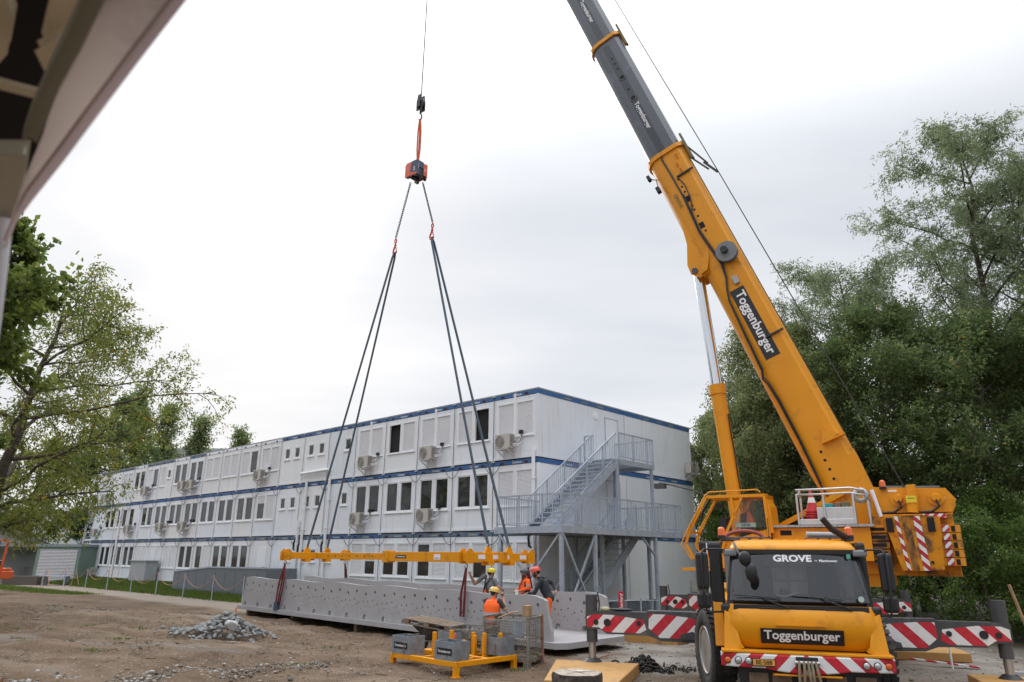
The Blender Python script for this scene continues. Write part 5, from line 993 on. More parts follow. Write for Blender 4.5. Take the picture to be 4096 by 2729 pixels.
m = fs(); m.add([(.15, 1.61, Z(1.38)), (-.30, 1.61, Z(1.38)), (-.34, 1.61, Z(.76)), (.32, 1.61, Z(.66)), (.50, 1.61, Z(.70))], [(0, 1, 2, 3, 4)]); m.build('door_glass', mat('tinted_glass', (.35, .40, .38), .03, trans=.75, alpha=.35), ocO)
m = fs(); m.tube([(.17, 1.625, Z(1.39)), (-.31, 1.625, Z(1.39)), (-.35, 1.625, Z(.74)), (.30, 1.625, Z(.63)), (.55, 1.625, Z(.68))], .012, 5, True); m.build('door_seal', BLACK, ocO)
m = fs(); m.box(.75, 1.35, .95, 1.45, Z(.20), Z(.42)); m.prism([(.55, .3), (.75, .3), (.82, .95), (.66, 1.0)], xz, .98, 1.40); m.build('console', BLACK, ocO, bev=.05)
m = fs(); m.prism([(.16, .2), (.34, .2), (.30, 1.05), (.14, 1.1)], xz, .98, 1.4); m.build('seat', mat('seat_fabric', (.05, .05, .055), .9), ocO, bev=.05)
m = fs(); m.prism([(-.02, .82), (.18, .82), (.12, 1.10), (.06, 1.12)], xz, 1.25, 1.40); m.build('orange_jacket', mat('jacket', (.55, .14, .05), .9), ocO, bev=.03)
m = fs(); m.box(-.10, .36, 1.575, 1.59, Z(.74), Z(.84)); np_ = m.build('name_plate', mat('plate_mint', (.35, .50, .46), .5), ocO); t = fs(); lettering(t, 'RENE', (.13, 1.596, Z(.79)), (-1, 0, 0), (0, 0, 1), width=.2, height=.06, bold=.012); t.build('lettering', BLACKP, np_)
m = fs(); m.tube([(-.27, 1.62, Z(1.54)), (-.20, 1.62, Z(1.60)), (.95, 1.62, Z(1.58)), (1.05, 1.62, Z(1.50)), (1.55, 1.70, Z(.62)), (1.70, 1.70, Z(.36)), (1.46, 1.70, Z(.0))], .018, 6); m.tube([(-.27, .8, Z(1.54)), (.95, .8, Z(1.56)), (1.55, .8, Z(.62))], .018, 6); m.build('guard_rail', YEL, ocO)
m = fs(); m.tube([(1.0, 1.35, Z(1.44)), (1.22, 1.3, Z(1.15)), (1.30, 1.28, Z(.9))], .03, 6); m.box(.72, .88, 1.2, 1.3, Z(1.20), Z(1.32)); m.build('wiper_motor', BLACK, ocO)
m = fs(); m.box(1.05, 1.75, .8, 1.6, Z(-.26), Z(-.20)); m.build('step_plate', YEL, ocO)
m = fs(); m.tube([(1.05, 1.3, Z(1.5)), (1.4, 1.5, Z(1.66)), (1.9, 1.6, Z(1.80)), (2.2, 1.6, Z(1.86))], .022, 6); m.box(2.05, 2.32, 1.5, 1.7, Z(1.72), Z(1.84)); m.build('work_lamp_arm', DKGREY, ocO)
# ---- telescopic boom (frame FBM: x = up along the boom, y = camera side, z = boom top side)
EL = R(69.26); PV = SO + SU * -2.0 + UP * Z(1.42); BD = SU * math.cos(EL) + UP * math.sin(EL); BN = SU * -math.sin(EL) + UP * math.cos(EL); PV = PV + BN * .07; FBM = frame(PV, BD, SV, BN)
def fbm(): return MB(FBM)
def sect(t, h, w_): 
    """rounded-bottom box section at distance t along the boom"""
    a = h / 2; b = w_ / 2; c = .10 * h; pts = [(t, -b + c, a), (t, b - c, a), (t, b, a - c * 1.4), (t, b, -a * .25)]
    for i in range(1, 8): q = math.pi * i / 8; pts.append((t, b * math.cos(q), -a * .25 - (a * .75) * math.sin(q) ** .8))
    pts += [(t, -b, -a * .25), (t, -b, a - c * 1.4)]; return pts
bm0 = fbm(); bm0.loft([sect(-.5, .80, .86), sect(-.1, 1.10, .88), sect(.9, 1.20, .88), sect(11.35, 1.20, .88)], True); boom = bm0.build('boom', YEL, crane)
es = boom.modifiers.new('split', 'EDGE_SPLIT'); es.split_angle = R(34)
ts = [11.35, 16.7, 22.2, 27.7, 33.2, 39.3]
for k in range(5):
    h = 1.20 - .10 * (k + 1); w_ = .88 - .09 * (k + 1)
    m = fbm(); m.loft([sect(ts[k] - .3, h, w_), sect(ts[k + 1], h, w_)], True); so = m.build('boom_section', BOOMGREY, boom); es = so.modifiers.new('split', 'EDGE_SPLIT'); es.split_angle = R(34)
    m = fbm(); h2 = h + .22; w2 = w_ + .20; m.loft([sect(ts[k] - .12, h2, w2), sect(ts[k] + .02, h2, w2)], False); m.build('boom_collar', YEL if k < 2 else DKGREY, boom)
    m = fbm(); m.box(ts[k] - .7, ts[k] + .30, w_ / 2 - .15, w_ / 2 + .0, h2 / 2 + .0, h2 / 2 + .07); m.build('slide_rail', mat('olive', (.16, .14, .05), .6), boom)
    p = fbm(); p.box(ts[k] + .1, ts[k + 1] - .3, w_ / 2 + .002, w_ / 2 + .006, -.13, .11); pp = p.build('dark_band', mat('band_grey', (.035, .042, .05), .4), boom)
    t = fbm(); c = ts[k] + (1.68 if k == 0 else 1.63); lettering(t, 'Toggenburger', (c, w_ / 2 + .010, -.01), (-1, 0, 0), (0, 0, 1), width=1.18, bold=.02); t.build('lettering', WHITEP, pp)
    if k == 0:
        for tt in (13.84, 14.83):
            m = fbm(); m.cyl((tt, w_ / 2 + .006, -.0), (tt, w_ / 2 + .018, -.0), .13, n=18); m.build('locking_port', DKGREY, boom); m = fbm(); m.cyl((tt, w_ / 2 + .016, -.0), (tt, w_ / 2 + .022, -.0), .075, n=14); m.build('port_hole', GAP, boom)
        for tt in (14.25, 15.25, 15.5, 15.75): m = fbm(); m.cyl((tt, w_ / 2, -.0), (tt, w_ / 2 + .010, -.0), .035, n=10); m.build('bolt_hole', GAP, boom)
m = fbm(); m.box(39.2, 40.0, -.25, .25, -.5, .5); m.build('boom_head', YEL, boom, bev=.03)
# name board on the yellow section
m = fbm(); m.box(3.92, 6.13, .442, .446, -.20, .20); nbm = m.build('name_board', BLACKP, boom); t = fbm(); lettering(t, 'Toggenburger', (5.02, .450, -.01), (-1, 0, 0), (0, 0, 1), width=2.0, bold=.022); t.build('lettering', WHITEP, nbm)
t = fbm(); lettering(t, 'GROVE', (9.55, .446, -.27), (-1, 0, 0), (0, 0, 1), width=.52, bold=.02); t.build('lettering', mat('grey_print', (.2, .14, .05), .6), boom)
# underside bracket for the lift cylinder
zb_ = -.60
m = fbm(); m.prism([(9.35, -.22), (9.2, -.45), (8.15, -.64), (7.55, -.90), (7.25, -.92), (7.02, -.74), (7.02, -.45), (7.6, -.25)], lambda a, b, d: (a, d, b), .30, .36); m.build('cylinder_bracket', YEL, boom, bev=.01)
m = fbm(); m.prism([(9.35, -.22), (9.2, -.45), (8.15, -.64), (7.55, -.90), (7.25, -.92), (7.02, -.74), (7.02, -.45), (7.6, -.25)], lambda a, b, d: (a, d, b), -.36, -.30); m.build('cylinder_bracket', YEL, boom, bev=.01)
m = fbm(); m.prism([(7.75, -.12), (7.45, -.45), (7.05, -.66), (7.08, -.45), (7.38, -.25)], lambda a, b, d: (a, d, b), .36, .45); m.build('bracket_gusset', YEL, boom, bev=.01)
for tt, nn in ((8.25, .30), (6.2, .24)):
    pass
m = fbm(); m.cyl((7.27, -.40, -.78), (7.27, .40, -.78), .09, n=16); m.build('pivot_pin', DKGREY, boom)
# cylinder
JT = FBM @ Vector((7.27, 0, -.78)); JB = FS @ Vector((.62, 0, Z(.35))); d = (JT - JB); Lc = d.length; u_ = d.normalized()
m = MB(); m.cyl(JB + u_ * .0, JB + u_ * (Lc * .535), .20, n=24); m.cyl(JB + u_ * (Lc * .525), JB + u_ * (Lc * .56), .225, n=24); m.build('lift_cylinder', YEL, crane)
m = MB(); m.cyl(JB + u_ * (Lc * .55), JT, .155, n=24); m.build('cylinder_rod', CHROME, crane)
m = MB(); sd_ = SV * .1 + SU * -.20; m.tube([JB + u_ * (Lc * (.1 + .07 * k)) + sd_ * (1.0 + .05 * (k % 2)) for k in range(6)] , .02, 5); m.build('cylinder_hose', BLACK, crane)
# cable reel, boxes, hoses, gussets on the boom side
m = fbm(); m.cyl((7.2, .48, .25), (7.2, .53, .25), .30, n=32); m.cyl((7.2, .53, .25), (7.2, .62, .25), .22, n=24); m.cyl((7.2, .62, .25), (7.2, .65, .25), .30, n=32); rl = m.build('cable_reel', mat('reel_grey', (.17, .185, .20), .5), boom); m = fbm(); m.cyl((7.24, .65, .22), (7.24, .76, .22), .10, n=18); m.build('reel_motor', BLACK, rl)
m = fbm(); m.box(6.24, 6.48, .442, .52, .02, .17); m.build('sensor_box', mat('sensor_grey', (.36, .37, .38), .5), boom, bev=.01)
pth = [(11.45, .47, -.02), (11.1, .47, -.12), (10.6, .46, -.10), (9.6, .46, -.08), (8.9, .47, -.12), (8.2, .47, -.16), (7.6, .47, -.10), (7.0, .47, -.04), (6.55, .47, -.10), (6.25, .47, -.22), (5.9, .47, -.32), (4.9, .46, -.37), (3.7, .46, -.42), (3.5, .44, -.50), (3.3, .46, -.44), (2.8, .44, -.41), (1.65, .43, -.41), (.5, .43, -.45), (.1, .44, -.42)]
m = fbm(); m.tube(pth, .028, 6); m.build('hydraulic_hose', BLACK, boom)
m = fbm(); m.tube([(p[0] + .02, p[1] + .03, p[2] + .035 + .012 * math.sin(7 * i)) for i, p in enumerate(pth[3:-1])], .018, 5); m.build('hydraulic_hose', BLACK, boom)
m = fbm(); m.tube([(10.2, .46, .05), (9.9, .47, .12), (9.4, .47, .08), (9.1, .47, .0), (8.8, .47, -.14)], .016, 5); m.build('thin_cable', BLACK, boom)
for tt in (8.42, 9.43): m = fbm(); m.box(tt - .10, tt + .10, .441, .447, -.07, .07); m.build('inspection_port', GAP, boom)
for tt, nn in ((10.2, .02), (9.9, .02), (9.7, .02), (9.15, .02), (9.0, .02), (8.75, .02), (8.2, .02), (1.22, -.08), (1.0, -.09), (.76, -.09), (.52, -.11)): m = fbm(); m.cyl((tt, .438, nn), (tt, .445, nn), .035, n=10); m.build('bolt_hole', GAP, boom)
for tt in (10.28, 4.48): m = fbm(); m.beam((tt, .47, .02 if tt > 6 else .06), (tt, .47, .56), .05, .05); m.build('cable_bracket', BLACK, boom)
for a in ((11.0, .30), (10.7, .20), (10.45, .22)):
    m = fbm(); m.prism([(a[0] - .18, 0), (a[0] + .12, .0), (a[0] + .0, .16)], lambda q, b, d: (q, .44 + b * .6, a[1] + d), 0, .03); m.build('gusset', YEL, boom)
m = fbm(); m.prism([(1.38, .07), (1.42, .50), (1.75, .22)], lambda q, b, d: (q, .44 + d, b), 0, .14); m.build('gusset', YEL, boom); m = fbm(); m.box(1.36, 1.40, .40, .60, .05, .62); m.build('gusset', YEL, boom)
m = fbm(); m.add([(.95, .4445, .30), (.9, .4445, .60), (-.35, .4445, .50), (-.2, .4445, -.05), (.35, .4445, .05)], [(0, 1, 2, 3, 4)]); m.build('reinforcement_plate', YELW if 0 else YEL, boom)
# collar lamps and rope guide
m = fbm(); m.tube([(10.75, .2, -.56), (10.8, .25, -.66), (10.9, .3, -.72)], .018, 5); m.box(10.80, 10.98, .2, .36, -.80, -.70); wl = m.build('work_lamp', BLACK, boom, bev=.03); m = fbm(); m.box(10.18, 10.38, .3, .46, -.70, -.58); m.tube([(10.7, .25, -.58), (10.4, .35, -.62)], .018, 5); m.build('lower_lamp', BLACK, wl, bev=.03)
m = fbm(); m.beam((11.4, .35, .62), (10.2, .35, .98), .045, .045); m.beam((10.75, .35, .62), (10.0, .35, .92), .045, .045); m.beam((10.3, .35, .90), (9.75, .35, 1.10), .06, .06); m.build('rope_guide', BLACK, boom)
m = fbm(); m.tube([(11.3, .40, .615), (6, .40, .617), (1, .40, .617)], .012, 4); m.build('edge_cable', BLACK, boom)
m = MB(); gtop = FBM @ Vector((9.8, .3, 1.12)); m.tube([FS @ Vector((-3.25, .3, Z(1.62))), gtop, FBM @ Vector((39.6, 0, .75))], .015, 5); m.build('hoist_rope', CHAIN, boom)
tip = FBM @ Vector((39.6, 0, 0))
m = MB(); a_ = HKB + UP * .3
m.tube([a_ + UP * .1, a_.lerp(tip, .5), tip], .022, 6)
tag(m.build('hoist_rope', CHAIN), 'thin steel hoist rope running up from the hook block', 'rope')
# ------------------------------------------------------------------ outrigger mats
def slab_mat(name, corners, zt, th, m, label):
    t = MB(); c = [Vector((x, y, 0)) for x, y in corners]; n = len(c)
    t.add([(p.x, p.y, zt - th) for p in c] + [(p.x, p.y, zt) for p in c], [tuple(range(n - 1, -1, -1)), tuple(range(n, 2 * n))] + [(i, (i + 1) % n, (i + 1) % n + n, i + n) for i in range(n)])
    return tag(t.build(name, m, bev=.02), label, 'outrigger mat', 'outrigger mats')
MATY = mat('mat_yellow_wood', (0.46, 0.25, 0.075), 0.7, var=0.12, scale=2.5, bump=.1, dirt=(.26, .17, .09), dirtamt=.35, dscale=2.5)
def rect(cx, cy, ax, w_, l):
    a = Vector((math.cos(ax), math.sin(ax), 0)); b = Vector((-a.y, a.x, 0)); c = Vector((cx, cy, 0)); return [tuple((c + a * i * w_ / 2 + b * j * l / 2)[:2]) for i, j in ((-1, -1), (1, -1), (1, 1), (-1, 1))]
slab_mat('outrigger_mat', [(.62, 13.7), (1.86, 13.35), (2.68, 15.85), (1.0, 16.35)], H - 2.06, .22, MATY, 'yellow brown slab under the jack behind the tree stump')
slab_mat('outrigger_mat', rect(9.1, 13.2, R(-18), 1.7, 2.3), H - 2.02, .22, MATY, 'yellow brown slab under the right hand front jack')
j2 = FC @ Vector((-3.0, 8.3, 0)); slab_mat('outrigger_mat', rect(j2.x - .35, j2.y - 1.3, R(-35), 1.9, 2.4), H - 2.07, .22, MATY, 'worn yellow slab beyond the left outrigger beam')
j3 = FC @ Vector((3.2, 5.0, 0)); slab_mat('outrigger_mat', rect(j3.x, j3.y, R(-16), 2.2, 1.6), H - 2.05, .2, MATY, 'worn yellow slab behind the right outrigger beam')
# ------------------------------------------------------------------ tree stump with a pale pebble
SP = Vector((.985, 11.05, 0)); zst = H - 1.565
stump = thing('tree_stump', 'sawn tree stump with dark bark in the foreground', 'tree stump', Matrix.Translation((SP.x, SP.y, 0)))
r_ = random.Random(3); n = 48; prof = [.355 + .018 * math.sin(5 * 2 * math.pi * i / n) + r_.uniform(-.012, .012) for i in range(n)]
m = MB(); rings = []
for z, k in ((-.1, 1.18), (.1, 1.08), (.25, 1.03), (.45, 1.0), (zst - .04, 1.0), (zst, .985)):
    rings.append([(SP.x + (prof[i] * k + r_.uniform(-.012, .012)) * math.cos(2 * math.pi * i / n), SP.y + (prof[i] * k + r_.uniform(-.012, .012)) * math.sin(2 * math.pi * i / n), z) for i in range(n)])
m.loft(rings, True, False); m.build('bark', mat('stump_bark', (.045, .033, .026), .95, var=.5, scale=9, bump=1.0, bscale=22, dirt=(.14, .11, .09), dirtamt=.4, dscale=6), stump)
def ring_mat():
    mm = mat('stump_cut', (.33, .27, .21), .85, var=.15, bump=.2); nt = mm.node_tree; N = nt.nodes; L = nt.links; p = N['Principled BSDF']
    tc = N.new('ShaderNodeTexCoord'); w_ = N.new('ShaderNodeTexWave'); w_.wave_type = 'RINGS'; w_.rings_direction = 'Z'; w_.inputs['Scale'].default_value = 9; w_.inputs['Distortion'].default_value = 1.6; w_.inputs['Detail'].default_value = 3; L.new(tc.outputs['Object'], w_.inputs[0])
    cr = N.new('ShaderNodeValToRGB'); cr.color_ramp.elements[0].color = (.24, .19, .145, 1); cr.color_ramp.elements[1].color = (.42, .36, .29, 1); L.new(w_.outputs['Fac'], cr.inputs[0])
    no = N.new('ShaderNodeTexNoise'); no.inputs['Scale'].default_value = 5; no.inputs['Detail'].default_value = 8; L.new(tc.outputs['Object'], no.inputs[0]); mr = N.new('ShaderNodeMapRange'); mr.inputs['From Min'].default_value = .5; mr.inputs['From Max'].default_value = .75; L.new(no.outputs[0], mr.inputs[0])
    mx = N.new('ShaderNodeMix'); mx.data_type = 'RGBA'; L.new(mr.outputs[0], mx.inputs[0]); L.new(cr.outputs[0], mx.inputs['A']); mx.inputs['B'].default_value = (.46, .42, .36, 1); L.new(mx.outputs['Result'], p.inputs['Base Color']); return mm
m = MB(); cen = (SP.x, SP.y, zst + .004); tp = [(SP.x + prof[i] * .95 * math.cos(2 * math.pi * i / n), SP.y + prof[i] * .95 * math.sin(2 * math.pi * i / n), zst + .004) for i in range(n)]; m.add([cen] + tp, [(0, i + 1, (i + 1) % n + 1) for i in range(n)]); m.add(tp + [(x, y, zst - .02) for x, y, z in tp], [(i, i + n, (i + 1) % n + n, (i + 1) % n) for i in range(n)]); m.build('cut_face', ring_mat(), stump)
m = MB()
for a, l in ((.4, .3), (2.2, .28), (3.9, .24), (5.2, .3), (1.2, .16)): m.beam((SP.x, SP.y, zst + .0055), (SP.x + l * math.cos(a), SP.y + l * math.sin(a), zst + .0055), .004, .004)
m.build('drying_crack', BLACK, stump)
m = MB(); m.ball((SP.x + .03, SP.y + .02, zst + .016), .06, (1.0, .75, .24)); tag(m.build('flat_pebble', mat('cream_pebble', (.55, .50, .40), .7)), 'cream flat pebble lying on the tree stump', 'pebble')
# ------------------------------------------------------------------ chain pile
LK2 = link_mesh(.017, .042, .072).build('link', CHAIN); COL.objects.unlink(LK2)
cp = thing('chain_pile', 'heap of dark rusty steel chain on the gravel', 'chain', Matrix.Translation((2.85, 16.35, 0))); r_ = random.Random(9)
for i in range(230):
    a = r_.uniform(0, 6.28); rad = abs(r_.gauss(0, .26)) * (1 + .7 * abs(math.cos(a))); x = 2.85 + rad * math.cos(a) * 1.3; y = 16.35 + rad * math.sin(a) * .8; hgt = max(0.03, .27 * math.exp(-(rad / .30) ** 2)) * r_.uniform(.25, 1.0)
    place(LK2, 'link', cp, Matrix.Translation((x - 2.85, y - 16.35, gzf(x, y) + hgt)) @ Euler((r_.uniform(0, 6), r_.uniform(0, 6), r_.uniform(0, 6))).to_matrix().to_4x4())
m = MB(); m.torus((2.25, 16.3, gzf(2.25, 16.3) + .09), .10, .022, 'y', 16, 6); m.build('end_ring', CHAIN, cp)
# ------------------------------------------------------------------ rubble pile
def rock(r, sub=1, seed=0, flat=.75):
    bm = bmesh.new(); bmesh.ops.create_icosphere(bm, subdivisions=2, radius=r); rr_ = random.Random(seed); pl = [(Vector((rr_.gauss(0, 1), rr_.gauss(0, 1), rr_.gauss(0, 1))).normalized(), r * rr_.uniform(.5, .85)) for _ in range(9)]
    for v in bm.verts:
        for nrm, dd in pl:
            e = v.co.dot(nrm) - dd
            if e > 0: v.co -= nrm * e
        v.co.z *= flat
    bmesh.ops.remove_doubles(bm, verts=bm.verts, dist=r * .02); bmesh.ops.dissolve_limit(bm, angle_limit=.15, verts=bm.verts, edges=bm.edges); me = bpy.data.meshes.new('stone'); bm.to_mesh(me); bm.free(); me.materials.append(STONE); return me
ROCKS = [rock(1.0, seed=k, flat=random.Random(k).uniform(.6, .9)) for k in range(10)]
PC = Vector((-8.15, 21.3, 0)); rp = thing('rubble_pile', 'heap of grey broken quarry stones beside the dirt track', 'stone pile', Matrix.Translation((PC.x, PC.y, 0))); r_ = random.Random(21)
ax = Vector((.92, .40, 0)).normalized(); ay = Vector((-ax.y, ax.x, 0))
for i in range(290):
    u = r_.gauss(.12, .62); v = r_.gauss(0, .40); u = max(-1.6, min(1.5, u)); hh = max(0, .62 * math.exp(-((u - .25) / .72) ** 2 - (v / .60) ** 2)); sz = r_.uniform(.04, .088) * (1.15 if i % 9 == 0 else 1)
    p = ax * u + ay * v; z = gzf(PC.x + p.x, PC.y + p.y) + hh * (r_.uniform(.82, 1.0) if i % 3 else r_.uniform(.3, .9)) + sz * .25
    o = bpy.data.objects.new('stone', ROCKS[i % 10]); COL.objects.link(o); o.parent = rp; o.matrix_local = Matrix.Translation((p.x, p.y, z)) @ Euler((r_.uniform(-.8, .8), r_.uniform(-.8, .8), r_.uniform(0, 6.3))).to_matrix().to_4x4() @ Matrix.Diagonal((sz * r_.uniform(.9, 1.5), sz, sz, 1))
me = ROCKS[3].copy(); me.materials.clear(); me.materials.append(mat('pale_block', (.42, .42, .41), .85, var=.15, bump=.3)); o = bpy.data.objects.new('stone', me); COL.objects.link(o); o.parent = rp; o.matrix_local = Matrix.Translation((.50, -.40, .40)) @ Euler((.5, .3, .6)).to_matrix().to_4x4() @ Matrix.Diagonal((.20, .18, .23, 1)); o['label'] = 'large pale block on the heap'
m = MB(); m.box(-7.75, -7.2, 20.05, 20.25, .03, .07); tag(m.build('plank', WOODG), 'short brown board at the foot of the rubble pile', 'board')
m = MB(); m.cyl((-8.2, 22.6, gzf(-8.2, 22.6) - .1), (-8.2, 22.6, .75), .022, n=8); tag(m.build('marker_stake', mat('stake_orange', (.7, .12, .03), .6)), 'orange marker stake behind the rubble pile', 'stake')
# stones and dry leaves at the lower left corner
r_ = random.Random(5)
for k, (x, y, s_) in enumerate(((-8.05, 12.95, .20), (-8.3, 13.2, .10), (-8.55, 13.15, .085), (-8.9, 13.05, .075))):
    o = bpy.data.objects.new('fieldstone', ROCKS[k + 4]); COL.objects.link(o); o.matrix_world = Matrix.Translation((x, y, gzf(x, y) + s_ * .35)) @ Euler((.2, .1, k)).to_matrix().to_4x4() @ Matrix.Diagonal((s_ * 1.2, s_, s_ * .8, 1)); tag(o, ['largest grey fieldstone at the lower left edge', 'small fieldstone behind the largest one, lower left', 'rounded fieldstone beside the dry leaves, lower left', 'fieldstone nearest the lower left corner'][k], 'stone', 'fieldstones at the lower left')
n = 500; g = np.random.default_rng(8); x = -8.9 + g.normal(0, .22, n); y = 13.5 + g.normal(0, .14, n); z = gz(x, y) + np.abs(g.normal(.05, .06, n)); B = np.stack([x, y, z], -1); dv = g.normal(0, .05, (n, 3)); dw = g.normal(0, .03, (n, 3))
V = np.stack([B - dv, B + dw, B + dv, B - dw], 1).reshape(-1, 3); o = raw_mesh('dry_leaves', V, np.arange(4 * n).reshape(-1, 4), rnd_mat('dry_leaf', [(0, (.10, .035, .02)), (.6, (.22, .085, .035)), (1, (.30, .17, .07))]), 'stuff', attr=np.repeat(g.random(n), 4)); o['label'] = 'clump of dry brown leaves at the lower left'; o['category'] = 'leaves'
# ------------------------------------------------------------------ yellow rack with galvanised bins
E1 = Vector((.72, -.69, 0)).normalized(); E2 = Vector((-E1.y, E1.x, 0)); RA = Vector((-2.62, 16.9, 0)); FRK = frame(RA, E1, E2, UP); RL, RW = 2.16, 1.78; zr = .17
rk = thing('steel_rack', 'yellow steel transport rack with upright posts on the earth', 'rack', TR(*(FRK @ Vector((1.1, .9, 0)))[:2], 0))
def fk(): return MB(FRK)
for a, b, c, d in ((0, RL, 0, .1), (0, RL, RW - .1, RW), (0, .1, .1, RW - .1), (RL - .1, RL, .1, RW - .1), (.1, RL - .1, .9, 1.0)): m = fk(); m.box(a, b, c, d, zr - .04, zr + .06); m.build('rail', SPREAD, rk, bev=.008)
for x, y in ((0, 0), (RL - .1, 0), (0, RW - .1), (RL - .1, RW - .1)): m = fk(); m.box(x, x + .1, y, y + .1, -.08, zr - .04); m.box(x - .03, x + .13, y - .03, y + .13, -.08, -.04); m.build('leg', SPREAD, rk)
for x, y, h in ((.75, .55, .5), (.75, 1.05, .5), (1.25, .75, .36), (1.25, 1.30, .42), (1.65, .6, .4), (1.65, 1.2, .5), (1.0, 1.5, .45), (1.9, 1.45, .5), (.75, 1.7, .4)):
    m = fk(); m.box(x, x + .075, y, y + .075, zr + .0, zr + h); m.build('upright', SPREAD, rk, bev=.008)
for x in (.75, 1.25, 1.65): m = fk(); m.box(x, x + .075, .1, RW - .1, zr - .03, zr + .03); m.build('cross_rail', SPREAD, rk)
def bin_(x, y, label, name=True, w_=.62, d_=.42, h_=.36, text=True):
    M = FRK @ Matrix.Translation((x, y, zr + .062)); b = thing('metal_bin', label, 'bin', M, 'galvanised bins on the yellow rack'); e = .012
    m = MB(M); m.box(0, w_, 0, e, 0, h_); m.box(0, w_, d_ - e, d_, 0, h_); m.box(0, e, e, d_ - e, 0, h_); m.box(w_ - e, w_, e, d_ - e, 0, h_); m.box(e, w_ - e, e, d_ - e, 0, .02); m.build('shell', GALVBOX, b)
    if text:
        m = MB(M); m.box(.08, w_ - .08, -.006, -.002, .10, .23); p = m.build('name_plate', BLACKP, b); t = MB(M); lettering(t, 'Toggenburger', (w_ / 2, -.009, .162), (1, 0, 0), (0, 0, 1), width=w_ - .22, bold=.02); t.build('lettering', WHITEP, p)
    m = MB(M); m.tube([(w_ * .72, -.02, .0), (w_ * .74, -.02, .2), (w_ * .70, .1, h_ + .02), (w_ * .66, d_, h_ + .02)], .012, 5) if not text or x < .5 else m.tube([(w_ + .02, .1, 0), (w_ + .02, .1, .05), (w_ + .02, .2, .08)], .012, 5); m.build('strap', WOODG, b)
bin_(.04, .0, 'galvanised bin with black name plate at the left corner of the yellow rack'); bin_(RL - .70, .02, 'galvanised bin with black name plate at the front corner of the yellow rack'); bin_(.06, RW - .48, 'plain galvanised bin at the rear corner of the yellow rack', text=False); bin_(RL - .66, RW - .46, 'plain galvanised bin at the right corner of the yellow rack', text=False)
m = fk(); m.tube([(.7, RW - .5, zr + .42), (.72, RW - .52, zr + .34), (.71, RW - .5, zr + .2)], .022, 6); tag(m.build('ratchet_handle', mat('orange_red', (.65, .07, .03), .5)), 'orange ratchet handle hanging at the rear bin', 'handle')
# ------------------------------------------------------------------ wire mesh crates
def mesh_crate(M, w_, d_, z0, h_, label, fold=True):
    c = thing('mesh_crate', label, 'crate', M, 'wire mesh pallet crates')
    for x in (0, w_ - .05):
        for y in (0, d_ - .05): m = MB(M); m.box(x, x + .05, y, y + .05, z0 + .02, z0 + h_); m.build('corner_post', MESHST, c)
    for x in (0, w_ - .14):
        for y in (0, d_ - .14): m = MB(M); m.box(x, x + .14, y, y + .14, 0, z0 - .03); m.build('foot', MESHST, c)
    m = MB(M); m.box(0, w_, 0, d_, z0 - .03, z0 + .02); m.build('floor', WOODG, c)
    for nm, p0, ux, L_ in (('front', (0, .02), (1, 0), w_), ('back', (0, d_ - .02), (1, 0), w_), ('left', (.02, 0), (0, 1), d_), ('right', (w_ - .02, 0), (0, 1), d_)):
        hh = h_ if nm != 'front' else h_ * .92; m = MB(M); P = lambda s_, z: (p0[0] + ux[0] * s_, p0[1] + ux[1] * s_, z)
        for z in (z0 + .03, z0 + hh * .5, z0 + hh - .02): m = MB(M); m.beam(P(.05, z), P(L_ - .05, z), .042, .042); f = m.build('side_rail', MESHST, c)
        m = MB(M)
        for s_ in np.arange(.09, L_ - .05, .058): m.beam(P(s_, z0 + .04), P(s_, z0 + hh - .03), .007, .007)
        for z in np.arange(z0 + .08, z0 + hh - .03, .058): m.beam(P(.05, z), P(L_ - .05, z), .007, .007)
        m.build('wire_mesh', MESHST, f, kind='stuff')
    m = MB(M); m.box(w_ * .66, w_ * .9, -.006, .0, z0 + h_ * .55, z0 + h_ * .9); m.build('sign_plate', GALVBOX, c); return c
K1 = Vector((.90, -.43, 0)).normalized(); K2 = Vector((-K1.y, K1.x, 0)); KM = frame(Vector((.43, 16.62, gzf(.43, 16.6))) - K1 * 1.15, K1, K2, UP)
mesh_crate(KM, 1.15, .82, .14, .88, 'grey wire mesh pallet crate with wood blocks on its corner')
KM2 = frame(Vector((-.72, 17.35, gzf(-.6, 17.3))) - K1 * .75, K1, K2, UP); mesh_crate(KM2, .95, .7, .12, .62, 'lower wire mesh crate between wheelbarrow and tall mesh crate')
for k, (x, y) in enumerate(((1.00, .08), (1.0, .20))):
    m = MB(KM); m.box(x - .05, x + .10, y, y + .09, 1.03, 1.26); tag(m.build('wood_block', WOOD, bev=.006), ['front pale wood block on the corner of the mesh crate', 'rear pale wood block on the corner of the mesh crate'][k], 'wood block', 'wood blocks on the mesh crate')
for k in range(6):
    m = MB(KM); x = .15 + .16 * k; m.beam((x, .2 + .05 * (k % 3), .2 + .03 * k), (x + .25, .6, .2 + .02 * (k % 4)), .08, .03); tag(m.build('wood_offcut', WOOD), 'pale wood offcut in the tall mesh crate, ' + ('leftmost of six', 'second from left', 'third from left', 'fourth from left', 'fifth from left', 'rightmost of six')[k], 'wood', 'offcuts in the tall mesh crate')
m = MB(KM); m.tube([(1.17, .7, 1.05), (1.19, .7, .6), (1.185, .7, .1), (1.24, .68, .01)], .018, 6); tag(m.build('strap', mat('strap_orange', (.32, .12, .06), .8)), 'orange brown strap hanging on the tall mesh crate', 'strap')
m = MB(KM); m.tube([(-.1 + .3, .4, .95), (.5, .45, 1.07), (.55, .75, 1.08)], .02, 6); tag(m.build('lashing', mat('strap_tan', (.42, .25, .15), .8)), 'tan lashing over the rear edge of the mesh crate', 'strap')
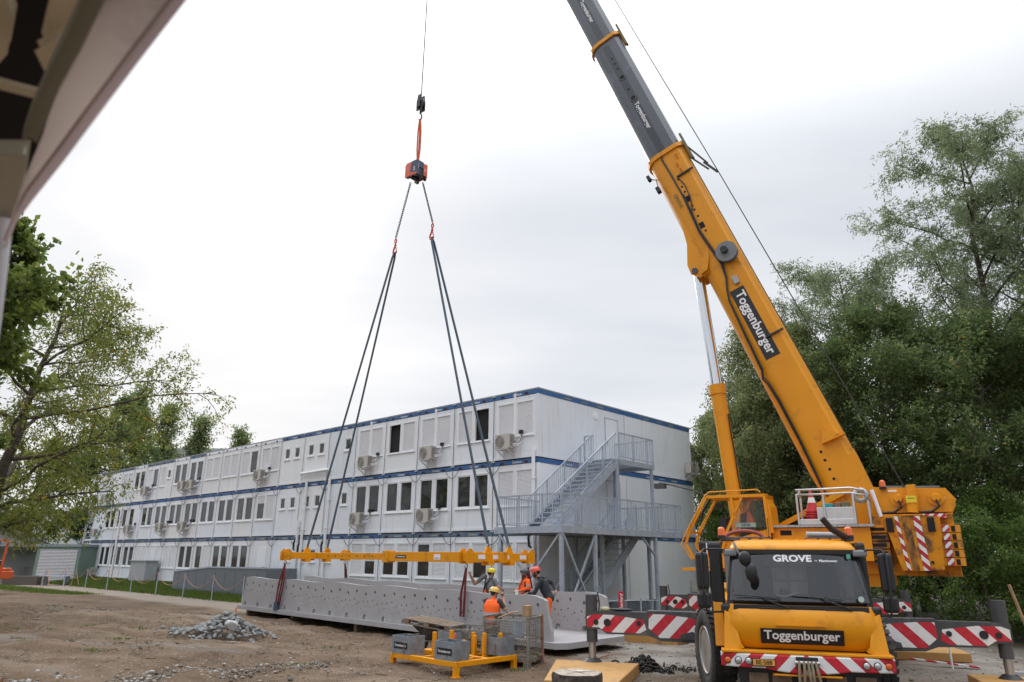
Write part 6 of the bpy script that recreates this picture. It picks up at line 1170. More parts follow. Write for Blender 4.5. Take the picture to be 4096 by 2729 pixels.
# ------------------------------------------------------------------ wheelbarrow with pallet
WM = frame(Vector((-2.25, 18.75, gzf(-2.2, 18.8))), Vector((.93, -.36, 0)).normalized(), Vector((.36, .93, 0)).normalized(), UP)
wb = thing('wheelbarrow', 'black wheelbarrow with red wheel hub under a pallet', 'wheelbarrow', WM)
m = MB(WM); m.loft([[(.18, .12, .28), (.75, .12, .28), (.75, .52, .28), (.18, .52, .28)], [(-.18, .0, .62), (1.05, .0, .62), (1.05, .64, .62), (-.18, .64, .62)]], False); m.build('tray', mat('barrow_black', (.03, .032, .034), .6, dirt=(.18, .15, .12), dirtamt=.5), wb)
m = MB(WM); m.torus((-.08, .32, .20), .15, .055, 'y', 24, 10); wo = m.build('wheel', RUBBER, wb); m = MB(WM); m.cyl((-.08, .28, .2), (-.08, .36, .2), .115, n=18); m.build('hub', mat('hub_red', (.22, .015, .02), .5), wo)
m = MB(WM)
for y in (.1, .54): m.tube([(-.08, .32 + (.06 if y > .3 else -.06), .2), (.2, y, .26), (.9, y, .30), (1.45, y, .58)], .018, 6); m.tube([(.85, y, .28), (.95, y, .0), (1.1, y, .0), (.8, y, .28)], .016, 6)
m.build('frame', MESHST, wb)
PM = WM @ Matrix.Translation((-.35, -.12, .66)) @ Matrix.Rotation(R(7), 4, 'Y'); pt = thing('wood_pallet', 'weathered wooden pallet lying on the wheelbarrow', 'pallet', PM)
for y in (0, .19, .38, .57, .76): m = MB(PM); m.box(0, 1.25, y, y + .12, .11, .13); m.build('deck_board', WOODG, pt)
for x in (0, .56, 1.12):
    m = MB(PM); m.box(x, x + .13, 0, .88, .09, .108); m.build('stringer_board', WOODG, pt)
    for y in (0, .38, .76): m = MB(PM); m.box(x, x + .13, y, y + .12, .022, .09); m.build('block', WOODG, pt)
for y in (0, .38, .76): m = MB(PM); m.box(0, 1.25, y, y + .12, 0, .02); m.build('bottom_board', WOODG, pt)
# ------------------------------------------------------------------ small things round the crane
eb = FC @ Vector((-3.0, 4.2, 0)); m = MB(frame(Vector((3.36, 22.6, 0)), Vector((1, 0, 0)), Vector((0, 1, 0)), UP)); sg = thing('site_sign', 'narrow upright red company sign on a post by the fence', 'sign', TR(3.36, 22.6)); m.box(-.08, .08, -.012, .012, .70, 1.30); m.build('board', mat('sign_red', (.50, .012, .03), .5), sg); m = MB(TR(3.36, 22.6)); m.box(-.03, .03, -.02, .02, -.1, .62); m.build('post', PVC, sg); m = MB(TR(3.36, 22.6)); m.box(-.08, .08, -.014, .014, .60, .695); m.build('white_foot', WHITEP, sg)
t = MB(TR(3.36, 22.6)); lettering(t, 'Eberhard', (0, -.016, 1.0), (0, 0, 1), (-1, 0, 0), width=.50, bold=.02, shear=.25); t.build('lettering', WHITEP, sg)
m = MB(); p0 = FR @ Vector((1.1, Q1 - .6, 0)); m.box(3.9, 4.65, 23.4, 24.0, -.08, .55); tag(m.build('concrete_block', CONC, bev=.01), 'grey concrete block behind the fence at the stairs', 'concrete block')
fj = FC @ Vector((-3.35, -.02, Z(-1.06))); 
for k, (a, b, mm, nm, lb, ct) in enumerate(((-3.55, -3.0, BLACK, 'tool_bag', 'black tool bag lying on the left outrigger beam', 'bag'), (-3.72, -3.5, mat('glove_tan', (.40, .36, .22), .8), 'work_glove', 'pale work glove on the left outrigger beam', 'glove'))):
    m = MB(FC); m.ball(((a + b) / 2, .0, Z(-1.03)), (b - a) / 2, (1, .3, .13) if k == 0 else (1, .8, .5)); tag(m.build(nm, mm), lb, ct)
m = MB(TR(8.0, 22.4, 0)); bt = FC @ Vector((1.95, 8.3, Z(-1.03))); m = MB(Matrix.Translation(bt)); m.cyl((0, 0, 0), (0, 0, .20), .04, n=12); m.cyl((0, 0, .20), (0, 0, .27), .04, .016, n=12); bo = m.build('water_bottle', mat('pet_plastic', (.6, .62, .63), .1, trans=.5)); tag(bo, 'clear water bottle on the rear right outrigger beam', 'bottle'); m = MB(Matrix.Translation(bt)); m.cyl((0, 0, .27), (0, 0, .30), .02, n=10); m.build('cap', REDSTEEL, bo)
for k, (s_, q) in enumerate(((2.05, .08), (1.1, .06))):
    c0_ = FT @ Vector((s_, q, top_line(s_) + .0)); m = MB(Matrix.Translation(c0_)); m.cyl((0, 0, 0), (0, 0, .11), .035, .045, n=12); tag(m.build('paper_cup', WHITEP), ['white paper cup on the trough wall, left of the orange jacket', 'white paper cup on the trough wall in front of the bearded worker'][k], 'cup', 'paper cups on the trough wall')
# wire fence beside the stairs
fe = thing('wire_fence', 'chain link fence between the crane and the steel stairs', 'fence', TR(6, 24.5)); A0 = Vector((2.6, 24.6, 0)); A1 = Vector((11.5, 26.8, 0)); dfe = (A1 - A0); nfe = 5
for k in range(nfe + 1): p = A0 + dfe * k / nfe; m = MB(); m.cyl((p.x, p.y, -.1), (p.x, p.y, 1.0), .03, n=8); m.build('post', GALV, fe)
m = MB(); ln = dfe.length; u = dfe.normalized()
for k in range(int(ln / .09) + 9):
    for s_ in (1, -1):
        x0 = k * .09; x1 = x0 + s_ * .85; c0_, c1_ = (x0, 0.02), (x1, .87)
        if 0 < x0 < ln and 0 < x1 < ln: m.beam(A0 + u * x0 + UP * .03, A0 + u * x1 + UP * .9, .006, .006)
m.build('wire_mesh', GALV, fe, kind='stuff'); m = MB(); m.tube([A0 + UP * .92, A1 + UP * .92], .012, 5); m.build('top_wire', GALV, fe)
# red-white barrier board and stakes at the right
m = MB(); m.beam((9.2, 17.6, .12), (10.35, 16.9, .03), .12, .03); tag(m.build('barrier_board', stripe_mat('barrier', (1, 0, 0), .35)), 'red and white barrier board lying on the gravel right of the crane', 'barrier')
m = MB(); m.cyl((9.75, 16.9, 0), (9.75, 16.9, .55), .02, n=6); tag(m.build('barrier_stake', WHITEP), 'white stake beside the fallen barrier board', 'stake')
m = MB(); m.box(10.1, 10.9, 15.5, 15.62, -.02, .14); tag(m.build('kerb_stone', CONC, bev=.01), 'pale kerb stone beside the right hand jack', 'kerb stone')
m = MB(); m.cyl((12.1, 17.4, -.1), (11.8, 17.6, 1.75), .035, n=8); tag(m.build('wooden_stake', WOOD), 'tall leaning wooden stake behind the right jack', 'stake')
# cable on the ground
m = MB(); pts = [(1.35 + .12 * t_, 17.0 + .16 * t_ + .06 * math.sin(t_), gzf(1.35 + .12 * t_, 17 + .16 * t_) + .03) for t_ in np.linspace(0, 9, 14)]; m.tube(pts, .012, 5); tag(m.build('ground_cable', mat('cable_orange', (.35, .09, .04), .7)), 'thin orange cable on the gravel in front of the trough', 'cable')
# ------------------------------------------------------------------ workers
SKIN = mat('skin', (.42, .23, .16), .55, var=.06); HAIRB = mat('beard_brown', (.10, .045, .022), .8, var=.2); HAIRD = mat('hair_dark', (.035, .025, .02), .8)
DKCLOTH = mat('dark_knit', (.032, .036, .044), .9, var=.2, bump=.2, bscale=80); GREYT = mat('grey_shirt', (.16, .17, .18), .9, var=.1); BLKCL = mat('black_cloth', (.014, .014, .016), .85); REDTR = mat('red_trousers', (.34, .045, .02), .85, var=.12)
def capsule(mb, a, b, r0, r1, n=12):
    a = Vector(a); b = Vector(b); mb.cyl(a, b, r0, r1, n=n, caps=True); mb.ball(a, r0, nu=n, nv=8); mb.ball(b, r1, nu=n, nv=8)
def person(name, M, J, mats_, label, helmet, extra=None):
    """J: joints in local metres (x right, y forward, z up). One continuous remeshed body, coloured by the nearest limb."""
    V3 = Vector; mb = MB(); bones = []
    def limb(a, b, r0, r1, key): capsule(mb, J[a], J[b], r0, r1); bones.append((V3(J[a]), V3(J[b]), key, (r0 + r1) / 2))
    hip, chest, neck, head = V3(J['hip']), V3(J['chest']), V3(J['neck']), V3(J['head'])
    side = (V3(J['shR']) - V3(J['shL'])).normalized(); fwd = UP.cross(side).normalized()
    # torso: stacked ellipses from hips to shoulders
    spine = [(hip - UP * .06, .175, .135), (hip + UP * .06, .185, .150), (hip.lerp(chest, .45), .178, .145), (hip.lerp(chest, .8), .20, .15), (chest + UP * .06, .215, .14), (chest + UP * .14, .175, .11), (neck - UP * .02, .075, .075)]
    rings = [[c + side * (a * math.cos(t)) + fwd * (b * math.sin(t)) for t in [2 * math.pi * i / 18 for i in range(18)]] for c, a, b in spine]; mb.loft(rings, True, True)
    bones.append((hip - UP * .02, chest + UP * .12, 'torso', .15)); bones.append((hip - UP * .08, hip + UP * .0, 'pelvis', .14))
    capsule(mb, neck - UP * .04, head - UP * .05, .058, .055); bones.append((neck - UP * .0, head - UP * .06, 'neck', .055))
    hd = V3(J['face']).normalized(); hs = hd.cross(UP).normalized(); hu = hs.cross(hd)
    HM = frame(head, hs, hd, hu); hb_ = MB(HM); hb_.ball((0, 0, .025), .095, (.80, 1.0, 1.05), 16, 12); hb_.ball((0, .025, -.055), .070, (.85, 1.0, 1.05), 14, 10); hb_.ball((0, .098, -.015), .018, (.8, 1.1, 1.6), 8, 6)
    hb_.ball((0, .088, -.067), .020, (1.5, .5, .5), 8, 6)
    for s_ in (-1, 1): hb_.ball((s_ * .078, -.005, -.01), .026, (.4, .8, 1.2), 8, 6); hb_.ball((s_ * .030, .083, .012), .014, (1.2, .6, .7), 8, 6)
    mb.v += hb_.v[:]; off = len(mb.v) - len(hb_.v); mb.f += [[off + i for i in f] for f in hb_.f]; mb.m += hb_.m; mb.sm += hb_.sm
    bones.append((head - hu * .08, head + hu * .06, 'head', .09))
    for s_ in 'LR':
        limb('sh' + s_, 'el' + s_, .070, .054, 'uparm'); limb('el' + s_, 'wr' + s_, .050, .034, 'forearm')
        limb('hp' + s_, 'kn' + s_, .10, .072, 'thigh'); limb('kn' + s_, 'an' + s_, .068, .052, 'calf')
        an = V3(J['an' + s_]); ft_ = an + V3(J.get('foot', (0, 1, 0))) * .17 - UP * .045; capsule(mb, an - UP * .04, ft_, .048, .04); bones.append((an - UP * .06, ft_, 'foot', .045))
        wr = V3(J['wr' + s_]); hdv = V3(J.get('hand' + s_, wr - V3(J['el' + s_]))).normalized(); pn = V3(J.get('palm' + s_, (0, 0, 1))); pn = (pn - hdv * pn.dot(hdv)).normalized(); hx = hdv.cross(pn); curl = J.get('curl' + s_, .6)
        pm = MB(); ring = lambda c, a, b: [c + hx * (a * math.cos(t)) + pn * (b * math.sin(t)) for t in [2 * math.pi * i / 10 for i in range(10)]]
        mb.loft([ring(wr, .028, .022), ring(wr + hdv * .04, .038, .018), ring(wr + hdv * .085, .042, .016)], True, True); bones.append((wr + hdv * .01, wr + hdv * .09, 'hand', .03))
        for k, (o_, l_) in enumerate(((-.031, .068), (-.011, .080), (.010, .076), (.031, .060))):
            p = wr + hdv * .08 + hx * o_; dcur = hdv
            for q in range(3):
                a_ = curl * (q + .5) * .8; dd = hdv * math.cos(a_) - pn * math.sin(a_); p2 = p + dd * l_ / 3 * 1.1; capsule(mb, p, p2, .0105 - .001 * q, .0098 - .001 * q, 8); bones.append((p, p2, 'hand', .01)); p = p2
        p = wr + hdv * .03 - hx * .035; p2 = p - hx * .022 + hdv * .035 - pn * .012; p3 = p2 + hdv * .032 - pn * .010 * (1 + curl); capsule(mb, p, p2, .013, .0115, 8); capsule(mb, p2, p3, .011, .009, 8); bones.append((p, p3, 'hand', .012))
    me = bpy.data.meshes.new('body'); me.from_pydata([tuple(v) for v in mb.v], [], mb.f); tmp = bpy.data.objects.new('tmp', me); COL.objects.link(tmp)
    rm = tmp.modifiers.new('r', 'REMESH'); rm.mode = 'VOXEL'; rm.voxel_size = .0105; sm_ = tmp.modifiers.new('s', 'SMOOTH'); sm_.factor = .5; sm_.iterations = 3
    dg = bpy.context.evaluated_depsgraph_get(); dg.update(); bme = bpy.data.meshes.new_from_object(tmp.evaluated_get(dg)); bpy.data.objects.remove(tmp); bpy.data.meshes.remove(me)
    n = len(bme.polygons); cen = np.empty(n * 3, np.float32); bme.polygons.foreach_get('center', cen); cen = cen.reshape(-1, 3); best = np.full(n, 1e9); idx = np.zeros(n, int); keys = []; tpar = np.zeros(n)
    for bi, (a, b, key, r_) in enumerate(bones):
        a = np.array(a); b = np.array(b); d = b - a; t_ = np.clip(((cen - a) @ d) / max(d @ d, 1e-9), 0, 1); dist = np.linalg.norm(cen - (a + t_[:, None] * d), axis=1) - r_; k = dist < best; best[k] = dist[k]; idx[k] = bi; tpar[k] = t_[k]
    ml = []; mi = np.zeros(n, int)
    def slot(m_):
        if m_ not in ml: ml.append(m_)
        return ml.index(m_)
    for bi, (a, b, key, r_) in enumerate(bones):
        k = idx == bi; mm = mats_.get(key, SKIN); 
        if isinstance(mm, tuple): mi[k & (tpar <= mm[2])] = slot(mm[0]); mi[k & (tpar > mm[2])] = slot(mm[1])
        else: mi[k] = slot(mm)
    bme.materials.clear()
    for m_ in ml: bme.materials.append(m_)
    bme.polygons.foreach_set('material_index', mi); bme.polygons.foreach_set('use_smooth', np.ones(n, bool)); bme.name = 'body'
    root = thing('person', label, 'person', M); o = bpy.data.objects.new('body', bme); COL.objects.link(o); o.parent = root
    # helmet: shell, rim, ridge and strap
    G = M @ HM; hm_ = MB(G); rings = []
    for z, a, b in ((.035, .118, .140), (.055, .121, .142), (.085, .117, .136), (.115, .104, .120), (.140, .080, .092), (.155, .045, .052), (.160, .01, .012)): rings.append([(a * math.cos(t), b * math.sin(t) + .004, z + (.018 * math.sin(t) if z < .06 else 0) * -.3) for t in [2 * math.pi * i / 20 for i in range(20)]])
    hm_.loft(rings, True, True); hmo = hm_.build('helmet', helmet, root)
    k = MB(G); k.loft([[(.119 * math.cos(t) * s_, .141 * math.sin(t) * s_ + .004 + (.02 if math.sin(t) > 0 else 0) * (s_ > 1), .032 + dz) for t in [2 * math.pi * i / 20 for i in range(20)]] for s_, dz in ((.98, .012), (1.06, .0), (1.05, -.006), (.95, .0))], True, False); k.build('brim', helmet, hmo)
    k = MB(G)
    for x in (-.05, .05): k.tube([(x, .10, .10), (x * .8, .04, .150), (x * .7, -.05, .150), (x, -.11, .10)], .008, 5)
    k.tube([(.0, .137, .07), (.03, .1, .125), (.0, .0, .168), (-.02, -.09, .125), (0, -.14, .06)], .007, 5); k.build('helmet_strap', BLACK, hmo)
    k = MB(G)
    for s_ in (-1, 1): k.tube([(s_ * .10, .03, .03), (s_ * .088, .03, -.05), (s_ * .02, .06, -.125)], .006, 5)
    k.build('chin_strap', BLACK, hmo)
    hr = MB(G); hr.ball((0, -.026, .022), .090, (.88, .90, .95), 14, 10); hr.build('hair', HAIRD if 'dark' in label else HAIRB, root)
    if extra: extra(root, M, G, J, side, fwd)
    return root
def beard(root, G, sz=1.0, m_=None):
    k = MB(G); k.ball((0, .058, -.085 * sz), .062, (.95, .75, 1.15 * sz), 14, 10); k.ball((0, .03, -.055), .078, (.98, .85, .8), 14, 8); k.build('beard', m_ or HAIRB, root)
def stand(h=1.78, lean=0.0, lx=0.0):
    k = h / 1.78; f = lean; J = {'hip': (0, -.02, .95 * k), 'chest': (lx * .3, f * .30 - .0, 1.28 * k), 'neck': (lx * .5, f * .52, 1.48 * k), 'head': (lx * .6, f * .62 + .01, 1.615 * k), 'shL': (-.19 + lx * .4, f * .45, 1.42 * k), 'shR': (.19 + lx * .4, f * .45, 1.42 * k),
                               'hpL': (-.095, -.02, .90 * k), 'hpR': (.095, -.02, .90 * k), 'knL': (-.11, .03, .49 * k), 'knR': (.11, .03, .49 * k), 'anL': (-.12, -.02, .09), 'anR': (.12, -.02, .09), 'face': (0, 1, 0)}
    J.update({'elL': (-.27, f * .4 - .03, 1.14 * k), 'elR': (.27, f * .4 - .03, 1.14 * k), 'wrL': (-.28, f * .4 + .08, .90 * k), 'wrR': (.28, f * .4 + .08, .90 * k)}); return {a: tuple(b) for a, b in J.items()}
def zband(root, M, zc, rx, ry, c, m_, h=.05, name='reflective_band', tilt=0):
    k = MB(M); rings = []
    for z in (zc - h / 2, zc + h / 2): rings.append([(c[0] + rx * math.cos(t), c[1] + ry * math.sin(t), z + tilt * math.sin(t)) for t in [2 * math.pi * i / 24 for i in range(24)]])
    k.loft(rings, True, False); k.build(name, m_, root)
HY = mat('helmet_yellow', (.66, .55, .03), .35, coat=.3); HY2 = mat('helmet_cream', (.66, .43, .10), .4, coat=.2); HB = mat('helmet_dark', (.03, .034, .042), .4, coat=.3); HR = mat('helmet_red', (.66, .08, .035), .4, coat=.3)
ZSL = ZS + .01
# worker in grey T-shirt and braces, inside the trough, facing the others (image right), left hand up on the sling
def face_rot(dx, dy): return math.atan2(-dx, dy)
p1 = Vector((-.54, 20.9)); r1 = face_rot(.80, .60); M1 = TR(p1.x, p1.y, ZSL, r1)
J = stand(1.67); SLP = M1.inverted() @ (FT @ Vector((SR_ + .02, .0 + .3, Z(-.52))))
J.update({'elL': (-.34, -.30, 1.24), 'wrL': (-.30, -.48, 1.46), 'handL': (.02, -.15, 1), 'palmL': (1, .3, 0), 'curlL': 1.5, 'shL': (-.20, -.06, 1.44), 'elR': (.27, .06, 1.15), 'wrR': (.14, .28, 1.10), 'face': (.05, 1, -.08)})
def ex1(root, M, G, J, side, fwd):
    k = MB(M)
    for s_ in (-1, 1): k.tube([(s_ * .14, -.165, .92), (s_ * .05, -.175, 1.14), (s_ * .03, -.172, 1.22), (s_ * .11, -.10, 1.375), (s_ * .12, .04, 1.375), (s_ * .12, .155, 1.17), (s_ * .12, .165, .94)], .018, 6)
    k.build('braces', BLKCL, root); k = MB(M); k.prism([(-.12, .92), (.12, .92), (.05, 1.14), (-.05, 1.14)], lambda a, b, d: (a, -.168 - d, b - .06), 0, .012); k.build('bib_back', HIVIS, root)
    k = MB(G); k.box(-.07, .07, .095, .10, .0, .012); k.build('glasses', BLACK, root)
person('person', M1, J, {'torso': GREYT, 'uparm': (GREYT, SKIN, .75), 'pelvis': HIVIS, 'thigh': HIVIS, 'calf': HIVIS, 'foot': BLKCL}, 'worker in grey T-shirt with black braces and yellow helmet, hand on sling', HY, ex1)
# bearded worker in orange jacket, dark helmet, facing image left
p2 = Vector((.44, 21.0)); r2 = face_rot(-.85, -.30); M2 = TR(p2.x, p2.y, ZSL, r2); J = stand(1.65)
J.update({'elL': (-.26, .02, 1.14), 'wrL': (-.10, .24, 1.05), 'elR': (.26, .02, 1.14), 'wrR': (.10, .25, 1.06), 'handL': (.9, .5, 0), 'handR': (-.9, .5, 0), 'face': (.1, 1, -.02)})
def ex2(root, M, G, J, side, fwd):
    beard(root, G, 1.15); zband(root, M, 1.04, .205, .170, (0, -.005), REFL); k = MB(M); k.tube([(-.13, .12, 1.36), (.0, .17, 1.20), (.14, .16, 1.02)], .012, 5); k.build('radio_strap', BLKCL, root)
    for s_ in (-1, 1): zz = Vector(J['el' + 'LR'[s_ > 0]]); k = MB(M); k.cyl(zz + Vector((0, 0, .04)), zz + Vector((0, 0, .10)), .058, .06, n=14, caps=False); k.build('sleeve_band', REFL, root)
    k = MB(M); k.prism([(-.21, 1.26), (-.15, 1.32), (-.15, .96), (-.21, .96)], lambda a, b, d: (a, d, b), -.06, .09); k.build('dark_side_panel', BLKCL, root)
person('person', M2, J, {'torso': HIVIS, 'uparm': HIVIS, 'forearm': (HIVIS, SKIN, .85), 'pelvis': HIVIS, 'thigh': HIVIS, 'calf': HIVIS, 'foot': BLKCL}, 'bearded worker in orange high visibility jacket and dark helmet behind the trough wall', HB, ex2)
# worker in dark pullover, red helmet, leaning on the wall, seen from his left, arm akimbo
p3 = Vector((1.0, 19.5)); r3 = face_rot(-.97, .10); M3 = TR(p3.x, p3.y, ZSL, r3); J = stand(1.76, .42)
J.update({'elL': (-.24, .34, 1.08), 'wrL': (-.10, .52, 1.06), 'handL': (.7, .6, -.1), 'elR': (.42, -.10, 1.30), 'wrR': (.20, -.20, 1.10), 'handR': (-.6, .1, -.4), 'palmR': (0, -1, 0), 'face': (.05, 1, -.28), 'head': (0, .31, 1.575), 'neck': (0, .23, 1.45), 'chest': (0, .12, 1.26)})
J['shL'] = (-.19, .17, 1.38); J['shR'] = (.19, .17, 1.42)
def ex3(root, M, G, J, side, fwd):
    beard(root, G, .85); k = MB(M); k.torus((0, .20, 1.455), .085, .026, 'z', 16, 6); k.build('collar', DKCLOTH, root)
person('person', M3, J, {'torso': DKCLOTH, 'uparm': DKCLOTH, 'forearm': (DKCLOTH, SKIN, .9), 'pelvis': HIVIS, 'thigh': HIVIS, 'calf': HIVIS, 'foot': BLKCL}, 'worker in dark pullover and red helmet leaning on the trough wall', HR, ex3)
# worker in orange vest in front of the trough, seen from behind, hand at his face
p4 = Vector((-.43, 18.3)); r4 = face_rot(.55, .83); M4 = TR(p4.x, p4.y, gzf(-.43, 18.3) - .03, r4); J = stand(1.60, .12)
J.update({'elR': (.30, .12, 1.10), 'wrR': (.15, .26, 1.36), 'handR': (-.3, -.2, 1), 'palmR': (0, 1, 0), 'curlR': 1.2, 'elL': (-.25, .08, 1.08), 'wrL': (-.05, .27, 1.02), 'face': (.25, 1, -.25)})
def ex4(root, M, G, J, side, fwd):
    k = MB(M); sp_ = [(.80, .200, .165, -.01), (.9, .205, .168, 0), (1.03, .203, .168, .01), (1.15, .222, .170, .02), (1.22, .215, .16, .03), (1.28, .15, .13, .035)]
    k.loft([[(rx * math.cos(t), y + ry * math.sin(t), z) for t in [2 * math.pi * i / 24 for i in range(24)]] for z, rx, ry, y in sp_], True, False); k.build('vest', HIVIS, root)
    zband(root, M, .84, .210, .173, (0, -.006), REFL, .055); zband(root, M, 1.0, .211, .174, (0, .006), REFL, .055)
    k = MB(M); k.prism([(.14, .87), (.217, .87), (.217, .97), (.17, .98)], lambda a, b, d: (a, d, b), -.10, .10); k.build('dark_pocket', BLKCL, root)
person('person', M4, J, {'torso': HIVIS, 'uparm': (mat('charcoal_sleeve', (.05, .045, .045), .9), SKIN, .85), 'pelvis': HIVIS, 'thigh': REDTR, 'calf': REDTR, 'foot': BLKCL}, 'worker in orange vest and cream yellow helmet seen from behind, dark hair', HY2, ex4)
# ------------------------------------------------------------------ trees
LEAFM = {
 'maple': rnd_mat('maple_leaf', [(0, (.085, .125, .028)), (.6, (.16, .215, .050)), (1, (.26, .30, .07))], .55, .6),
 'walnut': rnd_mat('walnut_leaf', [(0, (.12, .155, .034)), (.55, (.21, .25, .058)), (.88, (.31, .30, .07)), (1, (.52, .30, .045))], .6, .6),
 'dark': rnd_mat('dark_leaf', [(0, (.075, .115, .040)), (.6, (.15, .21, .075)), (.93, (.24, .28, .10)), (1, (.36, .27, .06))], .6, .6),
 'poplar': rnd_mat('poplar_leaf', [(0, (.16, .20, .085)), (1, (.30, .35, .16))], .6, .65),
 'willow': rnd_mat('willow_leaf', [(0, (.12, .16, .085)), (.6, (.23, .285, .15)), (1, (.35, .40, .24))], .55, .6),
 'birch': rnd_mat('birch_leaf', [(0, (.13, .16, .065)), (.7, (.235, .275, .115)), (1, (.34, .34, .13))], .6, .6),
 'shrub': rnd_mat('shrub_leaf', [(0, (.060, .105, .024)), (.7, (.14, .22, .050)), (1, (.25, .32, .09))], .55, .6)}
def tree(name, label, base, H_, crown_r, z0, kind, leaf=(.12, .05), n1=14, n2=9, n3=8, lpt=14, droop=0.0, up=.55, trunk_r=.22, lean=(0, 0), shape='round', bark=None, seed=1, twig=.6, group=None, bend_to=None, squash=1.0):
    """trunk, limbs, branches and twigs grown by rule, leaves set along the twigs"""
    r = random.Random(seed); g = np.random.default_rng(seed); base = Vector(base); T = thing(name, label, 'tree' if name.endswith('tree') else 'shrub', Matrix.Translation(base), group); wood = MB()
    top = base + Vector((lean[0], lean[1], H_)); nT = 9; tp = []
    for i in range(nT + 1):
        t = i / nT; p = base.lerp(top, t) + Vector((r.gauss(0, .012), r.gauss(0, .012), 0)) * H_ * (t > 0) * .6; tp.append(p)
    tp[0] = base - UP * .25; wood.tube(tp, trunk_r, 8, r1=trunk_r * .12)
    def rad(t):   # crown radius against height fraction within the crown
        if shape == 'round': return max(.12, math.sin(math.pi * min(1, .08 + .92 * t)) ** .55)
        if shape == 'column': return max(.15, (1 - t) ** .75 * min(1, .35 + t * 2.5))
        if shape == 'cone': return max(.08, 1 - t * .9)
        if shape == 'vase': return max(.15, (.45 + .75 * t) * (1 - max(0, t - .72) / .28 * .75))
        return 1
    tw0, tw1 = [], []
    for i in range(n1):
        f = (i + r.random()) / n1; z = z0 + (H_ - z0) * f; t = z / H_; k = min(nT - 1, int(t * nT)); p = tp[k].lerp(tp[k + 1], t * nT - k)
        az = i * 2.399 + r.uniform(-.4, .4); L = crown_r * rad(f) * r.uniform(.75, 1.12); e = up * (1 - .3 * f) + r.uniform(-.12, .12) if shape != 'cone' else up - .5 * (1 - f)
        if shape == 'column': e = 1.0 + r.uniform(-.25, .15)
        d = Vector((math.cos(az) * math.cos(e), math.sin(az) * math.cos(e) * squash, math.sin(e))); pts = [p]; q = p.copy(); ns = 6; 
        if bend_to is not None: d = (d + Vector(bend_to) * .35).normalized()
        for s_ in range(ns):
            dd = (d + Vector((r.gauss(0, .16), r.gauss(0, .16), r.gauss(0, .10) - droop * (s_ / ns) * .55))).normalized(); q = q + dd * L / ns; d = (d * .6 + dd * .4).normalized(); pts.append(q.copy())
        r0 = trunk_r * (.34 - .2 * f); wood.tube(pts, r0, 6, r1=r0 * .18)
        for j in range(n2):
            fj = .22 + .78 * (j + r.random()) / n2; k = min(ns - 1, int(fj * ns)); b = pts[k].lerp(pts[k + 1], fj * ns - k); bd = (pts[k + 1] - pts[k]).normalized(); a2 = r.uniform(0, 6.28); sd = bd.cross(UP if abs(bd.z) < .9 else Vector((1, 0, 0))).normalized(); su_ = sd.cross(bd)
            d2 = (bd * .65 + (sd * math.cos(a2) + su_ * math.sin(a2)) * .85 + UP * (.15 - droop * .6)).normalized(); L2 = L * (.42 - .2 * fj) * r.uniform(.7, 1.2) + .35; p2 = [b]; q = b.copy()
            for s_ in range(4): d2 = (d2 + Vector((r.gauss(0, .2), r.gauss(0, .2), r.gauss(0, .15) - droop * .35))).normalized(); q = q + d2 * L2 / 4; p2.append(q.copy())
            wood.tube(p2, r0 * .28, 4, r1=.006)
            for c in range(n3):
                fc_ = (c + r.random()) / n3; k = min(3, int(fc_ * 4)); s0 = p2[k].lerp(p2[k + 1], fc_ * 4 - k); d3 = Vector((r.gauss(0, 1), r.gauss(0, 1), r.gauss(0, .7) + .25 - droop * 1.6)).normalized() + d2 * .5
                tw0.append(s0); tw1.append(s0 + d3.normalized() * twig * r.uniform(.5, 1.3) - UP * droop * twig * .8)
    wood.build('trunk', bark or BARK, T)
    A = np.array([tuple(v) for v in tw0]); B = np.array([tuple(v) for v in tw1]); m = len(A); t_ = g.random((m, lpt, 1)); P = A[:, None] + (B - A)[:, None] * t_; P[..., 2] -= droop * .35 * twig * t_[..., 0] ** 2; P += g.normal(0, .05 + .06 * twig, P.shape)
    D = (B - A) / np.linalg.norm(B - A, axis=1, keepdims=True); D = D[:, None] * .5 + g.normal(0, .6, P.shape); D[..., 2] -= .25 + droop * .8; D /= np.linalg.norm(D, axis=-1, keepdims=True); P = P.reshape(-1, 3); D = D.reshape(-1, 3)
    Wd = np.cross(D, g.normal(0, 1, D.shape)); Wd /= np.linalg.norm(Wd, axis=1, keepdims=True) + 1e-9; n = len(P); ln = leaf[0] * g.uniform(.6, 1.3, (n, 1)); wd = leaf[1] * g.uniform(.6, 1.25, (n, 1))
    V = np.stack([P, P + D * ln * .45 + Wd * wd * .5, P + D * ln, P + D * ln * .45 - Wd * wd * .5], 1).reshape(-1, 3) - np.array(base)
    cl = np.repeat(np.clip(g.normal(.45, .22, m), 0, .88), lpt) ; c_ = np.clip(cl + g.normal(0, .14, n), 0, .9); c_[g.random(n) < .012] = 1.0
    raw_mesh('crown', V, np.arange(4 * n).reshape(-1, 4), LEAFM[kind], parent=T, attr=np.repeat(c_, 4)); return T
GR = 'trees behind the crane'
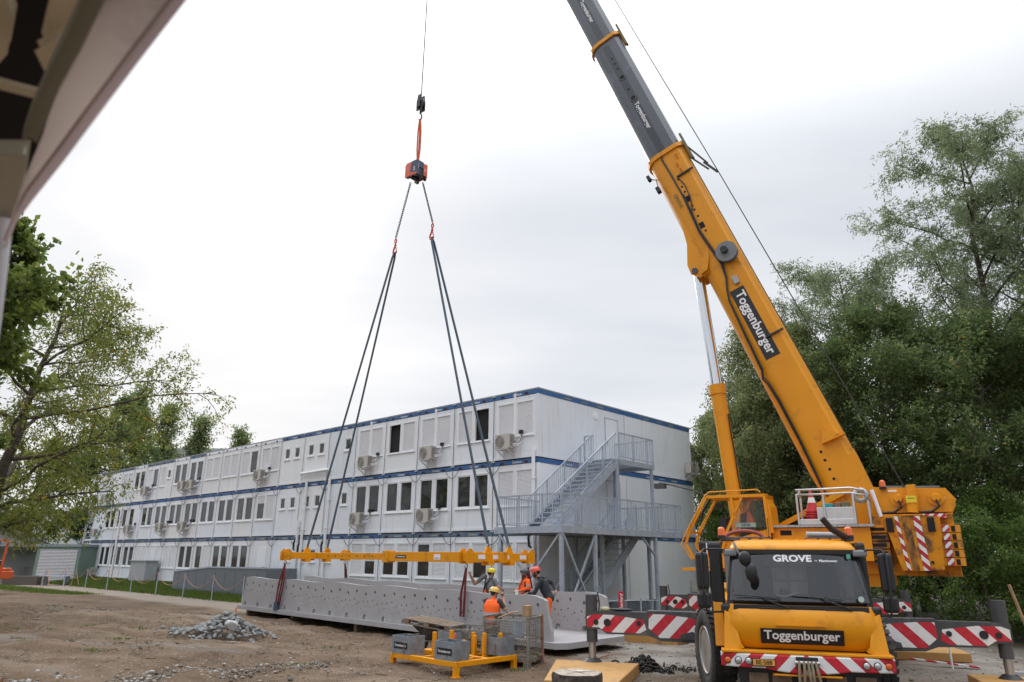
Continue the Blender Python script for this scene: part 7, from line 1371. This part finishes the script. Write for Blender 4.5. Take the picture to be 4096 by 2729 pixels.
# right side, behind the crane
tree('willow_tree', 'tall willow rising at the right edge behind the crane', (22.0, 31.5, 0), 23.0, 6.4, 4.5, 'willow', (.23, .055), 26, 12, 12, 16, .18, .85, .30, (1.0, .5), 'round', seed=11, twig=.75, group=GR)
tree('willow_tree', 'willow with an upswept branch left of the tallest willow', (17.2, 32.5, 0), 16.0, 4.9, 3.5, 'willow', (.21, .05), 20, 11, 12, 16, .12, .8, .24, (-.9, .5), 'vase', seed=12, twig=.7, group=GR)
tree('willow_tree', 'willow cut off by the right picture edge', (25.0, 31.0, 0), 20.0, 5.6, 4.0, 'willow', (.22, .052), 24, 11, 12, 16, .18, .8, .28, (-.5, .3), 'round', seed=22, twig=.75, group=GR)
tree('birch_tree', 'weeping birch just right of the boom', (13.2, 36.0, 0), 16.0, 2.9, 3, 'birch', (.12, .08), 22, 10, 12, 20, .75, .75, .19, (0, 0), 'round', BIRCHB, seed=13, twig=.9, group=GR)
tree('birch_tree', 'drooping birch between lift cylinder and container building', (12.7, 35.0, 0), 11.6, 2.7, 1.2, 'birch', (.13, .08), 22, 10, 12, 22, .6, .6, .18, (0, 0), 'round', BIRCHB, seed=14, twig=.9, group=GR)
tree('birch_tree', 'dense drooping birch behind the lift cylinder', (13.3, 32.5, 0), 12.8, 3.3, 1.0, 'birch', (.13, .08), 24, 10, 12, 20, .5, .55, .2, (0, 0), 'round', BARK, seed=15, twig=.85, group=GR)
tree('deciduous_tree', 'dark green tree behind the boom foot', (16.0, 30.0, 0), 12.6, 3.9, 1.0, 'dark', (.16, .095), 22, 11, 11, 15, .1, .5, .22, (0, 0), 'round', seed=16, twig=.75, group=GR)
tree('deciduous_tree', 'dark leafy tree behind the counterweight', (18.4, 27.2, 0), 11.2, 4.0, .9, 'dark', (.16, .095), 22, 11, 11, 15, .12, .45, .22, (0, 0), 'round', seed=17, twig=.75, group=GR)
tree('deciduous_tree', 'dark leafy tree at the right edge of the picture', (21.4, 26.0, 0), 12.6, 3.9, 1.0, 'dark', (.16, .095), 22, 11, 11, 15, .1, .5, .24, (0, 0), 'round', seed=18, twig=.75, group=GR)
tree('deciduous_tree', 'tall dark tree filling the gap left of the right willow', (20.0, 36.0, 0), 15.0, 5.0, 1.5, 'dark', (.17, .10), 20, 10, 9, 12, .1, .55, .26, (0, 0), 'round', seed=19, twig=.8, group=GR)
tree('deciduous_tree', 'tree far behind the birches, right of the container building', (16.5, 42.0, 0), 11.0, 4.0, .8, 'dark', (.19, .11), 18, 9, 9, 10, .15, .5, .2, (0, 0), 'round', seed=20, twig=.85, group=GR)
tree('deciduous_tree', 'tree far behind the willow at the right', (27.5, 38.0, 0), 14.0, 5.0, .8, 'dark', (.20, .11), 18, 9, 9, 9, .15, .5, .2, (0, 0), 'round', seed=21, twig=.85, group=GR)
k = 0
for x, y, h, w_, lb in ((13.0, 25.5, 2.8, 1.5, 'below the counterweight'), (15.0, 23.5, 3.4, 1.7, 'above the right outrigger beam'), (16.9, 22.0, 4.0, 1.7, 'behind the right jack'), (18.6, 20.5, 4.4, 1.8, 'at the right picture edge'), (11.2, 28.0, 2.4, 1.4, 'behind the crane cab mirror'), (16.5, 25.2, 4.6, 1.9, 'in the shade behind the right outrigger')):
    k += 1; tree('leafy_shrub', 'dense green undergrowth shrub ' + lb, (x, y, gzf(x, y)), h, w_, .1, 'shrub', (.10, .06), 16, 7, 8, 15, .15, .7, .05, (0, 0), 'round', seed=40 + k, twig=.45, group='undergrowth shrubs at the wood edge')
tree('birch_tree', 'slender birch touching the right end of the container building', (12.0, 40.5, 0), 10.5, 2.2, .4, 'birch', (.15, .09), 24, 10, 12, 20, .5, .55, .15, (0, 0), 'round', BIRCHB, seed=61, twig=.8, group=GR)
tree('leafy_shrub', 'tall shrub filling the gap between container building and crane', (11.3, 36.0, 0), 5.4, 1.7, .1, 'shrub', (.13, .08), 22, 8, 9, 17, .15, .7, .06, (0, 0), 'round', seed=62, twig=.5, group='undergrowth shrubs at the wood edge')
# left side
tree('maple_tree', 'dark green maple at the left picture edge', (-18.3, 20.5, 0), 12.9, 3.9, 4.2, 'maple', (.21, .18), 26, 11, 11, 16, .05, .5, .3, (.4, 0), 'round', seed=31, twig=.6)
tree('walnut_tree', 'large walnut tree with loose autumn crown at left', (-23.4, 31.5, 0), 13.2, 7.5, 2.6, 'walnut', (.20, .075), 26, 12, 11, 10, .20, .48, .36, (2.6, -.6), 'round', seed=32, twig=.75, bend_to=(.75, -.1, 0))
tree('ash_tree', 'round dark tree on a short trunk at the far left', (-43.5, 66.0, 0), 11.5, 6.4, 3.2, 'walnut', (.30, .13), 20, 10, 9, 12, .15, .5, .34, (0, 0), 'round', seed=33, twig=1.0)
tree('ivy_clad_tree', 'ivy clad dark columnar tree left of the container building', (-35.8, 64.5, 0), 16.0, 3.6, 1.2, 'dark', (.24, .14), 24, 9, 9, 16, .2, .3, .4, (0, 0), 'round', seed=34, twig=.8)
for x, y, h, w_, lb in ((-42.6, 80, 20.0, 5.0, 'nearest the walnut tree'), (-40.2, 82, 18.6, 4.6, 'second from the left'), (-37.2, 84, 17.5, 4.4, 'third from the left'), (-33.0, 86, 16.2, 4.4, 'rightmost and lowest')):
    k += 1; tree('poplar_tree', 'slim poplar rising over the container roof, ' + lb, (x, y, 0), h, w_, 2, 'poplar', (.30, .17), 36, 7, 7, 7, 0, 1.1, .2, (0, 0), 'column', seed=50 + k, twig=1.15, group='poplars behind the container building')
# ------------------------------------------------------------------ things along the long front (frame FL: x along, y outwards)
rp_ = thing('access_ramp', 'dark grey sheet clad access ramp in front of the container building', 'ramp', TR(*(FL @ Vector((21, 1.6, 0)))[:2], 0))
prof = [(27.2, -.1), (27.2, H - .98), (22.6, H - .68), (16.3, H - .64), (16.3, -.1)]
m = MB(FL); m.prism(prof, lambda a, b, d: (a, d, b), .3, 2.0); m.build('ramp_body', RAMPG, rp_, bev=.02)
m = MB(FL); m.beam((27.2, 2.01, H - .96), (22.6, 2.01, H - .66), .05, .08); m.beam((22.6, 2.01, H - .66), (16.3, 2.01, H - .62), .05, .08); m.build('ramp_edge', GALV, rp_)
m = MB(FL)
for x in np.arange(17.2, 27, 1.15): m.box(x, x + .012, 2.0, 2.006, -.05, H - .9)
m.build('sheet_joint', GAP, rp_)
m = MB(FL); m.box(34.2, 36.9, .2, 1.0, -.1, H - .46); cbn = thing('utility_cabinet', 'tall pale grey utility cabinet against the container front', 'cabinet', TR(*(FL @ Vector((35.5, .6, 0)))[:2], 0)); m.build('body', mat('cabinet_grey', (.34, .36, .37), .6), cbn, bev=.02); m = MB(FL); m.box(34.1, 37.0, .15, 1.08, H - .46, H - .40); m.build('lid', mat('cabinet_grey', (.3, .3, .3)), cbn)
pf = thing('rope_fence', 'thin steel post fence with orange rope along the grass verge', 'fence', TR(*(FL @ Vector((26, 3.4, 0)))[:2], 0)); px_ = [16.0, 19.2, 22.6, 26.2, 30.0, 34.0, 38.0, 42.5, 47.0]
for x in px_: p = FL @ Vector((x, 3.3, 0)); m = MB(); m.cyl((p.x, p.y, -.1), (p.x, p.y, 1.25), .028, n=6); m.build('post', GALV, pf)
m = MB(FL)
for a, b in zip(px_[:-1], px_[1:]): m.tube([(a + (b - a) * t, 3.34, 1.22 - .62 * (1 - (2 * t - 1) ** 2)) for t in np.linspace(0, 1, 11)], .013, 5)
m.build('rope', mat('rope_orange', (.50, .25, .16), .8), pf)
# garage with corrugated door, low house, large pale building far behind
GM = frame(Vector((-37.6, 58.6, 0)), Vector((.985, -.17, 0)).normalized(), Vector((.17, .985, 0)).normalized(), UP); gg = thing('corrugated_shed', 'low shed with white corrugated door and green frame', 'shed', GM)
m = MB(GM); m.box(0, 3.9, 0, 4.2, -.1, 2.75); m.build('body', mat('shed_green', (.18, .25, .21), .6), gg); m = MB(GM)
for z in np.arange(.12, 2.45, .11): m.add([(.35, -.02, z), (3.7, -.02, z), (3.7, -.06, z + .05), (.35, -.06, z + .05), (3.7, -.02, z + .1), (.35, -.02, z + .1)], [(0, 1, 2, 3), (3, 2, 4, 5)])
m.build('corrugated_door', mat('door_white', (.55, .54, .56), .45), gg); m = MB(GM)
for z in np.arange(.12, 2.45, .14): m.box(-.03, -.005, .2, 4.0, z, z + .06)
m.build('side_slats', mat('shed_green2', (.22, .28, .23), .6), gg); m = MB(GM); m.box(-.1, 4.0, -.12, 4.3, 2.75, 2.95); m.build('roof', mat('shed_roof', (.22, .27, .29), .6), gg)
HM_ = frame(Vector((-45.2, 57.5, 0)), Vector((1, 0, 0)), Vector((0, 1, 0)), UP); hs_ = thing('low_house', 'white gabled house corner at the left picture edge', 'house', HM_)
m = MB(HM_); m.prism([(-5, -.2), (4.0, -.2), (4.0, 2.9), (-1.0, 4.6), (-5, 4.6)], lambda a, b, d: (a, d, b), 0, 7); m.build('wall', mat('render_white', (.55, .56, .58), .8, var=.05), hs_); m = MB(HM_); m.prism([(5.3, 2.45), (5.3, 2.75), (-1.0, 4.95), (-5, 4.95), (-5, 4.7), (-1.0, 4.65)], lambda a, b, d: (a, d, b), -.8, 7.8); m.build('roof', mat('roof_dark', (.09, .08, .07), .8), hs_)
fb_ = thing('far_building', 'large plain white building behind the trees at far left', 'building', TR(-64, 100)); m = MB(TR(-64, 100)); m.box(-26, 13, 0, 14, -.2, 7.6); m.build('wall', mat('far_white', (.55, .56, .58), .8, var=.04), fb_); m = MB(TR(-64, 100)); m.box(5.2, 5.7, -.08, 0, 0, 7.5); m.build('downpipe', GALV, fb_); m = MB(TR(-64, 100)); m.box(-26.3, 13.3, -.3, 14.3, 7.6, 7.9); m.build('roof', mat('far_roof', (.25, .25, .26), .8), fb_)
fb2 = thing('rear_block', 'pale storeyed block glimpsed behind the container end', 'building', TR(-46, 92)); M_ = TR(-46, 92); m = MB(M_); m.box(0, 16, 0, 10, -.2, 15.5); m.build('wall', mat('block_grey', (.45, .46, .47), .8), fb2)
for f in range(4):
    for k in range(5):
        m = MB(M_); m.box(1 + k * 3, 2.6 + k * 3, -.03, .05, 1.4 + f * 3.6, 3.0 + f * 3.6); m.build('window', GLASSR, fb2)
# garden walls and bench in the distance
m = MB(TR(-44.5, 63)); m.box(0, 9, 0, .25, -.1, 1.15); tag(m.build('garden_wall', CONC), 'low grey garden wall beside the corrugated shed', 'wall')
tb = thing('picnic_table', 'low grey table in front of the corrugated shed', 'table', TR(-33.6, 55.2)); m = MB(TR(-33.6, 55.2)); m.box(-1.1, 1.1, -.4, .4, .62, .70); m.build('table_top', GALV, tb)
for x in (-.8, .8): m = MB(TR(-33.6, 55.2)); m.box(x - .05, x + .05, -.3, .3, -.05, .62); m.build('leg', GALV, tb)
m = MB(TR(-36.2, 55.6)); m.box(-1.4, 1.2, -.35, .35, -.05, .62); tag(m.build('planter', mat('planter_dark', (.10, .085, .07), .8), bev=.03), 'dark planter box in front of the corrugated door', 'planter')
for k, x in enumerate((-33.4, -31.3)):
    m = MB(TR(x, 53.2)); tag(m.tube([(0, 0, -.05), (.25, 0, 1.2), (.55, .1, .05)], .03, 5).build('rope_stand', mat('rope_orange', (.52, .22, .12), .8)), ['orange rope trestle by the dark planter', 'orange rope trestle by the container end'][k], 'trestle')
# orange roller at the left edge
RM = TR(-30.0, 42.2, gzf(-30.0, 42.2), 0); ro_ = thing('road_roller', 'orange road roller cut off by the left picture edge', 'roller', RM)
m = MB(RM); m.cyl((-1.0, 0, .42), (.72, 0, .42), .44, n=28); m.build('drum', DKGREY, ro_)
ORG = mat('roller_orange', (.62, .10, .02), .45, dirt=(.2, .06, .02), dirtamt=.2)
m = MB(RM); m.box(-1.0, .82, -.2, 1.6, .82, 1.25); m.box(-1.0, .70, .1, 1.5, 1.25, 1.42); m.build('chassis', ORG, ro_, bev=.04); m = MB(RM); m.box(-.9, .55, .0, .9, 1.42, 1.85); m.build('seat', BLACK, ro_, bev=.05)
m = MB(RM); m.beam((.80, .4, 1.1), (.90, .4, 2.92), .09, .09); m.beam((-1.0, .4, 2.95), (.92, .4, 2.95), .09, .09); m.build('roll_bar', ORG, ro_); beacon(RM @ Matrix.Translation((.25, .4, 3.06)), ro_)
m = MB(RM); m.box(-.9, .45, .33, .47, 2.72, 2.90); m.build('blue_sign', mat('sign_blue', (.03, .2, .5), .5), ro_); m = MB(RM); m.add([(.0, -.22, 1.35), (.5, -.22, 1.35), (.25, -.22, 1.75)], [(0, 1, 2)]); m.build('warning_triangle', mat('tri_red', (.6, .03, .02), .5), ro_); m = MB(RM); m.box(.0, .45, -.205, -.2, .93, 1.13); m.build('yellow_badge', mat('badge', (.7, .4, .03), .5), ro_)
# ------------------------------------------------------------------ canvas canopy just above the camera, upper left
cv = thing('canvas_canopy', 'dusty beige canvas canopy edge with dark frame close overhead at upper left', 'canopy', Matrix.Translation((-.8, 1.0, 0)))
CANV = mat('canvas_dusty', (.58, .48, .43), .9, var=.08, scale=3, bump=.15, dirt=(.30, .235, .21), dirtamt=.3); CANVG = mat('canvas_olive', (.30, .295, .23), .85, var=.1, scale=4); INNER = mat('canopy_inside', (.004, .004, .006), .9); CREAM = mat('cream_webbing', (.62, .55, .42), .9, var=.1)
def thin_cloth(m_, amount):
    N = m_.node_tree.nodes; L = m_.node_tree.links; p = N['Principled BSDF']; t_ = N.new('ShaderNodeBsdfTranslucent'); L.new(p.inputs['Base Color'].links[0].from_socket, t_.inputs[0]); mx = N.new('ShaderNodeMixShader'); mx.inputs[0].default_value = amount; L.new(p.outputs[0], mx.inputs[1]); L.new(t_.outputs[0], mx.inputs[2]); L.new(mx.outputs[0], N['Material Output'].inputs[0]); return m_
thin_cloth(CANV, .45)
def ribbon(name, edge_a, edge_b, m_, th=.012):
    """thick cloth band between two polylines of points"""
    mb = MB(); n_ = len(edge_a); A_ = [Vector(p) for p in edge_a]; B_ = [Vector(p) for p in edge_b]; nr = ((B_[0] - A_[0]).cross(A_[-1] - A_[0])).normalized() * th
    rings = [[a, a.lerp(b, .5) + nr * -.3, b] if th < .02 else [a, a.lerp(b, .5) + nr * -.3, b, b + nr, a.lerp(b, .5) + nr * .7, a + nr] for a, b in zip(A_, B_)]; mb.loft(rings, True, False, th >= .02); return mb.build(name, m_, cv)

OUT = [(1.3, -1.0, 2.75), (-.36, .671, 2.915), (-.532, .848, 2.933), (-.65, .961, 2.924), (-.779, 1.079, 2.90), (-.89, 1.173, 2.871), (-.949, 1.224, 2.852), (-1.003, 1.285, 2.826)]
MID = [(1.22, -1.0, 2.76), (-.384, .671, 2.915), (-.552, .842, 2.933), (-.663, .947, 2.926), (-.784, 1.057, 2.905), (-.881, 1.141, 2.881), (-.936, 1.197, 2.862), (-.996, 1.262, 2.836)]
INN = [(1.0, -1.0, 2.77), (-.467, .671, 2.914), (-.62, .842, 2.933), (-.696, .92, 2.929), (-.744, .975, 2.922), (-.782, 1.021, 2.913), (-.875, 1.123, 2.887), (-.918, 1.171, 2.871)]
ribbon('canvas_hem', OUT, MID, thin_cloth(mat('hem_brown', (.40, .31, .30), .9, var=.08), .45)); ribbon('canvas_valance', [tuple(Vector(p).lerp(Vector(o_), .35) + UP * .004) for p, o_ in zip(MID, OUT)], INN, CANV)
ribbon('frame_rail', [(.85, -1.0, 2.83), (-.505, .719, 2.962), (-.564, .789, 2.971), (-.664, .896, 2.973), (-.751, .985, 2.964), (-.817, 1.056, 2.951)], [(.80, -1.0, 2.83), (-.541, .719, 2.961), (-.601, .79, 2.971), (-.70, .896, 2.973), (-.787, .989, 2.964), (-.841, 1.052, 2.952)], CANVG, .03)
def slab_poly(name, pts, m_, th=.02):
    mb = MB(); n_ = len(pts); mb.add(list(pts) + [(x, y, z + th) for x, y, z in pts], [tuple(range(n_)), tuple(range(2 * n_ - 1, n_ - 1, -1))] + [(i, (i + 1) % n_, (i + 1) % n_ + n_, i + n_) for i in range(n_)]); return mb.build(name, m_, cv, bev=.006)
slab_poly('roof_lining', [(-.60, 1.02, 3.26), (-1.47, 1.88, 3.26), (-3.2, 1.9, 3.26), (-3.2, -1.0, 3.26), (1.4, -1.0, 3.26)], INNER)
slab_poly('folded_webbing', [(-.69, .905, 3.113), (-.735, .979, 3.111), (-.775, 1.027, 3.106), (-.815, 1.035, 3.103), (-.81, 1.010, 3.107), (-.768, .958, 3.112), (-.735, .918, 3.113)], CREAM, .03)
slab_poly('folded_webbing', [(-.769, .989, 3.071), (-.821, 1.045, 3.063), (-.813, 1.01, 3.068)], CREAM, .02)
slab_poly('folded_webbing', [(-.881, .962, 3.15), (-.867, .969, 3.15), (-.885, 1.017, 3.146), (-.946, 1.094, 3.135), (-.991, 1.126, 3.128)], CREAM, .03)
MBs = MB(); MBs.beam((-.93, 1.075, 3.056), (-.86, 1.105, 3.052), .028, .008); MBs.build('tie_strap', CREAM, cv)
slab_poly('corner_panel', [(-1.02, 1.141, 2.944), (-.899, 1.14, 2.945), (-.969, 1.239, 2.911), (-1.015, 1.296, 2.888), (-1.12, 1.31, 2.884)], mat('corner_olive', (.46, .45, .37), .85), .03)
MBs = MB(); MBs.tube([(-1.012, 1.27, 2.885), (-1.018, 1.29, 2.815), (-1.034, 1.33, 2.694), (-1.048, 1.36, 2.6), (-1.12, 1.46, 2.2), (-1.2, 1.55, 1.0), (-1.2, 1.55, -.05)], .017, 10); MBs.build('pole', mat('pole_white', (.62, .62, .66), .4), cv)
